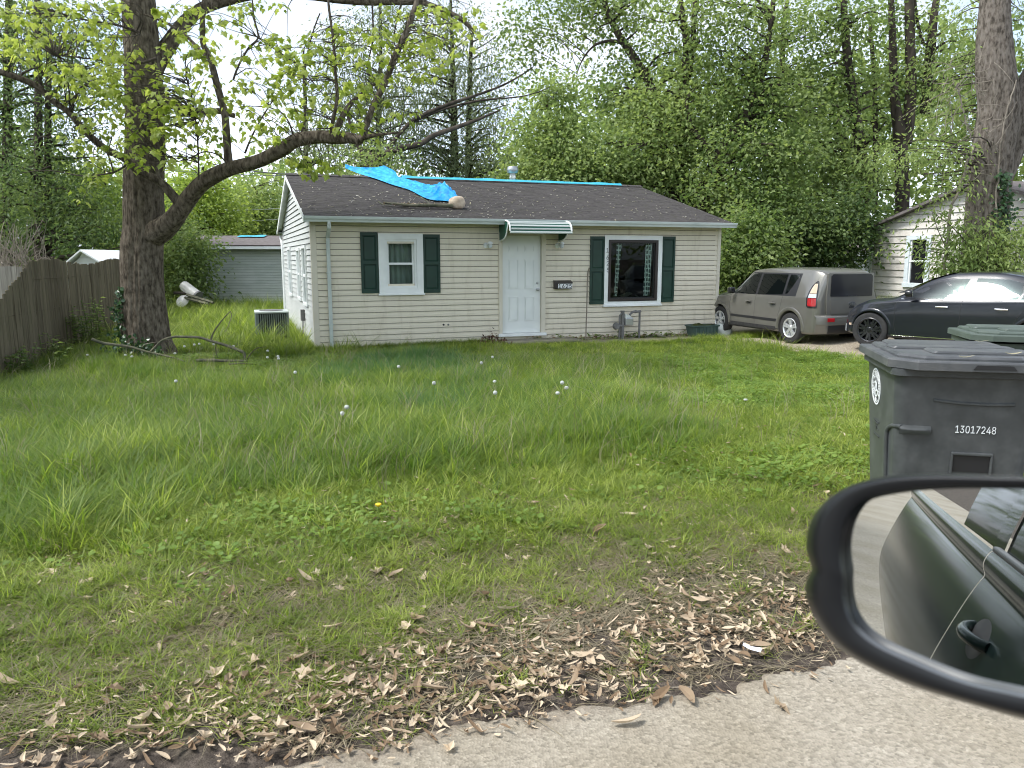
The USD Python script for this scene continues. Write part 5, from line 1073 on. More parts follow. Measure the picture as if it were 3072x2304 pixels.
# small white gabled shed beyond the fence
SDp = 22.5; s0, s1, sa = at(215, 798, SDp), at(364, 793, SDp), at(268, 755, SDp); zg = float(ground(0, SDp)) - .2
shed = thing('shed', 'small white gabled shed showing above the brown fence', 'shed'); sx0, sx1, zt_ = s0[0] - .2, s1[0] - .25, s0[2] - .15
lap_wall(shed, 'front_wall', np.array([sx0, SDp]), np.array([sx1, SDp]), zg, zt_, .12, M['vinyl_green'])
xm, za = (sx0 + sx1) / 2 - .1, sa[2] - .05; z_ = zt_
fwl = MB()
while z_ < za - .04:
    t0, t1 = (z_ - zt_) / (za - zt_), min((z_ + .2 - zt_) / (za - zt_), 1); L = lambda t, s: xm + (s - xm) * (1 - t)
    m = MB(); m.grid(np.array([[[L(t0, sx0), SDp - .03, z_], [L(t0, sx1), SDp - .03, z_]], [[L(t1, sx0), SDp, z_ + .2], [L(t1, sx1), SDp, z_ + .2]]])); obj('gable_board', m.out, M['trim'], shed); z_ += .2
m = MB()
for s_, e in ((sx0, -1), (sx1, 1)): m.prism([(xm, za + .06), (s_ + e * .2, zt_ - .05), (s_ + e * .2, zt_ + .0), (xm, za + .11)], SDp - .2, SDp + 2.0, 1)
obj('roof', m.out, M['trim'], shed)
m = MB(); m.box((sx0, SDp + .05, zg), (sx1 - .02, SDp + 1.9, zt_)); obj('body', m.out, M['vinyl_green'], shed)
# neighbour on the right: gable wall along the street grid depth
nb0 = onz(2601, 905, .05); ND = 25.2; nb0 = at(2601, 905, ND); ntop = at(2601, 690, ND)[2]
zbot = nb0[2]; nh = thing('house', 'pale beige neighbouring house with a louvred gable, partly hidden by leaves', 'house')
c0_ = nb0[:2]; run = -D2                                   # from the back corner towards the street
NW = 7.5; NSL = .30
nprof = lambda t: ntop + NSL * (NW / 2 - abs(t - NW / 2))
nrm = -U2                                                  # facing left
wl = obj('gable_wall', MB().add([[*(c0_ + run * t - nrm * .03), z_] for t, z_ in ((0, zbot), (NW, zbot), (NW, ntop), (NW / 2, nprof(NW / 2)), (0, ntop))], [[0, 1, 2, 2], [0, 2, 4, 4], [2, 3, 4, 4]]).out, M['dark'], nh)
wt0, wt1, wz0, wz1 = 1.45, 2.30, ntop - 1.72, ntop - .22
z_ = zbot; 
while z_ < nprof(NW / 2) - .05:
    lim = lambda z: (0, NW) if z <= ntop else ((z - ntop) / NSL, NW - (z - ntop) / NSL); t_ = z_ + .205
    for a, b in course_spans(z_, t_, NW, [(wt0, wt1, wz0, wz1)]):
        A, Bb = max(a, lim(z_)[0]), min(b, lim(z_)[1]); A1, B1 = max(a, lim(t_)[0]), min(b, lim(t_)[1])
        if Bb - A < .03: continue
        if B1 < A1: A1 = B1 = (A1 + B1) / 2
        obj('siding_board', MB().grid(np.array([[[*(c0_ + run * A + nrm * o), z_ + dz], [*(c0_ + run * Bb + nrm * o), z_ + dz]] for o, dz in ((-.01, .009), (.03, .008), (.03, .02))] + [[[*(c0_ + run * A1), t_], [*(c0_ + run * B1), t_]]])).out, M['pink_siding'], wl)
    z_ += .205
def nbox(t0, t1, z0, z1, o0, o1):
    v = np.array([[*(c0_ + run * t + nrm * o), z] for t in (t0, t1) for o in (o0, o1) for z in (z0, z1)]); return v, np.array([[0, 1, 3, 2], [4, 6, 7, 5], [0, 4, 5, 1], [2, 3, 7, 6], [0, 2, 6, 4], [1, 5, 7, 3]])
M['bluewhite'] = pm('bluish_white_trim', (0.60, 0.66, 0.69), (0.68, 0.73, 0.75), scale=4, rough=.45)
nw = obj('window', MB().add(*nbox(wt0 - .02, wt0 + .12, wz0, wz1, -.02, .06)).add(*nbox(wt1 - .12, wt1 + .02, wz0, wz1, -.02, .06)).add(*nbox(wt0, wt1, wz1 - .12, wz1, -.02, .058)).add(*nbox(wt0 - .04, wt1 + .04, wz0 - .03, wz0 + .10, -.02, .08)).out, M['bluewhite'], nh)
zm_ = (wz0 + wz1) / 2
obj('sash', MB().add(*nbox(wt0 + .12, wt1 - .12, zm_ - .03, zm_ + .03, -.03, .03)).add(*nbox(wt0 + .12, wt0 + .17, wz0 + .1, wz1 - .12, -.03, .02)).add(*nbox(wt1 - .17, wt1 - .12, wz0 + .1, wz1 - .12, -.03, .02)).out, M['trim'], nw)
obj('pane', MB().add(*nbox(wt0 + .17, wt1 - .17, wz0 + .1, wz1 - .12, -.026, -.020)).out, M['black_gloss'], nw)
vt = NW / 2 - .30; lv = obj('louvre_vent', MB().add(*nbox(vt - .05, vt + .55, nprof(NW / 2) - .95, nprof(NW / 2) - .30, .0, .034)).out, M['black'], nh)
for i in range(6): v, f = nbox(vt, vt + .5, nprof(NW / 2) - .90 + i * .095, nprof(NW / 2) - .90 + i * .095 + .035, .034, .055); obj('slat', (v, f), M['bluewhite'], lv)
m = MB()
for sg_ in (0, 1):
    a, b = (-.35, NW / 2) if sg_ == 0 else (NW / 2, NW + .35); za_, zb_ = (ntop - .12, nprof(NW / 2)) if sg_ == 0 else (nprof(NW / 2), ntop - .12)
    for dz in (.02, .10): m.grid(np.array([[[*(c0_ + run * a + nrm * o), za_ + dz], [*(c0_ + run * b + nrm * o), zb_ + dz]] for o in (.25, -8.0)]))
    m.grid(np.array([[[*(c0_ + run * a + nrm * .25), za_ + dz], [*(c0_ + run * b + nrm * .25), zb_ + dz]] for dz in (.02, .10)]))
obj('roof', m.out, M['roof_far'], nh)
obj('corner_post', MB().add(*nbox(-.02, .10, zbot, ntop - .05, -.02, .045)).out, M['trim'], nh)
obj('foundation', MB().add(*nbox(.05, NW - .05, zbot - .9, zbot - .002, -.06, -.03)).out, M['concrete'], nh)
m = MB(); m.tube(spline([[*(c0_ + run * -.28 + nrm * .2), ntop - .10], [*(c0_ + run * -.22 + nrm * .12), ntop - .35], [*(c0_ + run * -.05 + nrm * .08), ntop - .5], [*(c0_ + run * -.05 + nrm * .08), zbot]], 16), .045, 8); obj('downspout', m.out, M['trim'], nh, smooth=True)
obj('front_wall', MB().add([[*(c0_ + run * NW + U2 * u), z] for u in (0, 8) for z in (zbot, ntop)], [[0, 1, 3, 2]]).out, M['pink_siding'], nh)
# distant house glimpsed through the trees behind the grey car
fh = thing('house', 'distant white house glimpsed through the trees above the grey hatchback', 'house'); p0, p1 = at(2330, 835, 46), at(2610, 835, 46); ht = at(2400, 762, 46)[2]
lap_wall(fh, 'wall', p0[:2], p1[:2], -.3, ht, .16, M['vinyl_white'])
m = MB(); m.prism([(45.6, ht - .05), (50, ht + 1.1), (50, ht + 1.2), (45.6, ht + .06)], p0[0] - .4, p1[0] + .4, 0); obj('roof', m.out, M['roof_far'], fh)
m = MB(); m.box((p0[0] - .4, 45.5, ht - .1), (p1[0] + .4, 45.58, ht + .08)); obj('fascia', m.out, M['trim'], fh)
for sx in (2420, 2540):
    q = at(sx, 795, 45.9); m = MB(); m.box((q[0] - .5, 45.88, q[2] - .5), (q[0] + .5, 45.96, q[2] + .5)); w_ = obj('window', m.out, M['trim'], fh); m = MB(); m.box((q[0] - .4, 45.86, q[2] - .4), (q[0] + .4, 45.875, q[2] + .4)); obj('pane', m.out, M['black_gloss'], w_)

# ================================================================ yard objects
# air conditioner beside the gable wall
p = G(818, 1015); acz = float(p[2])
ac = thing('air_conditioner', 'grey green outdoor air conditioner unit in the grass beside the side wall', 'air conditioner', (p[0], p[1], acz), math.degrees(TH))
M['ac'] = pm('ac_green_grey', (.12, .15, .14), (.16, .19, .18), scale=5, rough=.5)
obj('cabinet', rbox((-.35, -.35, .04), (.35, .35, .62), .03), M['dark'], ac)
for sd, ax_ in ((-1, 0), (1, 0), (-1, 1), (1, 1)):
    for k in range(14):
        t = -.32 + k * .049
        m = MB(); lo, hi = ((t, sd * .352, .09), (t + .022, sd * .366, .60)) if ax_ == 0 else ((sd * .352, t, .09), (sd * .366, t + .022, .60)); m.box(lo, hi); obj('louvre', m.out, M['ac'], ac)
obj('top', rbox((-.38, -.38, .615), (.38, .38, .66), .015), M['gutter'], ac)
for sx_ in (-1, 1):
    for sy_ in (-1, 1): obj('corner_post', rbox((sx_ * .34 - .03, sy_ * .34 - .03, 0), (sx_ * .34 + .03, sy_ * .34 + .03, .62), .01), M['ac'], ac)
m = MB(); m.lathe([(0, .665), (.27, .665), (.27, .672), (.23, .678), (0, .68)], 24); obj('fan_grille', m.out, M['pipe'], ac)
# green tub by the front corner
tu, _ = wall(2104, 990, -.3); tw_ = wall(2144, 990, -.3)[0] - wall(2064, 990, -.3)[0]; tz0, tz1 = .02, wall(2104, 974, -.3)[1]
tub = thing('planter_tub', 'dark green plastic tub at the right front corner of the house', 'tub', hworld(tu, -.33, tz0), math.degrees(TH)); h_ = tz1 - tz0
M['tub'] = pm('dark_green_plastic', (.030, .060, .052), (.045, .080, .070), scale=5, rough=.5)
m = MB(); rows = []
for z, k in ((0, .86), (h_ * .6, .94), (h_ * .88, .98), (h_ * .9, 1.05), (h_, 1.06), (h_, .97), (h_ * .5, .90), (.03, .85)):
    rows.append([[tw_ / 2 * k * np.sign(math.cos(a)) * abs(math.cos(a)) ** .35, .22 * k * np.sign(math.sin(a)) * abs(math.sin(a)) ** .35, z] for a in np.linspace(0, 2 * np.pi, 41)])
obj('shell', m.grid(np.array(rows)).out, M['tub'], tub, smooth=40)
for k in range(-3, 4): m = MB(); m.box((k * tw_ * .13 - .012, -.226, .04), (k * tw_ * .13 + .012, -.195, h_ * .86)); obj('rib', m.out, M['tub'], tub)
m = MB(); UU, VV = np.meshgrid(np.linspace(-tw_ / 2 * .88, tw_ / 2 * .88, 14), np.linspace(-.17, .17, 8), indexing='ij'); m.grid(np.stack([UU, VV, h_ * .8 + .12 * meshkit.noise(np.stack([UU * 6, VV * 6, UU * 0], -1), 6)], -1)); obj('soil', m.out, M['soil'], tub, smooth=True)
# pale bag beside the tub
q = hworld(wall(2165, 1000, -.3)[0] + .05, -.25, .0); m = trimesh.creation.icosphere(3, 1.0); v = m.vertices * [.24, .17, .22]; v *= (.8 + .45 * meshkit.noise(v * 8 + 2, 3))[:, None]; obj('plastic_bag', (v + q + [0, 0, .14], m.faces), M['gutter'], smooth=True, label='crumpled pale plastic bag on the ground beside the dark green tub', cat='bag')
# heap beside the garage: white tank, white disc, planks
p = at(572, 872, 27.2); tk = thing('tank', 'white cylindrical tank lying tilted on junk beside the garage', 'tank', p, 0)
M['enamel'] = pm('off_white_enamel', (.52, .50, .45), (.64, .62, .57), scale=4, rough=.35)
ax_ = np.array([.70, -.35, -.42]); ax_ /= np.linalg.norm(ax_); T = trimesh.geometry.align_vectors([0, 0, 1], ax_)[:3, :3]
m = MB(); m.lathe([(0, -.62), (.12, -.61), (.21, -.57), (.25, -.5), (.255, -.4), (.255, .52), (.25, .54), (0, .54)], 28); obj('shell', (m.out[0] @ T.T * .70, m.out[1]), M['enamel'], tk, smooth=35)
m = MB(); m.lathe([(.257, .50), (.27, .50), (.27, .60), (.0, .60)], 28); obj('end_band', (m.out[0] @ T.T * .70, m.out[1]), M['pipe'], tk, smooth=35)
for a in (40, 160): m = MB(); m.tube([(.10 * math.cos(a), .10 * math.sin(a), -.60), (.10 * math.cos(a), .10 * math.sin(a), -.68)], .025, 8); obj('port', (m.out[0] @ T.T * .70, m.out[1]), M['black'], tk)
p = at(546, 902, 26.9); ds = thing('basin', 'white round basin on the ground below the tilted white tank', 'basin', p, 0); T = trimesh.geometry.align_vectors([0, 0, 1], [-.15, -.8, .5])[:3, :3]
m = MB(); m.lathe([(0, .08), (.20, .07), (.30, .0), (.33, -.03), (.33, -.06), (.29, -.03), (.18, .03), (0, .04)], 28); obj('bowl', (m.out[0] @ T.T * .70, m.out[1]), M['enamel'], ds, smooth=40)
m = MB(); m.box((-.22, -.03, -.075), (.22, .03, -.055)); obj('bar', (m.out[0] @ T.T * .70, m.out[1]), M['deadwood'], ds)
for k, (a, b, lab) in enumerate((((560, 884, 26.8), (640, 908, 26.2), 'uppermost grey plank of the junk heap under the white tank'), ((555, 893, 26.9), (625, 912, 26.2), 'lower grey plank of the junk heap under the white tank'), ((522, 878, 27.4), (566, 880, 27.1), 'short dark plank left of the white tank'))):
    m = MB(); m.tube([at(*a), at(*b)], .05, 4); obj('plank', m.out, M['deadwood'] if k < 2 else M['bark_dark'], label=lab, cat='plank')
# paper scrap on the verge
p = G(2254, 1980); m = MB(); UU, VV = np.meshgrid(np.linspace(-.034, .034, 8), np.linspace(-.015, .015, 5), indexing='ij'); 
m.grid(np.stack([p[0] + UU * .9 + VV * .4, p[1] - UU * .5 + VV, p[2] + .045 + .02 * meshkit.noise(np.stack([UU * 25, VV * 25, 0 * UU], -1), 3)], -1)); M['paper'] = pm('white_paper', (.82, .84, .88), rough=.6); obj('paper_scrap', m.out, M['paper'], smooth=True, label='white torn paper scrap in the leaf litter near the mirror', cat='paper scrap')
# fallen branch in front of the big maple
fbr = thing('fallen_branch', 'fallen dead branch arching over the grass beside the big maple', 'branch')
Z5 = lambda x, y: (x / 2.765, 500 + y / 2.765)
def fb_(pts, r0, r1, D0=13.9, n=30, mat='deadwood', nm='limb'):
    P = spline([at(*Z5(x, y), D0 + (d if len(q) > 2 else 0)) for q in pts for x, y, d in [(q + (0,))[:3]]], n); m = MB(); obj(nm, m.tube(P, np.linspace(r0, r1, n), 7).out, M[mat], fbr, smooth=True)
fb_([(760, 1430, -.3), (860, 1465, -.2), (960, 1478, -.1), (1100, 1500, 0), (1240, 1540, 0), (1400, 1575, -.1), (1530, 1615, -.3)], .028, .014)
fb_([(1290, 1510), (1310, 1470), (1370, 1430), (1460, 1410), (1640, 1415), (1760, 1448), (1900, 1490), (2020, 1540)], .018, .030)
fb_([(1745, 1447), (1775, 1370), (1830, 1290), (1910, 1200)], .016, .008); fb_([(1910, 1200), (1920, 1230), (1905, 1290), (1870, 1370)], .008, .004, mat='twig_pale', nm='twig')
fb_([(1240, 1540), (1300, 1480), (1350, 1440), (1420, 1430)], .016, .008, mat='twig_pale', nm='twig'); fb_([(1175, 1495), (1215, 1470), (1290, 1460)], .008, .004, mat='twig_pale', nm='twig'); fb_([(1240, 1545), (1235, 1600), (1215, 1660)], .018, .01)
fb_([(2020, 1540), (2030, 1590), (2025, 1630)], .03, .02); fb_([(2050, 1600), (2100, 1530), (2150, 1500), (2212, 1495)], .010, .005, mat='twig', nm='twig'); fb_([(1800, 1450), (1790, 1520), (1810, 1590)], .008, .005, mat='twig', nm='twig')
fb_([(1630, 1608), (1750, 1605), (1850, 1610), (2050, 1612)], .030, .022, 13.6); fb_([(1900, 1640), (2000, 1632), (2120, 1640), (2280, 1690)], .016, .008, 13.3)
fb_([(2130, 1640), (2190, 1660), (2260, 1700)], .02, .012, 13.4, mat='twig_pale', nm='twig')
# overhead wires
for a, b, sag, lab in (((420, 500, 40), (905, 527, 21.5), .10, 'upper black service wire running to the roof peak of the cream house'), ((640, 492, 24), (872, 523, 20.6), .05, 'short thick black cable meeting the left end of the roof ridge'), ((500, 612, 45), (850, 624, 36), .2, 'pale wire crossing the gap left of the house, above another'), ((480, 648, 46), (850, 656, 37), .2, 'lower pale wire crossing the gap left of the house')):
    A, B_ = at(*a), at(*b); t = np.linspace(0, 1, 20)[:, None]; P = A + (B_ - A) * t; P[:, 2] -= (sag * 4 * t * (1 - t))[:, 0]
    obj('wire', MB().tube(P, .016 if 'short' in lab else .011, 5).out, M['black'] if 'black' in lab else M['steel'], label=lab, cat='wire')
# ================================================================ trees and shrubs
class Leaves:
    """many leaves as one mesh: each a small folded outline with its own place, turn and size"""
    T = {}
    @staticmethod
    def shape(kind):
        if kind == 'simple': v = [[0, 0, 0], [.32, .45, .10], [0, 1, -.06], [-.32, .45, .10]]; f = [[0, 1, 2], [0, 2, 3]]
        elif kind == 'lance': v = [[0, 0, 0], [.17, .4, .05], [0, 1, -.08], [-.17, .4, .05]]; f = [[0, 1, 2], [0, 2, 3]]
        elif kind == 'round': v = [[0, 0, 0], [.42, .25, .06], [.40, .75, .03], [0, 1, -.04], [-.40, .75, .03], [-.42, .25, .06]]; f = [[0, 1, 2], [0, 2, 3], [0, 3, 4], [0, 4, 5]]
        elif kind == 'maple':
            o = [(0, 0), (.16, .02), (.42, -.10), (.34, .18), (.62, .40), (.30, .46), (.27, .62), (0, 1.05), (-.27, .62), (-.30, .46), (-.62, .40), (-.34, .18), (-.42, -.10), (-.16, .02)]
            v = [[0, .33, .05]] + [[a, b, -.16 * (a * a + (b - .3) ** 2) ** .5] for a, b in o]; n = len(o); f = [[0, 1 + i, 1 + (i + 1) % n] for i in range(n)]
        return np.array(v, float), np.array(f, int)
    def __init__(s): s.c, s.d, s.n, s.z = [], [], [], []
    def add(s, c, d, n, z): s.c.append(c); s.d.append(d); s.n.append(n); s.z.append(z)
    def mesh(s, kind):
        tv, tf = Leaves.shape(kind); c, d, n, z = np.vstack(s.c), np.vstack(s.d), np.vstack(s.n), np.concatenate(s.z)
        d = d / np.linalg.norm(d, axis=1, keepdims=True); x = np.cross(d, n); x /= np.maximum(np.linalg.norm(x, axis=1, keepdims=True), 1e-6); nz = np.cross(x, d)
        v = c[:, None] + z[:, None, None] * (tv[None, :, 0, None] * x[:, None] + tv[None, :, 1, None] * d[:, None] + tv[None, :, 2, None] * nz[:, None])
        k = len(tv); f = (tf[None] + (np.arange(len(c)) * k)[:, None, None]).reshape(-1, 3); return v.reshape(-1, 3), f, np.repeat(np.random.default_rng(len(c)).uniform(0, 1, len(c)), k)
def unit(n, r): v = r.normal(size=(n, 3)); return v / np.linalg.norm(v, axis=1, keepdims=True)
def spray(L, centres, per, spread, size, r, droop=.35, flat=.6):
    """leaf clusters round twig ends"""
    N = len(centres) * per; c0 = np.repeat(centres, per, 0); o = r.normal(size=(N, 3)) * spread * [1, 1, flat]
    d = o / np.maximum(np.linalg.norm(o, axis=1, keepdims=True), 1e-6) + r.normal(size=(N, 3)) * .5; d[:, 2] -= droop
    n = unit(N, r) * .75; n[:, 2] += .9
    L.add(c0 + o, d, n, size * r.uniform(.65, 1.3, N))
def px(sx, sy, Y): return at(sx, sy, Y)
def ell(cx, cy, rx, ry, Y, n, r, thick=None):
    """n points in an ellipsoid that shows at (cx, cy) with half-widths rx, ry"""
    c = at(cx, cy, Y); s = Y / (3 * FPX) * 1.02; a, b = rx * s, ry * s; t = thick or min(a, b, 2.4) * .9
    p = unit(n, r) * (r.uniform(0, 1, n)[:, None] ** .42); return c + p * [a, t, b]
def branch_to(m, base, tip, r0, r, n=7, sides=5):
    mid = (base + tip) / 2 + r.normal(size=3) * .08 * np.linalg.norm(tip - base); mid[2] += .08 * np.linalg.norm(tip - base)
    m.tube(spline([base, mid, tip], n), np.linspace(r0, r0 * .3, n), sides, cap=False)
def tree(name, label, trunks, clumps, mat, Y, size=.12, per=9, kind='simple', bark='bark_dark', seed=1, spread=.34, droop=.35, group=None, limbs=True, cat='tree', minz=None, front=.5, dens=1.15):
    """trunks: [[(sx, sy, dY, radius), ...], ...] seen in the photo; clumps: (cx, cy, rx, ry, dY, clusters)"""
    r = np.random.default_rng(seed); t = thing(name, label, cat, group=group)
    paths = []
    for tr in trunks:
        P = np.array([[*at(x, y, Y + dy), rad] for x, y, dy, rad in tr]); P = spline(P, max(10, 6 * len(tr)))
        if P[0, 2] > P[-1, 2]: P = P[::-1]
        paths.append(P)
        m = MB(); ph = r.uniform(0, 6, 3)
        m.tube(P[:, :3], P[:, 3], 10, disp=lambda s, a, p: 1 + .06 * np.sin(3 * a + ph[0] + 4 * s) + .05 * np.sin(5 * a + ph[1] - 7 * s)); obj('trunk', m.out, M[bark], t, smooth=True)
    L, m = Leaves(), MB(); allP = np.vstack(paths) if paths else None
    for cx, cy, rx, ry, dy, n in clumps:
        C = ell(cx, cy, rx, ry, Y + dy - (front if trunks else 0), int(n * dens), r)
        if minz is not None: C = C[C[:, 2] > minz]
        spray(L, C, per, spread, size * 1.22, r, droop)
        if limbs and allP is not None:
            k = max(2, n // 14); tips = C[r.choice(len(C), min(k, len(C)), replace=False)]
            for q in tips:
                below = allP[allP[:, 2] < q[2] + .3]; S = below if len(below) else allP
                w = np.linalg.norm(S[:, :3] - q, axis=1); i = np.argmin(w + np.abs(q[2] - S[:, 2] - .5 * w) * .3)
                if w[i] < 7: branch_to(m, S[i, :3], q, min(.05, .35 * S[i, 3]) + .008, r)
    if 0 < len(m.v) < 9:
        for q, f_ in zip(m.v, m.f): obj('limb', (q, f_ - f_.min()), M['bark_dark'], t, smooth=True)
    elif m.v: obj('limbs', m.out, M['bark_dark'], t, smooth=True, kind='stuff')
    if L.c: obj('crown', L.mesh(kind), M[mat], t)
    return t

# ---------------------------------------------------------------- the big maple on the lawn
rb = np.random.default_rng(5)
big = thing('maple_tree', 'big maple with thick furrowed trunk and yellow-green leaves on the front lawn', 'tree')
MY = 14.95
tp = spline(np.array([[*at(x, y, MY), r] for x, y, r in ((447, 1082, .58), (444, 1062, .55), (438, 1020, .475), (432, 950, .44), (428, 860, .405), (427, 740, .395), (432, 690, .39), (430, 560, .375), (436, 420, .365), (436, 300, .355), (428, 150, .32), (416, 0, .295), (404, -200, .29), (392, -520, .25), (390, -900, .18))]), 190)
tp[0, 2] -= .15
def furrow(s, a, p):
    z = p[:, 2][:, None]; w = np.stack([np.cos(a) * 3.4 + 0 * z, np.sin(a) * 3.4 + 0 * z, z * .55 + 0 * a], -1)
    n1 = meshkit.noise(w * [3, 3, 1.6], 3); n2 = meshkit.noise(w * [6.5, 6.5, 3.4], 9); rid = 1 - np.abs(2 * n1 - 1); rid2 = 1 - np.abs(2 * n2 - 1)
    flare = np.exp(-(z - tp[0, 2]) / .28) * (.08 * np.sin(4 * a + .6) + .06 * np.sin(7 * a)); lump = .07 * (meshkit.noise(w * [.7, .7, 1.2], 6) - .5) * 2
    return 1 + .075 * (rid - .5) + .045 * (rid2 - .5) + flare + lump
tp[:, 3] *= .90
obj('trunk', MB().tube(tp[:, :3], tp[:, 3], 150, disp=furrow).out, M['bark'], big, smooth=True)
def limb(pts, n=60, sides=14, nm='limb', rough=.06, mat='bark', seed=0):
    P = spline(np.array([[*at(x, y, MY + d), r] for x, y, d, r in pts]), n); ph = seed * 1.7
    obj(nm, MB().tube(P[:, :3], P[:, 3], sides, disp=lambda s, a, p: 1 + rough * np.sin(3 * a + 9 * s + ph) * np.sin(14 * s + ph) + rough * .8 * np.sin(5 * a - 23 * s)).out, M[mat], big, smooth=True); return P
Z1 = lambda x, y: (x / 2.765, y / 2.765); Z2 = lambda x, y: (700 + x / 2.765, y / 2.765)
LB = []
LB.append(limb([(428, 712, 0, .26), (462, 697, -.1, .255), (506, 670, -.25, .19), (545, 625, -.4, .158), (572, 590, -.5, .148), (615, 543, -.7, .138), (690, 507, -.9, .122), (772, 485, -1.2, .11), (845, 448, -1.5, .115), (899, 418, -1.7, .108), (953, 410, -1.9, .102), (1007, 413, -2.1, .10), (1050, 414, -2.2, .085), (1082, 423, -2.3, .07)], 90, 18))
LB.append(limb([(545, 622, -.35, .10), (520, 590, -.45, .085), (481, 547, -.6, .075), (398, 500, -.8, .066), (380, 481, -.85, .064), (315, 445, -1, .060), (253, 391, -1.2, .056), (206, 336, -1.3, .052), (156, 300, -1.4, .050), (108, 257, -1.5, .052), (47, 231, -1.7, .050), (-60, 200, -2, .045)], 70, 10, seed=1))
LB.append(limb([(689, 508, -.9, .075), (683, 450, -.9, .068), (676, 362, -.9, .062), (651, 253, -.95, .058), (629, 174, -1.0, .052), (608, 127, -1.0, .046), (608, 54, -1.1, .044), (616, -20, -1.2, .042), (625, -200, -1.3, .03)], 60, 10, seed=2))
LB.append(limb([(470, 292, 0, .12), (500, 305, -.1, .11), (530, 318, -.2, .085), (586, 336, -.3, .068), (637, 333, -.4, .05), (702, 347, -.5, .045)], 40, 10, seed=3))
LB.append(limb([(452, 215, .1, .20), (480, 170, .2, .17), (506, 137, .3, .15), (561, 62, .4, .12), (615, 22, .5, .11), (687, 0, .6, .095), (800, -18, .6, .085), (924, -14, .5, .08), (1025, -3, .4, .085), (1116, 3, .3, .08), (1206, 2, .2, .07), (1260, 6, .2, .05), (1315, 24, .1, .045), (1387, 60, 0, .04), (1425, 100, 0, .034)], 90, 12, seed=4))
LB.append(limb([(1003, 405, -2.1, .055), (1022, 360, -2.1, .05), (1047, 318, -2.0, .042), (1080, 285, -2, .025), (1130, 250, -2, .015)], 30, 8, seed=5))
LB.append(limb([(990, 408, -2.1, .035), (1003, 340, -2.2, .03), (1011, 290, -2.2, .027), (1005, 200, -2.3, .024), (1000, 126, -2.3, .022), (985, 7, -2.4, .018), (978, -80, -2.4, .014)], 40, 7, seed=6))
LB.append(limb([(1080, 422, -2.3, .06), (1095, 385, -2.2, .05), (1115, 330, -2.1, .048), (1152, 253, -2, .048), (1188, 163, -1.9, .05), (1221, 90, -1.8, .046), (1253, 0, -1.7, .042), (1280, -90, -1.6, .035)], 50, 8, seed=7))
LB.append(limb([(1075, 421, -2.3, .045), (1110, 408, -2.4, .035), (1152, 402, -2.5, .022), (1210, 396, -2.6, .012)], 24, 7, seed=8))
LB.append(limb([(640, 190, -1, .035), (600, 150, -.9, .028), (560, 110, -.8, .025), (500, 70, -.8, .02), (420, 40, -.9, .014)], 30, 7, seed=9))
for k, pts in enumerate((((596, 540, .016), (594, 440, .014), (585, 350, .012), (560, 240, .009)), ((680, 490, .016), (655, 465, .013), (618, 455, .012), (560, 478, .010), (490, 490, .008)), ((880, 412, .02), (870, 375, .016), (840, 335, .014), (790, 320, .01), (730, 318, .008)),
                         ((905, 400, .024), (915, 330, .022), (912, 260, .02), (925, 150, .016), (960, 40, .012)), ((700, 240, .02), (745, 145, .02), (775, 110, .018), (760, 40, .014), (755, -30, .01)), ((770, 110, .015), (850, 165, .015), (900, 200, .013), (950, 260, .012), (1010, 330, .010)),
                         ((735, 460, .02), (760, 400, .016), (800, 330, .013), (850, 260, .010)), ((380, 495, .02), (330, 520, .016), (250, 527, .012), (150, 512, .010), (60, 520, .006)), ((315, 445, .02), (340, 520, .014), (250, 470, .008)), ((470, 175, .03), (400, 190, .024), (340, 185, .02), (260, 175, .014), (160, 165, .01)),
                         ((420, 100, .03), (350, 75, .022), (260, 60, .018), (150, 30, .012)), ((206, 336, .02), (235, 280, .014), (260, 230, .01)), ((108, 257, .02), (60, 235, .02), (120, 200, .012)), ((1116, 12, .02), (1120, 100, .016), (1105, 200, .013), (1130, 300, .01)), ((1206, 2, .02), (1180, 120, .012), (1170, 240, .01)))):
    LB.append(limb([(x, y, -1.2 + .15 * (k % 5), r * .9) for x, y, r in pts], 24, 6, nm='branch', seed=10 + k, mat='twig'))
tips = np.vstack([P[:, :3] for P in LB])
L, tw = Leaves(), MB()
def maple_zone(poly, n, Y0, Y1):
    P = sg.Polygon(poly); x0, y0, x1, y1 = P.bounds; k = 0
    while k < n:
        x, y = rb.uniform(x0, x1), rb.uniform(y0, y1)
        if not P.contains(sg.Point(x, y)): continue
        c = at(x, y, MY + rb.uniform(Y0, Y1)); k += 1
        w = np.linalg.norm(tips - c, axis=1); i = np.argmin(w + rb.uniform(0, .25, len(w)))
        if .12 < w[i] < 1.9: branch_to(tw, tips[i], c, .006 + .003 * w[i], rb, 6, 4)
        m_ = int(rb.integers(4, 9)); a = rb.uniform(0, 6.28, m_); o = np.stack([np.cos(a), np.sin(a), rb.uniform(-.9, .25, m_)], -1)
        L.add(c + o * rb.uniform(.03, .16, m_)[:, None], o * [1, 1, 1.0] + [0, 0, -.75], np.stack([np.cos(a) * .5, np.sin(a) * .5, np.full(m_, .9)], -1) + rb.normal(size=(m_, 3)) * .35, rb.uniform(.06, .125, m_))
maple_zone([(0, 0), (380, 0), (380, 330), (250, 300), (120, 190), (0, 190)], 175, -2.6, 1.0)
maple_zone([(150, 210), (480, 120), (560, 300), (520, 500), (300, 500), (180, 400)], 120, -2.6, -.4)
maple_zone([(470, 0), (860, 0), (700, 80), (860, 100), (900, 200), (840, 330), (830, 420), (560, 480), (480, 330)], 170, -2.6, .6)
maple_zone([(820, 120), (1060, 60), (1240, 130), (1260, 330), (1150, 400), (900, 400), (820, 420)], 130, -3.2, -.8)
maple_zone([(860, 460), (1030, 470), (1010, 520), (880, 520)], 20, -2.2, -1.2)
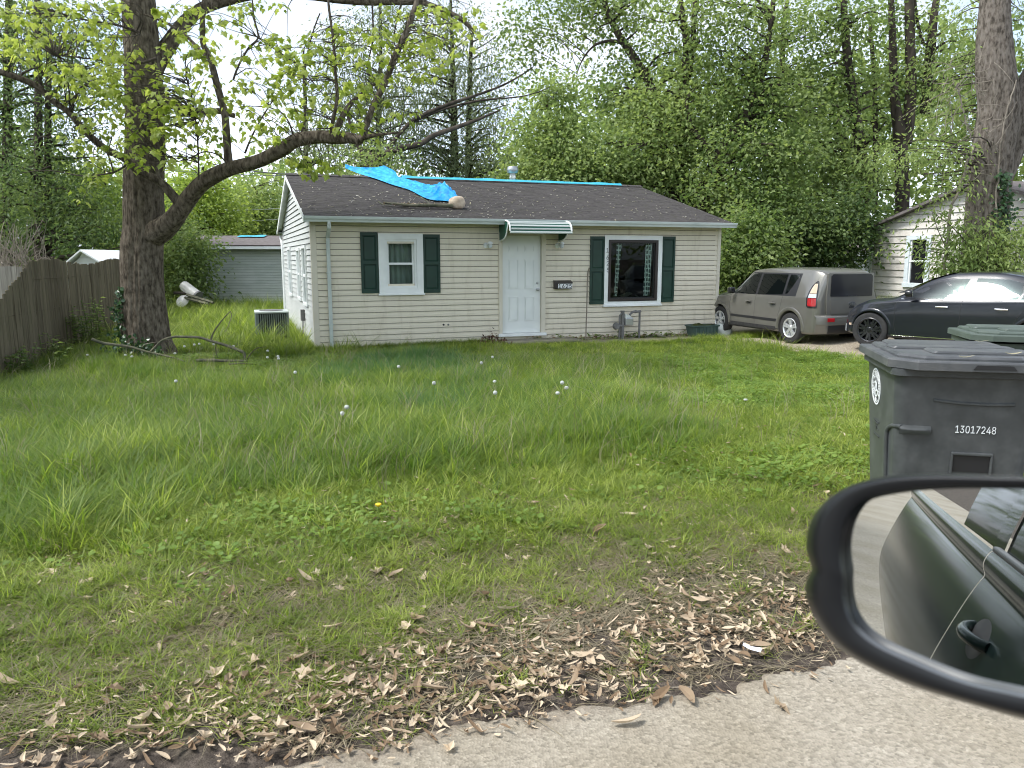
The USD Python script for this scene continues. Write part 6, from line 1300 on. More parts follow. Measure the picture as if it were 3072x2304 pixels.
maple_zone([(1120, 0), (1440, 0), (1430, 110), (1330, 220), (1250, 230), (1150, 120)], 62, -2.8, -.6)
maple_zone([(250, 600), (230, 520), (330, 470), (380, 500)], 8, -1.5, -.6)
for cx, cy, cz, a, n in ((-6.5, 14, 8.6, 3.0, 150), (-3.2, 12.8, 9.2, 3.0, 150), (-9, 12.5, 8.2, 2.6, 110), (-5.5, 15.5, 11, 3.2, 130), (-1, 13, 9.6, 2.2, 60)):   # the crown goes on above the frame
    C = np.array([cx, cy, cz]) + unit(n, rb) * a * rb.uniform(.2, 1, n)[:, None] ** .5 * [1, 1, .55]
    for c in C:
        if c[2] < at(512, -60, c[1])[2]: continue
        m_ = 6; a_ = rb.uniform(0, 6.28, m_); o = np.stack([np.cos(a_), np.sin(a_), rb.uniform(-.8, .2, m_)], -1); L.add(c + o * .14, o + [0, 0, -.7], np.stack([np.cos(a_) * .5, np.sin(a_) * .5, np.full(m_, .9)], -1), rb.uniform(.1, .18, m_))
obj('twigs', tw.out, M['twig'], big, smooth=True, kind='stuff'); obj('crown', L.mesh('maple'), M['leaf_maple'], big)
# ivy and weeds at its foot
def climber(name, label, pts, n, mat='ivy', size=.06, kind='round', cat='ivy', seed=3, stem=True, spread=.09):
    r = np.random.default_rng(seed); t = thing(name, label, cat); P = spline(np.array(pts), 40); i = r.integers(0, 40, n); L = Leaves(); c = P[i, :3] + r.normal(size=(n, 3)) * P[i, 3:4]
    d = r.normal(size=(n, 3)) * .6; d[:, 2] -= .7; nn = np.c_[r.normal(size=(n, 2)) * .5, np.full(n, .3)]; nn[:, 1] -= 1.0; L.add(c, d, nn, size * r.uniform(.6, 1.4, n)); obj('leaves', L.mesh(kind), M[mat], t)
    if stem: obj('stem', MB().tube(P[:, :3], .012, 5).out, M['twig'], t, smooth=True)
climber('ivy', 'dark ivy climbing the left edge of the big maple trunk', [[*at(x, y, MY - .3), s] for x, y, s in ((368, 1062, .16), (366, 1030, .10), (362, 980, .07), (358, 930, .06), (358, 890, .05), (362, 868, .03))], 260)
climber('ivy', 'dark ivy clump at the foot of the big maple trunk', [[*at(x, y, MY - .62), s] for x, y, s in ((360, 1062, .12), (400, 1040, .11), (430, 1050, .10), (470, 1060, .06))], 330, seed=4)
for k, (x, y, h, w, n, lab) in enumerate(((290, 1045, .95, .42, 300, 'tall weedy plants growing against the brown fence left of the maple ivy'), (235, 1040, .75, .35, 200, 'leafy weeds below the leaning dark post by the fence'), (150, 1075, .5, .40, 170, 'low weeds along the foot of the brown fence'), (60, 1120, .5, .5, 200, 'weeds at the near low end of the brown fence'))):
    p = G(x, y + 10); r = np.random.default_rng(40 + k); t = thing('weed_clump', lab, 'weeds'); L = Leaves(); m = MB()
    for q in range(16):
        b = p + np.r_[r.normal(size=2) * w * .5, 0]; tip = b + np.r_[r.normal(size=2) * .12, h * r.uniform(.6, 1.1)]; m.tube(spline([b, (b + tip) / 2 + r.normal(size=3) * .02, tip], 6), .006, 4)
        for s in np.linspace(.25, 1, n // 16):
            c = b + (tip - b) * s; a = r.uniform(0, 6.28); L.add((c + r.normal(size=3) * .02)[None], np.array([[math.cos(a), math.sin(a), .1]]), np.array([[0, 0, 1.0]]) + r.normal(size=(1, 3)) * .3, np.array([.10 * r.uniform(.6, 1.3)]))
    obj('stems', m.out, M['leaf_mid'], t); obj('leaves', L.mesh('simple'), M['leaf_mid'], t)

# ---------------------------------------------------------------- woods behind, left to right
BG = 'trees standing behind the house'
tree('evergreen_tree', 'tall dark tree at the far left edge behind the fences', [[(20, 800, 0, .22), (22, 500, 0, .18), (28, 0, 0, .12)]], [(30, 420, 130, 130, 0, 200), (40, 230, 150, 120, 0, 210), (60, 60, 170, 110, 0, 200), (30, 610, 140, 110, 0, 210), (60, 720, 120, 70, -1, 120)], 'leaf_dark', 30, .15, 10, 'lance', seed=21, spread=.42)
tree('evergreen_tree', 'twin stemmed dark tree between the left edge and the big maple', [[(118, 780, 0, .16), (116, 500, 0, .14), (112, 0, 0, .09)], [(141, 780, .3, .15), (143, 480, .3, .12), (150, 30, .3, .07)]],
     [(120, 560, 130, 120, 0, 210), (230, 640, 140, 100, -.5, 220), (180, 430, 130, 110, .5, 130), (200, 280, 150, 110, .5, 150), (240, 130, 140, 110, .5, 150), (300, 720, 100, 60, -1, 120)], 'leaf_dark', 27, .14, 10, 'lance', seed=22, spread=.40)
tree('tree', 'sunlit yellow-green sapling showing left of the big maple trunk', [[(320, 800, 0, .07), (318, 600, 0, .05), (310, 480, 0, .03)]], [(310, 600, 70, 80, 0, 90), (280, 520, 60, 60, .3, 50), (335, 690, 60, 60, -.3, 60)], 'leaf_lime', 31, .13, 9, seed=23)
tree('tree', 'spreading green tree with low boughs right of the maple trunk by the garage', [[(505, 880, 0, .12), (510, 760, 0, .10), (520, 640, 0, .07)]],
     [(540, 790, 75, 80, -1.5, 210), (565, 845, 70, 50, -1.8, 140), (520, 700, 70, 80, 0, 160), (600, 900, 40, 20, -2.0, 22), (590, 740, 70, 50, -1, 95), (500, 860, 40, 40, -1, 60)], 'leaf_mid', 30.2, .115, 10, seed=24, droop=.5, front=0)
tree('tree', 'pale yellow-green tree behind the garage roof', [[(590, 760, 0, .14), (600, 600, 0, .10), (610, 500, 0, .05)]], [(560, 590, 90, 90, 0, 150), (640, 620, 90, 90, 0, 150), (600, 520, 80, 50, 0, 70), (690, 660, 60, 60, 0, 80)], 'leaf_lime', 38, .15, 9, seed=25, spread=.45)
tree('tree', 'soft green distant tree in the gap left of the house gable', [[(760, 760, 0, .14), (765, 620, 0, .1), (770, 560, 0, .05)]], [(740, 620, 80, 60, 0, 120), (800, 640, 70, 80, 0, 130), (840, 560, 40, 60, 1, 50), (780, 700, 90, 40, 0, 100), (720, 560, 50, 40, 1, 40)], 'leaf_fresh', 42, .16, 9, seed=26, spread=.5)
tree('broken_tree', 'dark stub of a broken tree with long bare boughs just behind the roof ridge', [[(1121, 640, 0, .36), (1121, 520, 0, .34), (1122, 482, 0, .30), (1126, 462, 0, .22)], [(1132, 480, 0, .14), (1160, 460, -.2, .10), (1188, 448, -.3, .09), (1264, 430, -.5, .08), (1297, 409, -.6, .075), (1369, 383, -.8, .065), (1445, 354, -1, .04), (1500, 330, -1.2, .02)],
     [(1160, 455, .1, .06), (1200, 400, .1, .055), (1239, 362, .1, .06), (1351, 311, 0, .055), (1430, 285, 0, .04), (1510, 255, 0, .03), (1600, 200, 0, .015)], [(1235, 370, .3, .04), (1350, 322, .3, .035), (1450, 300, .3, .03), (1560, 290, .3, .02), (1650, 262, .3, .01)], [(1112, 490, 0, .12), (1085, 455, 0, .09), (1060, 400, 0, .06), (1040, 330, 0, .03)]],
     [(1090, 470, 70, 30, -.5, 40), (1160, 470, 60, 25, -.5, 30)], 'leaf_mid', 24.5, .10, 8, seed=27)
tree('tree', 'slender grey trunked tree with hanging leaves left of the roof vent', [[(1138, 560, 0, .13), (1136, 400, 0, .11), (1142, 200, 0, .08), (1140, 0, 0, .05)], [(917, 520, .5, .10), (916, 300, .5, .07), (910, 150, .5, .03)]],
     [(1080, 190, 110, 110, 0, 150), (1170, 330, 120, 110, 0, 190), (1060, 330, 100, 100, 0, 130), (1150, 60, 90, 80, 0, 80), (960, 320, 90, 120, .5, 110), (1130, 450, 130, 60, -.5, 150), (960, 440, 110, 60, .5, 130), (1010, 110, 60, 60, 0, 40)], 'leaf_grey', 31, .13, 10, 'lance', seed=28, spread=.42, droop=.9)
tree('tree', 'grey green tree with drooping sprays behind the middle of the roof', [[(1362, 560, 0, .17), (1362, 350, 0, .14), (1358, 180, 0, .09), (1352, 0, 0, .05)], [(1405, 560, .3, .14), (1408, 300, .3, .11), (1415, 100, .3, .06)]],
     [(1290, 200, 110, 130, 0, 190), (1380, 330, 130, 140, 0, 250), (1440, 190, 90, 110, 0, 110), (1330, 60, 110, 70, 0, 90), (1470, 430, 90, 110, -.5, 160), (1290, 440, 120, 80, -.5, 180), (1400, 500, 150, 40, -1, 150), (1240, 330, 80, 90, 0, 90), (1480, 300, 70, 70, 0, 50)], 'leaf_grey', 33, .13, 10, 'lance', seed=29, spread=.42, droop=.9)
tree('tree', 'light green leafy tree behind the roof vent and ridge', [[(1650, 620, 0, .12), (1645, 450, 0, .09), (1640, 300, 0, .05)]], [(1640, 330, 90, 100, 0, 150), (1700, 430, 110, 90, -.5, 190), (1600, 450, 90, 80, -.5, 140), (1690, 270, 60, 50, 0, 40), (1660, 530, 110, 40, -1, 130), (1760, 510, 90, 50, -1, 110), (1560, 540, 60, 40, -.5, 60)], 'leaf_fresh', 27.5, .12, 10, seed=30)
tree('tree', 'airy tree whose bent trunk leans left above the ridge against the sky', [[(1985, 560, 0, .20), (1980, 400, 0, .18), (1948, 253, 0, .15), (1883, 145, 0, .14), (1844, 83, 0, .11), (1811, 0, 0, .09), (1790, -80, 0, .07)], [(1880, 142, 0, .07), (1845, 123, -.2, .06), (1800, 128, -.3, .045), (1760, 160, -.3, .03), (1730, 230, -.3, .015)]],
     [(1880, 60, 120, 70, 0, 75), (1960, 190, 120, 90, 0, 90), (1830, 200, 80, 70, 0, 30), (1760, 60, 100, 70, 0, 45), (1640, 60, 130, 90, 1, 85), (1560, 150, 70, 100, 1, 60), (1740, -10, 160, 60, 0, 70), (1900, -20, 150, 60, 0, 70), (1900, 330, 130, 80, 0, 120), (1840, 290, 60, 40, 0, 22)], 'leaf_mid', 29, .13, 10, seed=31, spread=.45, front=-.2)
tree('tree', 'green tree with a forked grey trunk right of the ridge', [[(2050, 600, 0, .22), (2048, 350, 0, .20), (2062, 160, 0, .15), (2050, 60, 0, .10), (2030, -60, 0, .08)], [(2066, 230, 0, .10), (2082, 80, 0, .09), (2084, -60, 0, .06)]],
     [(2050, 60, 140, 100, 0, 130), (2090, 220, 130, 90, 0, 150), (1980, 400, 130, 110, -.5, 230), (2080, 380, 130, 110, -.5, 230), (2000, 520, 150, 60, -1, 200), (1880, 470, 110, 80, -1, 160), (1840, 540, 120, 40, -1, 120), (1960, 300, 90, 60, 0, 80)], 'leaf_fresh', 28, .125, 10, seed=32, front=.1, dens=.95)
tree('tree', 'thick leaning trunk overgrown with green leaves above the grey hatchback', [[(2090, 720, 0, .34), (2115, 597, 0, .31), (2150, 500, 0, .28), (2205, 400, 0, .24), (2250, 315, 0, .18), (2290, 200, 0, .12), (2320, 0, 0, .07)], [(2150, 500, 0, .15), (2120, 440, 0, .12), (2075, 380, 0, .08), (2060, 300, 0, .05)]],
     [(2200, 250, 150, 110, 0, 230), (2230, 120, 140, 100, 0, 190), (2320, 330, 140, 120, 0, 250), (2250, 460, 150, 90, -1, 230), (2170, 20, 110, 60, 0, 80), (2350, 480, 120, 90, -1, 190), (2200, 580, 140, 60, -1.5, 190), (2330, 620, 130, 80, -1.5, 220)], 'leaf_mid', 27, .12, 10, seed=33, front=.1, dens=.9)
tree('tree', 'straight dark tree with brownish seed clusters near the top right', [[(2590, 640, 0, .22), (2580, 434, 0, .20), (2560, 300, 0, .16), (2540, 145, 0, .14), (2530, 0, 0, .11), (2525, -80, 0, .09)], [(2348, 340, 1, .10), (2350, 100, 1, .09), (2362, 0, 1, .07)]],
     [(2420, 120, 150, 120, 0, 230), (2520, 260, 150, 110, 0, 220), (2430, 270, 130, 90, 0, 190), (2380, 30, 110, 60, 0, 80), (2520, 60, 120, 80, 0, 110), (2480, 420, 150, 100, -1, 260), (2560, 540, 120, 80, -1, 180), (2450, 560, 120, 90, -1, 200)], 'leaf_mid', 29, .125, 10, seed=34, front=-.2, dens=.85)
tree('tree', 'group of dark straight trunks left of the right-hand tree', [[(2705, 640, 0, .26), (2700, 400, 0, .23), (2685, 300, 0, .17), (2678, 120, 0, .13), (2672, -40, 0, .10)], [(2715, 430, 0, .24), (2728, 330, 0, .20), (2730, 100, 0, .17), (2726, -40, 0, .15)], [(2775, 340, .4, .20), (2790, 180, .4, .18), (2802, 50, .4, .14), (2815, -40, .4, .10)], [(2770, 130, .2, .06), (2750, 50, .2, .05), (2745, -40, .2, .04)], [(2625, 640, .6, .10), (2624, 300, .6, .09), (2610, 60, .6, .06)]],
     [(2650, 240, 120, 70, 0, 120), (2760, 270, 130, 70, 0, 100), (2650, 90, 130, 80, 0, 70), (2780, 90, 140, 80, 0, 70), (2640, 380, 130, 60, .5, 100), (2850, 200, 90, 90, 0, 70), (2680, 20, 120, 40, 0, 35)], 'leaf_mid', 30, .13, 10, seed=35, spread=.4, front=-.6, dens=1.0)
UND = 'shrubs forming the dark undergrowth behind the cars'
for k, (lab, mt, Y, cl) in enumerate((
    ('dense green shrub between the house corner and the grey hatchback', 'leaf_mid', 23.5, [(2215, 790, 70, 75, 0, 240), (2240, 700, 90, 70, .5, 230), (2190, 860, 40, 40, 0, 90), (2290, 760, 70, 50, 0, 110)]),
    ('dark shrub mass right above the roof of the grey hatchback', 'leaf_dark', 25, [(2350, 700, 120, 80, 0, 260), (2460, 690, 110, 90, 0, 250), (2420, 770, 120, 45, 0, 160), (2540, 730, 80, 90, 0, 200), (2570, 640, 70, 80, 0, 150)]),
    ('dark thicket behind the right end of the roof', 'leaf_dark', 30, [(2100, 600, 130, 60, 0, 200), (2230, 620, 120, 70, 0, 200), (2000, 570, 100, 50, 0, 120), (2330, 580, 120, 70, 0, 180)]))):
    tree('shrub', lab, [], cl, mt, Y, .11, 10, seed=50 + k, cat='shrub', minz=-.4)
# brush and vines on the left
r = np.random.default_rng(60); t = thing('dry_shrub', 'tangle of bare tan stems above the pale fence at the left edge', 'shrub'); m = MB()
for q in range(95):
    b = at(r.uniform(-30, 125), 830, 21.5 + r.uniform(-.6, .6)); tip = at(r.uniform(-40, 140), r.uniform(655, 770), 21.5 + r.uniform(-.8, .8)); mid = (b + tip) / 2 + r.normal(size=3) * .15; m.tube(spline([b, mid, tip], 7), np.linspace(.011, .005, 7), 4, cap=False)
obj('stems', m.out, M['twig_pale'], t)
# ---------------------------------------------------------------- right-hand tree in front of the beige house
RY = 19.5; rt = thing('maple_tree', 'massive pale barked tree at the right edge with vines and a forked limb', 'tree')
tp2 = spline(np.array([[*at(x, y, RY), r] for x, y, r in ((2955, 1020, .62), (2952, 850, .52), (2962, 620, .46), (2975, 480, .45), (2995, 330, .43), (2985, 200, .40), (2982, 80, .34), (2985, 0, .31), (2990, -150, .28))]), 130)
def furrow2(s, a, p):
    z = p[:, 2][:, None]; w = np.stack([np.cos(a) * 3.2 + 0 * z, np.sin(a) * 3.2 + 0 * z, z * .5 + 0 * a], -1); rid = 1 - np.abs(2 * meshkit.noise(w * [3.4, 3.4, 1.6], 13) - 1); rid2 = 1 - np.abs(2 * meshkit.noise(w * [7, 7, 3], 19) - 1); return 1 + .085 * (rid - .5) + .045 * (rid2 - .5)
obj('trunk', MB().tube(tp2[:, :3], tp2[:, 3], 110, disp=furrow2).out, M['bark_pale'], rt, smooth=True)
for pts in (((2995, 420, .33), (3030, 360, .30), (3062, 300, .29), (3100, 230, .27), (3150, 120, .24), (3200, -40, .2)), ((2990, 560, .26), (3030, 470, .25), (3060, 380, .24), (3075, 300, .2))):
    P = spline(np.array([[*at(x, y, RY + .1), r] for x, y, r in pts]), 50); obj('limb', MB().tube(P[:, :3], P[:, 3], 50, disp=furrow2).out, M['bark_pale'], rt, smooth=True)
r = np.random.default_rng(70); L, tw = Leaves(), MB(); RT = np.vstack([tp2[:, :3]])
for Y, cl in ((RY - .7, [(2700, 480, 150, 32, 60), (2820, 470, 90, 60, 45), (2790, 560, 60, 24, 10), (2880, 560, 50, 50, 18)]), (RY + .8, [(2880, 150, 70, 140, 90), (2830, 300, 70, 120, 70), (3040, 130, 40, 120, 60), (3060, 30, 40, 40, 25), (2900, 380, 60, 90, 45)])):
    for cx, cy, rx, ry, n in cl:
        C = ell(cx, cy, rx, ry, Y, n, r, .8); spray(L, C, 11, .24, .115, r, .8)
        for q in C[::6]:
            S = RT[RT[:, 2] < q[2] + 1.2]; i = np.argmin(np.linalg.norm(S - q, axis=1)); branch_to(tw, S[i], q, .022, r)
obj('boughs', tw.out, M['twig'], rt, smooth=True); obj('crown', L.mesh('lance'), M['leaf_fresh'], rt)
# bare vines up that trunk
for k, pts in enumerate((((2830, 870, .035), (2850, 640, .032), (2880, 560, .03), (2905, 480, .03), (2932, 400, .026), (2936, 330, .02), (2925, 240, .012)), ((2990, 700, .02), (3000, 450, .018), (3030, 300, .016), (3050, 240, .012)), ((3000, 460, .014), (2960, 400, .012), (2940, 360, .01)), ((2870, 250, .02), (2890, 330, .018), (2915, 420, .018)))):
    P = spline(np.array([[*at(x, y, RY - .52), q] for x, y, q in pts]), 30); P[:, :3] += np.random.default_rng(k).normal(size=(30, 3)) * .012; obj('vine', MB().tube(P[:, :3], P[:, 3], 6).out, M['twig_pale'], rt, smooth=True)
m = MB()
for q in range(70):
    b = at(r.uniform(2830, 2990), r.uniform(180, 520), RY - .55); tip = b + r.normal(size=3) * [.5, .15, .4]; m.tube(spline([b, (b + tip) / 2 + r.normal(size=3) * .1, tip], 6), np.linspace(.009, .003, 6), 4, cap=False)
obj('dead_twigs', m.out, M['twig_pale'], rt)
climber('ivy', 'dark ivy patch on the trunk of the right-hand tree', [[*at(x, y, RY - .5), s] for x, y, s in ((3010, 720, .14), (3012, 620, .13), (3010, 560, .10), (3005, 520, .05))], 420, seed=8, size=.08)
t = thing('shrub', 'bright leafy shrub wrapped round the foot of the right-hand tree above the black saloon', 'shrub'); L, tw = Leaves(), MB(); r = np.random.default_rng(71); root = at(2940, 880, RY - .8)
for cx, cy, rx, ry, dY, n in ((2920, 690, 80, 55, -.6, 50), (2860, 750, 80, 45, -.6, 42), (2950, 780, 110, 70, -.9, 110), (3040, 720, 70, 70, -.8, 80), (2735, 745, 70, 20, -.4, 12), (2890, 810, 100, 40, -.9, 75), (3040, 810, 60, 50, -1, 70), (2800, 650, 40, 24, -.4, 10)):
    C = ell(cx, cy, rx, ry, RY + dY, n, r, .6); spray(L, C, 11, .22, .135, r, .8)
    for q in C[::9]: branch_to(tw, root + r.normal(size=3) * .15, q, .022, r)
obj('stems', tw.out, M['twig'], t, smooth=True); obj('leaves', L.mesh('lance'), M['leaf_lime' if False else 'leaf_fresh'], t)
# neighbours' trees along the street and across it (seen in the door mirror and in windows)
for k, (x, y, h, rr_, lab) in enumerate(((-16, 6.5, 14, 4.2, 'round green tree far down the street, seen in the door mirror'), (-17, -1.5, 16, 5, 'tall green tree down the street, seen behind the car flank in the mirror'), (-25, 12, 14, 5, 'green tree past the fences down the street, seen in the mirror'), (-9, -15, 10, 3.6, 'green tree across the street mirrored in the house windows'), (6, -16, 11, 4, 'green tree across the street mirrored in the car windows'), (18, -13, 10, 3.6, 'green tree across the street mirrored in the black saloon'))):
    r = np.random.default_rng(90 + k); t = thing('street_tree', lab, 'tree', (x, y, 0)); m = MB(); m.tube(spline([(0, 0, -.2), (.1, 0, h * .3), (0, .1, h * .7)], 12), np.linspace(.25, .10, 12), 10); obj('trunk', m.out, M['bark'], t, smooth=True)
    L = Leaves(); C = np.array([0, 0, h * .62]) + unit(420, r) * r.uniform(.3, 1, 420)[:, None] ** .5 * [rr_, rr_, h * .46]; spray(L, C, 9, .4, .36, r); obj('crown', L.mesh('simple'), M['leaf_dark'], t)
# far belt of woods closing the view
r = np.random.default_rng(80); L = Leaves(); n = 14000
ang = np.where(r.uniform(0, 1, n) < .5, r.uniform(-1.0, 1.0, n), r.uniform(-np.pi, np.pi, n)); dist = r.uniform(52, 75, n); zt = (7.5 + 7.5 * sstep(-.12, .12, ang) + 5 * sstep(-.42, -.6, ang)) * (.75 + .5 * meshkit.noise(np.stack([np.cos(ang) * 5, np.sin(ang) * 5, 0 * ang], -1), 2)); C = np.stack([np.sin(ang) * dist, np.cos(ang) * dist, -.5 + zt * r.uniform(0, 1, n) ** .9], -1)
spray(L, C, 10, .95, .56, r, .3, .8); obj('woods', L.mesh('simple'), M['leaf_mid'], kind='stuff', label='far belt of woods closing the view behind all the houses')
# ================================================================ lawn
rg = np.random.default_rng(100)
def blades(n, rad, h0, h1, w, lean, seed, curl=.5, segs=3):
    """one tuft: n tapering bent blades"""
    r = np.random.default_rng(seed); V, F, k = [], [], 0
    for _ in range(n):
        a = r.uniform(0, 6.283); q = rad * r.uniform(0, 1) ** .6; b = r.uniform(0, 6.283); base = np.array([q * math.cos(b), q * math.sin(b), -.01]); h = r.uniform(h0, h1); dirn = np.array([math.cos(a), math.sin(a), 0]); side = np.array([-dirn[1], dirn[0], 0])
        ln = lean * r.uniform(.2, 1.2) + .5 * q / max(rad, 1e-3) * lean; ww = w * r.uniform(.6, 1.3); pts = []
        for i in range(segs + 1):
            t = i / segs; bend = ln * t + curl * ln * t * t
            c = base + dirn * h * bend + np.array([0, 0, h * (t - .35 * min(1.2, ln) * t * t)]); half = ww * (1 - t ** 1.6) * .5
            pts += [c - side * half, c + side * half] if i < segs else [c]
        V += pts
        for i in range(segs - 1): j = k + 2 * i; F += [[j, j + 1, j + 3], [j, j + 3, j + 2]]
        j = k + 2 * (segs - 1); F.append([j, j + 1, j + 2]); k += 2 * segs + 1
    return np.array(V), np.array(F), np.repeat(r.uniform(0, 1, n), 2 * segs + 1)
def grassmat(name, c0, c1, dry, trans=.3, var=.55):
    """blade green drifting over the lawn in patches, from tuft to tuft and from blade to blade"""
    return usdkit.material(stage, '/World/Looks/' + name, {
        'g': ('attribute', {'attribute': 'tone'}), 'oi': ('object_info', {}), 'n': ('noise_texture', {'scale': .55, 'detail': 3.0}), 'n2': ('noise_texture', {'scale': 2.6, 'detail': 2.0}),
        'a': ('math', {'math_type': 'multiply_add', 'value2': .55}), 'b': ('math', {'math_type': 'multiply_add', 'value2': var}), 'c': ('math', {'math_type': 'multiply_add', 'value2': .75, 'value3': -.66}),
        'r': ('rgb_ramp', {'ramp': [(.22, c0), (.52, c1), (.80, dry)]}), 'p': ('principled_bsdf', {'roughness': .5, 'specular_ior_level': .35}), 't': ('translucent_bsdf', {}),
        'tm': ('mix_color', {'blend_type': 'multiply', 'fac': 1.0, 'use_clamp': False, 'b': (1.6, 1.75, 1.0)}), 'm': ('mix_closure', {'fac': trans})},
        [('oi.location', 'n.vector'), ('oi.location', 'n2.vector'), ('n2.fac', 'c.value1'), ('g.fac', 'b.value1'), ('n.fac', 'a.value1'), ('c.value', 'a.value3'), ('a.value', 'b.value3'), ('b.value', 'r.fac'),
         ('r.color', 'p.base_color'), ('r.color', 'tm.a'), ('tm.result', 't.color'), ('p.BSDF', 'm.closure1'), ('t.BSDF', 'm.closure2')], surface='m.closure')
M['grass'] = grassmat('lawn_grass', (.115, .165, .020), (.29, .335, .065), (.52, .53, .23), .45)
M['grass_deep'] = grassmat('deep_green_grass', (.070, .125, .018), (.175, .245, .050), (.36, .41, .15), .44)
M['grass_blue'] = grassmat('bluish_grass', (.050, .115, .030), (.105, .185, .060), (.17, .24, .09), .36)
M['thatch'] = grassmat('dry_thatch', (.20, .165, .105), (.34, .29, .20), (.48, .43, .32), .15)
M['herb'] = grassmat('lawn_herb_leaf', (.11, .18, .03), (.22, .31, .065), (.36, .43, .13), .4)
def instancer(name, label, protos, mats, pos, idx, scale, yaw, cat=None):
    pi = UsdGeom.PointInstancer.Define(stage, _path(name, None)); paths = []
    for k, (pm_, mt) in enumerate(zip(protos, mats)):
        pr = obj('tuft', pm_, M[mt], pi.GetPrim()); paths.append(pr.GetPath())
    pi.CreatePrototypesRel().SetTargets(paths); pi.CreateProtoIndicesAttr(Vt.IntArray.FromNumpy(idx.astype(np.int32))); pi.CreatePositionsAttr(Vt.Vec3fArray.FromNumpy(pos.astype(np.float32)))
    n = len(pos); pi.CreateScalesAttr(Vt.Vec3fArray.FromNumpy((np.repeat(scale[:, None], 3, 1) if scale.ndim == 1 else scale).astype(np.float32)))
    q = np.zeros((n, 4), np.float16); q[:, 2] = np.sin(yaw / 2); q[:, 3] = np.cos(yaw / 2); pi.CreateOrientationsAttr(Vt.QuathArray.FromNumpy(q))
    return tag(pi.GetPrim(), label, cat, kind='stuff')
def scatter(n, y0, y1, dens=None, wide=.74, lo=-1, edge=.02):
    """random places on the visible lawn, evenly per area, thinned by dens(x, y)"""
    y = np.sqrt(rg.uniform(y0 ** 2, y1 ** 2, n)); x = rg.uniform(lo, 1, n) * (wide * y + .3); keep = np.ones(n, bool)
    e = x * D2[0] + y * D2[1] - E0; s = x * U2[0] + y * U2[1]; keep &= e > edge + edge_e(s) - E0
    du = np.stack([x - HL[0], y - HL[1]], -1); u, v = du @ U2, du @ D2; keep &= ~((u > -.03) & (u < HW + .03) & (v > -.02) & (v < 2 * HD)); keep &= ~((u > w0 - .2) & (u < w1 + .9) & (v > -1.12) & (v < 0))
    dd = np.stack([x, y], -1) - kia_back; dt, dw = -(dd @ D2), dd @ U2 - (.45 + .02 * -(dd @ D2)); keep &= ~((np.abs(dw) < 1.55 + rg.normal(0, .14, n)) & (dt > -8) & (dt < 9.5))
    keep &= (np.hypot(x + 7.1, y - 15) > .5)
    if dens is not None: keep &= rg.uniform(0, 1, n) < dens(x, y, e)
    return np.stack([x, y, ground(x, y)], -1)[keep], e[keep]
N2 = lambda x, y, f, sd: meshkit.noise(np.stack([x * f, y * f, 0 * x], -1), sd)
def tallness(x, y, e):
    """0 mown verge .. 1 rank tussocks, as the photo shows it"""
    t = sstep(1.9, 4.2, e) * (1 - .92 * sstep(.0, 2.6, x - (.06 * y))) * (1 - .85 * sstep(9.0, 11.8, e)); left = sstep(-.28, -.55, x / y) * sstep(1.0, 2.6, e); t = np.maximum(t, .75 * left)
    return np.clip(t * (.45 + 1.0 * N2(x, y, .75, 21)), 0, 1)
bare = lambda x, y, e: np.clip(.10 + .90 * sstep(.0, .85, e + .9 * (N2(x, y, 1.1, 31) - .5) + .16 * np.clip(-x, -1, 3)), 0, 1) * np.clip(1.7 * N2(x, y, 2.3, 33), .6, 1)
short = [blades(22, .075, .03, .075, .0072, .9, 200 + k) for k in range(4)]; med = [blades(24, .080, .06, .15, .0080, .8, 210 + k) for k in range(4)]; tall = [blades(32, .085, .15, .34, .0085, .6, 220 + k, .8) for k in range(5)]
thatch = [blades(16, .09, .03, .08, .0045, 2.2, 230 + k) for k in range(2)]
def herb(seed, n=14):
    r = np.random.default_rng(seed); L = Leaves(); a = r.uniform(0, 6.28, n); c = np.stack([np.cos(a) * r.uniform(0, .09, n), np.sin(a) * r.uniform(0, .09, n), r.uniform(.01, .06, n)], -1); L.add(c, np.stack([np.cos(a), np.sin(a), r.uniform(-.1, .5, n)], -1), np.c_[r.normal(size=(n, 2)) * .3, np.ones(n)], r.uniform(.014, .034, n)); return L.mesh('round')
herbs = [herb(240 + k) for k in range(3)]
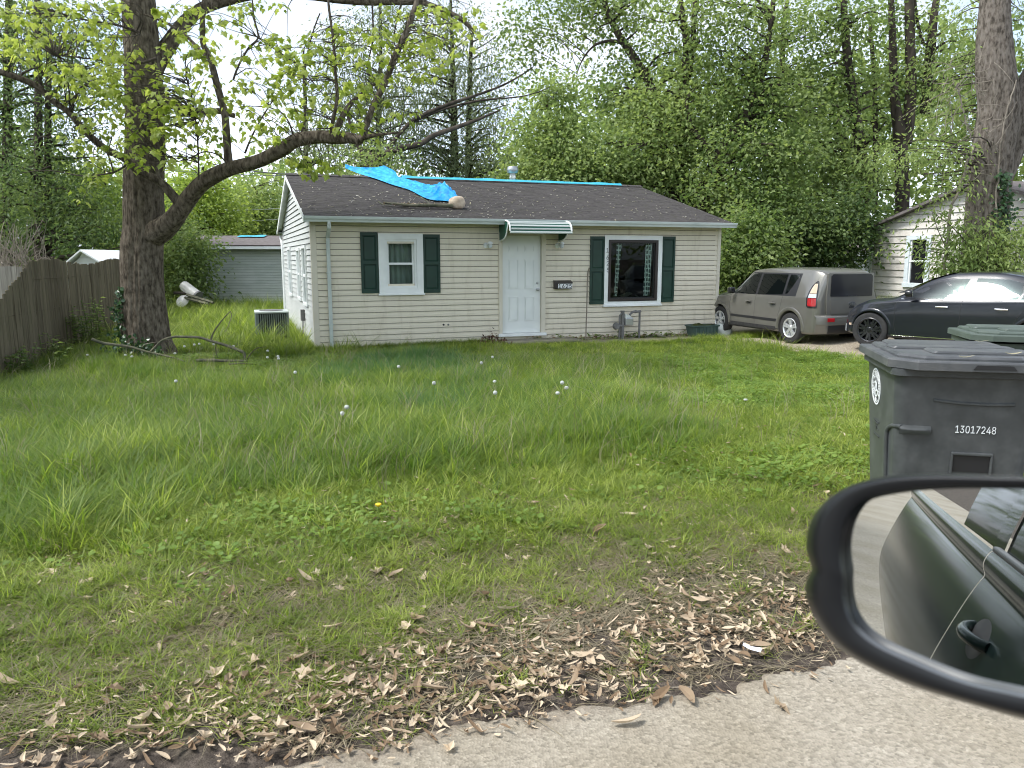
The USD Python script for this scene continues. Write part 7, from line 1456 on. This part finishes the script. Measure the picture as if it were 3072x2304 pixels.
for nm, lab, y0, y1, n, prot, mats, dens, sc in (
    ('short_grass', 'short patchy grass of the verge and the mown right side', 2.3, 8.6, 42000, short + med[:2], ['grass'] * 4 + ['grass'] * 2, lambda x, y, e: bare(x, y, e), (.7, 1.25)),
    ('lawn_grass', 'ankle high grass covering the yard up to the house', 4.0, 17.5, 40000, med + short[:2], ['grass', 'grass', 'grass_deep', 'grass', 'grass', 'grass'], lambda x, y, e: sstep(1.6, 3.2, e) * np.clip(.35 + .85 * N2(x, y, 1.5, 37), 0, 1), (.7, 1.3)),
    ('tall_grass', 'rank tall grass tussocks in the middle and left of the lawn', 4.0, 17.0, 26000, tall, ['grass', 'grass_deep', 'grass_deep', 'grass', 'grass_deep'], lambda x, y, e: np.clip(tallness(x, y, e) * 1.45 - .40, 0, .85), (.55, 1.15)),
    ('far_grass', 'grass of the side and back yards beyond the house', 15.0, 36.0, 15000, med + tall[:1], ['grass'] * 4 + ['grass'], lambda x, y, e: np.where((x < -3.2) | (x > 5), 1., 0.), (1.2, 2.4)),
    ('thatch', 'dry straw and dead blades among the verge grass', 2.3, 9.0, 26000, thatch, ['thatch', 'thatch'], lambda x, y, e: np.clip(.7 * np.exp(-((e - 1.1) / .9) ** 2) + .14, 0, .9), (.5, 1.1)),
    ('low_herbs', 'low round leaved clover and chickweed in the lawn', 3.2, 15.0, 30000, herbs, ['herb'] * 3, lambda x, y, e: sstep(1.2, 2.6, e) * np.clip(2.2 * N2(x, y, .9, 41) - .75, .05, 1), (.8, 1.5))):
    pos, e = scatter(n, y0, y1, dens); m_ = len(pos); sc_ = rg.uniform(*sc, m_)
    if nm == 'tall_grass': sc_ *= .6 + .55 * tallness(pos[:, 0], pos[:, 1], e)
    if nm == 'short_grass': sc_ *= .55 + .45 * sstep(.3, 3, e)
    instancer(nm, lab, prot, mats, pos, rg.integers(0, len(prot), m_), sc_, rg.uniform(-math.pi, math.pi, m_))
# bluish coarse tussocks below the house
r_ = np.random.default_rng(300); pos = []
for sx, sy, rx, ry, n in ((1230, 1110, 170, 45, 240), (1010, 1150, 70, 40, 60), (1420, 1130, 120, 40, 90), (1330, 1230, 110, 40, 60)):
    for _ in range(n): a, q = r_.uniform(0, 6.28), r_.uniform(0, 1) ** .5; pos.append(G(sx + rx * q * math.cos(a), sy + ry * q * math.sin(a)))
pos = np.array(pos); cb = [blades(30, .08, .2, .40, .0075, .6, 310 + k, 1.2, 4) for k in range(3)]; instancer('coarse_grass', 'bluish coarse grass tussocks in front of the cream house', cb, ['grass_blue'] * 3, pos, r_.integers(0, 3, len(pos)), r_.uniform(.7, 1.15, len(pos)), r_.uniform(-3, 3, len(pos)))
st_ = []
for k in range(3): m = MB(); r = np.random.default_rng(330 + k); [m.tube(spline([(r.normal() * .03, r.normal() * .03, 0), (r.normal() * .05, r.normal() * .05, .2), (r.normal() * .09, r.normal() * .09, r.uniform(.32, .46))], 5), np.linspace(.0022, .0012, 5), 3, cap=False) for _ in range(4)]; st_.append((*m.out, np.full(len(m.out[0]), .9)))
pos, e = scatter(2600, 5.0, 16.0, lambda x, y, e: np.clip(tallness(x, y, e) * 1.4, .05, .8)); instancer('seed_stalks', 'pale thin flowering stalks rising from the tall grass', st_, ['thatch', 'grass', 'thatch'], pos, rg.integers(0, 3, len(pos)), rg.uniform(.5, 1.0, len(pos)), rg.uniform(-3, 3, len(pos)))
# edge growth along the house and walk
pos = []
for _ in range(900):
    u = r_.uniform(-.4, HW + 1.2); v = -abs(r_.normal(0, .16)) - .04 if u < w0 - .2 else -1.15 - abs(r_.normal(0, .2)); q = hworld(u, v, 0); pos.append([q[0], q[1], float(ground(q[0], q[1]))])
for _ in range(500):
    v = r_.uniform(0, 2 * HD); q = hworld(-.05 - abs(r_.normal(0, .2)), v, 0); pos.append([q[0], q[1], float(ground(q[0], q[1]))])
pos = np.array(pos); instancer('edge_grass', 'uncut grass and weeds along the foot of the house walls', tall[:3] + herbs, ['grass'] * 3 + ['herb'] * 3, pos, r_.integers(0, 6, len(pos)), r_.uniform(.3, .75, len(pos)), r_.uniform(-3, 3, len(pos)))
# weeds between the walk and the wall
t = thing('weed_strip', 'dry weeds and dead leaves along the wall behind the concrete walk', 'weeds', kind=None); L, L2 = Leaves(), Leaves()
for _ in range(420):
    u = r_.uniform(w0 + .6, w1 + .8); q = hworld(u, -abs(r_.normal(0, .10)) - .04, .05 + abs(r_.normal(0, .05))); a = r_.uniform(0, 6.28); (L if r_.uniform() < .6 else L2).add(q[None], np.array([[math.cos(a), math.sin(a), r_.uniform(-.2, .6)]]), r_.normal(size=(1, 3)) * .5 + [[0, 0, 1]], np.array([r_.uniform(.05, .13)]))
obj('leaves', L.mesh('simple'), M['leaf_mid'], t); obj('dead_leaves', L2.mesh('simple'), M['dead_leaf'], t)
t = thing('leaf_pile', 'heap of dark red brown dead leaves beside the step', 'leaves'); L = Leaves(); q0 = hworld(wall(1475, 1040, -.35)[0], -.35, .05)
M['brown_leaf'] = leafmat('dark_red_brown_leaf', (.055, .028, .02), (.13, .07, .045), .1, 4, rough=.8)
o = r_.normal(size=(420, 3)) * [.30, .16, .05]; o[:, 2] = abs(o[:, 2]) * np.exp(-(o[:, 0] / .3) ** 2) * 2.2; L.add(q0 + o, r_.normal(size=(420, 3)), r_.normal(size=(420, 3)) + [0, 0, .6], r_.uniform(.05, .11, 420)); obj('leaves', L.mesh('lance'), M['brown_leaf'], t)
# ---------------------------------------------------------------- dandelions
def dandelion(name, label, group, h, flower):
    t = thing(name, label, 'dandelion', (0, 0, -50), 0, group); lean = .12
    P = spline([(0, 0, -.02), (.02, .01, h * .5), (lean * h, 0, h)], 8); obj('stem', MB().tube(P, .0032, 5).out, M['leaf_lime'], t, smooth=True)
    if flower: m = MB(); m.lathe([(0, .012), (.016, .010), (.02, .003), (.008, -.008), (0, -.01)], 12, (lean * h, 0, h)); obj('flower', m.out, M['yellow'], t, smooth=True)
    else:
        r = np.random.default_rng(5); m = MB(); c = np.array([lean * h, 0, h + .012])
        for d in unit(70, r): m.tube([c + d * .004, c + d * .019], .0006, 3, cap=False)
        L = Leaves(); U_ = unit(130, r); L.add(c + U_ * .018, np.cross(U_, r.normal(size=(130, 3))), U_, np.full(130, .009)); hd = obj('seed_head', L.mesh('round'), M['seed'], t); obj('filaments', m.out, M['seed'], hd); ss_ = trimesh.creation.icosphere(1, .004); obj('core', (ss_.vertices + c, ss_.faces), M['twig_pale'], hd)
    return t
M['yellow'] = pm('dandelion_yellow', (.75, .52, .02), rough=.6); M['seed'] = leafmat('dandelion_seed', (.62, .63, .60), (.78, .79, .77), .3, 3, (.8, .8, .78), island=.2, rough=.8)
GRP = 'white dandelion seed heads standing in the lawn'
heads = [(1027, 1245, .30), (1040, 1228, .32), (1196, 1104, .34), (1303, 1154, .36), (1446, 1092, .36), (1477, 1074, .3), (1483, 1148, .28), (1486, 1184, .34), (1672, 1184, .30), (1689, 1154, .34), (1700, 1166, .30), (886, 1122, .34), (526, 1147, .30), (2231, 1200, .18), (552, 1042, .3), (585, 1036, .3), (597, 1034, .3), (526, 1062, .28), (374, 1067, .26), (396, 1071, .26), (801, 1075, .3), (833, 1072, .3), (837, 1078, .3), (803, 1055, .3), (640, 1036, .3), (700, 1040, .28), (260, 1066, .24)]
hlab = ['lower head of the dandelion pair left of the lawn centre', 'upper head of the dandelion pair left of the lawn centre', 'single dandelion head in bluish grass below the left window', 'dandelion head straight below the two holes in the siding', 'tall dandelion head below the brown leaf heap', 'dandelion head nearest the plank step', 'upper of two dandelion heads one above the other below the door', 'lower of two dandelion heads one above the other below the door', 'lowest of the three dandelion heads below the mailbox', 'topmost of the three dandelion heads below the mailbox', 'rightmost of the three dandelion heads below the mailbox', 'dandelion head in the grass below the downspout', 'lone dandelion head in open grass below the maple trunk', 'short dandelion head in mown grass left of the numbered bin', 'dandelion head just right of the maple foot beyond the branch', 'left head of the dandelion pair beyond the arching branch', 'right head of the dandelion pair beyond the arching branch', 'dandelion head at the right foot of the maple trunk', 'left dandelion head in front of the ivy at the maple foot', 'right dandelion head in front of the ivy at the maple foot', 'leftmost lower dandelion head near the right end of the fallen branch', 'upper of the dandelion pair near the right end of the fallen branch', 'lower of the dandelion pair near the right end of the fallen branch', 'farther dandelion head above the right end of the fallen branch', 'dandelion head seen through the arch of the fallen branch', 'dandelion head right of the arch of the fallen branch', 'dandelion head in front of the leaning dark post']
first = dandelion('dandelion', 'white dandelion seed head standing in the lawn', GRP, .30, False); done = False
for (sx, sy, h), lab in zip(heads, hlab):
    lab = lab.replace('dandelion head', 'white dandelion head', 1)
    # the head is seen at (sx, sy): find the place where a stem of this height puts it
    z = -.25
    for _ in range(10): P = onz(sx, sy, z); z = float(ground(P[0], P[1])) + h * .95 + .012
    sc_ = h / .30; loc = (P[0] - .12 * h, P[1], float(ground(P[0], P[1]))); 
    if not done: first.GetAttribute('xformOp:translate').Set(tuple(map(float, loc))); tag(first, lab); done = True
    else: copy_of(first, loc, r_.uniform(-40, 40), lab, scale=(1.15, 1.15, sc_))
fl_ = dandelion('dandelion', 'yellow dandelion flower low in the grass left of the lawn centre', None, .12, True); p = G(171, 1240); fl_.GetAttribute('xformOp:translate').Set(tuple(map(float, p)))
for (sx, sy), lab in (((483, 1193), 'yellow dandelion flower between the fence and the tall grass'), ((1130, 1575), 'yellow dandelion flower in short grass among dead leaves')):
    copy_of(fl_, G(sx, sy), 30, lab)
# broad leaved docks
GD_ = 'broad leaved weeds standing in the short grass'
def dock(seed):
    r = np.random.default_rng(seed); t = thing('broadleaf_weed', 'bright broad leaved weed rosette in the short grass', 'weed', (0, 0, -50), 0, GD_)
    for k in range(7):
        a = k * .9 + r.uniform(-.3, .3); L_ = r.uniform(.12, .22); s = np.linspace(0, 1, 7); w = .035 * np.sin(np.pi * (s * .9 + .06)) ** .8; up = r.uniform(.4, .95)
        c = np.stack([np.cos(a) * L_ * s * .8, np.sin(a) * L_ * s * .8, L_ * (up * s - .55 * s * s) + .01], -1); sd = np.array([-math.sin(a), math.cos(a), 0]); P = np.stack([c - sd * w[:, None] + [0, 0, .008], c, c + sd * w[:, None] + [0, 0, .008]], 1); obj('leaf', MB().grid(P).out, M['leaf_lime'], t, smooth=True)
    return t
d0 = dock(1); docks = [(2290, 1400), (2125, 1400), (1770, 1445), (1770, 1490), (1700, 1500), (1370, 1545), (1600, 1560), (1690, 1590), (1905, 1640), (2420, 1470), (2530, 1290), (1460, 1545), (1520, 1570), (2480, 1440)]
for k, (sx, sy) in enumerate(docks):
    if k == 0: d0.GetAttribute('xformOp:translate').Set(tuple(map(float, G(sx, sy))))
    else: copy_of(d0, G(sx, sy), r_.uniform(0, 360), scale=float(r_.uniform(.45, .85)))
# ---------------------------------------------------------------- dead leaves
def curled(seed, L_=.075, W_=.012, kind='lance'):
    r = np.random.default_rng(seed); s = np.linspace(0, 1, 6); w = W_ * np.sin(np.pi * (s * .92 + .04)) ** .7; cu = r.uniform(.1, .5); c = np.stack([L_ * (s - .5), .012 * np.sin(s * 3 + r.uniform(0, 3)), L_ * cu * (s - .5) ** 2 * 1.6], -1)
    P = np.stack([c + np.stack([0 * s, -w, .5 * w], -1), c, c + np.stack([0 * s, w, .5 * w * r.uniform(.3, 1.6)], -1)], 1); return MB().grid(P).out
def lobed(seed, S=.075):
    """a dry maple leaf, half folded and crumpled"""
    r = np.random.default_rng(seed); tv, tf = Leaves.shape('maple'); v = tv.copy(); v[:, 1] -= .4; v *= S * 1.25; v[:, :2] *= r.uniform(.8, 1.15, (len(v), 1)); v[:, 0] *= r.uniform(.55, .9); v[:, 2] = np.abs(v[:, 0]) * r.uniform(.3, .8) + .25 * v[:, 1] ** 2 / S + r.normal(0, .006, len(v)); return v, tf
lp = [curled(400 + k, r_.uniform(.05, .10), r_.uniform(.008, .016)) for k in range(8)] + [lobed(420, .05), lobed(421, .045), curled(430, .04, .006), curled(431, .045, .014)]
def litter_density(x, y, e):
    return np.clip(1.15 * np.exp(-((e - .20) / .26) ** 2) + .34 * np.exp(-((e - .7) / .7) ** 2) + .13 * sstep(6.5, 1, e), 0, 1) * np.clip(2.2 * N2(x, y, 2.0, 51) * N2(x, y, 6, 52) * 2 - .25 + .35 * np.exp(-((e - .2) / .3) ** 2), .10, 1)
EDGE_IN = .02
pos, e = scatter(105000, 2.0, 9.0, litter_density, edge=-.12); m_ = len(pos); onroad = e < 0
pos[:, 2] = np.where(onroad, .010, pos[:, 2]) + rg.uniform(.002, .018, m_) + .010 * np.exp(-((e - .3) / .3) ** 2) + .075 * sstep(1.0, 3.0, e) * rg.uniform(.3, 1, m_)
# sedge: bake tumbling into one mesh so that leaves lie at all angles
def baked(protos, pos, idx, sc_, rr, tilt=.24):
    TT, V, F, k = [], [], [], 0; ya = rr.uniform(0, 2 * np.pi, len(pos)); tx, ty = rr.normal(0, tilt, len(pos)), rr.normal(0, tilt, len(pos))
    for j, (v, f) in enumerate(protos):
        w = np.where(idx == j)[0]
        if not len(w): continue
        ca, sa = np.cos(ya[w])[:, None], np.sin(ya[w])[:, None]; q = v[None] * sc_[w][:, None, None]; x, y, z = q[..., 0], q[..., 1], q[..., 2]; z2 = z + x * np.sin(tx[w])[:, None] + y * np.sin(ty[w])[:, None]
        TT.append(np.repeat(rr.uniform(0, 1, len(w)) ** 1.15, len(v))); V.append((np.stack([x * ca - y * sa, x * sa + y * ca, z2], -1) + pos[w][:, None]).reshape(-1, 3)); F.append((f[None] + (k + np.arange(len(w)) * len(v))[:, None, None]).reshape(-1, 3)); k += len(w) * len(v)
    return np.vstack(V), np.vstack(F), np.concatenate(TT)
obj('leaf_litter', baked([MB().add(*q).out for q in lp], pos, rg.integers(0, len(lp), m_), rg.uniform(.16, .50, m_) * (1 + .35 * np.exp(-((e - .15) / .3) ** 2)) * np.where(rg.uniform(0, 1, m_) < .10, 1.35, 1), rg), M['dead_leaf'], kind='stuff', label='tan dead leaf litter strewn along the road edge and verge')
# the largest leaves, each a thing
GL = 'large dry tan leaves lying on the verge and lawn'; LABL = 'large dry tan leaf lying on the verge'
big_px = [(735, 2050), (1270, 1510), (1235, 1500), (1595, 1525), (1885, 1560), (1120, 1520), (1135, 1535), (980, 1530), (1080, 1620), (1190, 1740), (1180, 1985), (2065, 1870), (1130, 1730), (1400, 1900), (2060, 2120), (1970, 2130), (1190, 2270), (1350, 2275), (1985, 2125), (1880, 2195), (2340, 2150), (1340, 1905), (1420, 1895), (150, 1650), (135, 1660), (300, 1310), (1240, 1300), (2480, 1490), (2440, 1470), (1690, 1310), (1830, 1310), (2210, 1440), (1580, 1690), (1640, 1600), (1450, 1880), (870, 1760), (720, 2030), (650, 2040), (560, 2190), (420, 2210), (300, 2240), (160, 2190), (620, 2230), (500, 2150), (1000, 1900), (950, 2120), (1050, 2060), (1150, 2090), (1260, 2080), (1300, 2090), (1480, 2060), (1560, 2080), (1650, 2050), (1720, 2060), (1780, 2000), (1900, 2010), (2000, 1980), (2100, 1990), (2200, 2010), (2280, 1960), (2350, 1940)]
lb = []
for k in range(3):
    v, f = lobed(440 + k, .05); t = thing('dead_leaf', LABL, 'leaf', group=GL); obj('blade', (v, f, np.full(len(v), .35 + .2 * k)), M['dead_leaf'], t); lb.append(t)
for k in range(2): v, f = MB().add(*curled(450 + k, .10, .016)).out; t = thing('dead_leaf', LABL, 'leaf', group=GL); obj('blade', (v, f, np.full(len(v), .35 + .2 * k)), M['dead_leaf'], t); lb.append(t)
extra = [(float(r_.uniform(0, 2450)), float(r_.uniform(1450, 2280))) for _ in range(120)]
k = 0
for sx, sy in big_px + extra:
    p = G(sx, sy); e_ = p[0] * D2[0] + p[1] * D2[1] - E0
    if (sx, sy) not in big_px and (e_ < -.05 or r_.uniform() > math.exp(-e_ / 2.5)): continue
    if e_ < -.02: p[2] = .012
    src = lb[k % 5]; zz = p[2] + (.03 if e_ > 0 else .006) + (.05 if e_ > 3 else 0)
    if k < 5: src.GetAttribute('xformOp:translate').Set((float(p[0]), float(p[1]), float(zz)))
    else:
        copy_of(src, (p[0], p[1], zz), r_.uniform(0, 360), label=LABL, group=GL, scale=float(r_.uniform(.6, 1.1)), tilt=(r_.uniform(-28, 28), r_.uniform(-28, 28), 0))
    k += 1
# twigs, roof litter, grit
m = MB()
for sx, sy in ((1480, 1760), (1660, 1960), (1300, 1990), (1700, 2190), (1790, 2160), (1790, 2280), (640, 1960), (2290, 1740), (1870, 1590), (2080, 1440), (2120, 1430), (300, 1340), (1900, 2080)):
    p = G(sx, sy); a = r_.uniform(0, 6.28); L_ = r_.uniform(.08, .3); q = p + [L_ * math.cos(a), L_ * math.sin(a) * .6, .018]; obj('twig', MB().tube(spline([p + [0, 0, .015], (p + q) / 2 + [.01, .01, .004], q], 6), np.linspace(.005, .002, 6), 5).out, M['twig_pale'], label='thin dry twig lying on the verge', cat='twig', group='dry twigs lying on the verge')
pr = [curled(460, .05, .012), curled(461, .035, .012), curled(462, .06, .010)]; pr = [MB().add(*q).out for q in pr]; n = 620
u = r_.uniform(-.1, HW + .1, n); v = HD - (HD + OH) * r_.uniform(.05, 1, n) ** .7; q = np.array([hworld(a, b, rz(b) - .012) for a, b in zip(u, v)]); w = np.exp(-((u - 3.2) / 2.2) ** 2) * .7 + .35; kk = r_.uniform(0, 1, n) < w
bk = baked(pr, q[kk], r_.integers(0, 3, kk.sum()), r_.uniform(.6, 1.3, kk.sum()), r_, .25); obj('roof_litter', bk, M['petal'], kind='stuff', label='pale seed wings and leaf scraps scattered over the front roof slope')
q0, q1 = roofp(1180, 616, .0), roofp(1365, 618, .0); n = 260; tt_ = r_.uniform(0, 1, n); q = q0 + (q1 - q0) * tt_[:, None] + np.c_[r_.normal(size=(n, 2)) * .09, np.full(n, .02)]
bk = baked(pr, q, r_.integers(0, 3, n), r_.uniform(.8, 1.6, n), r_, .5); obj('roof_leaves', bk, M['dead_leaf'], kind='stuff', label='dead leaves caught along the broken branch on the roof')
# a few scraps on the bin lids
for k, (sx, sy, a, lab) in enumerate(((2900, 1075, 15, 'yellowish leaf stalk on the lid of the numbered bin'), (2945, 1027, 5, 'pale scrap at the back of the numbered bin lid'), (3040, 1065, 20, 'white scrap near the right edge of the bin lid'))):
    P = onz(sx, sy, gz + 1.03); v, f = curled(470 + k, .10, .008); obj('scrap', MB().add(v @ rotm((0, 0, 1), a).T + P + [0, 0, .004], f).out, M['petal'], label=lab, cat='scrap')
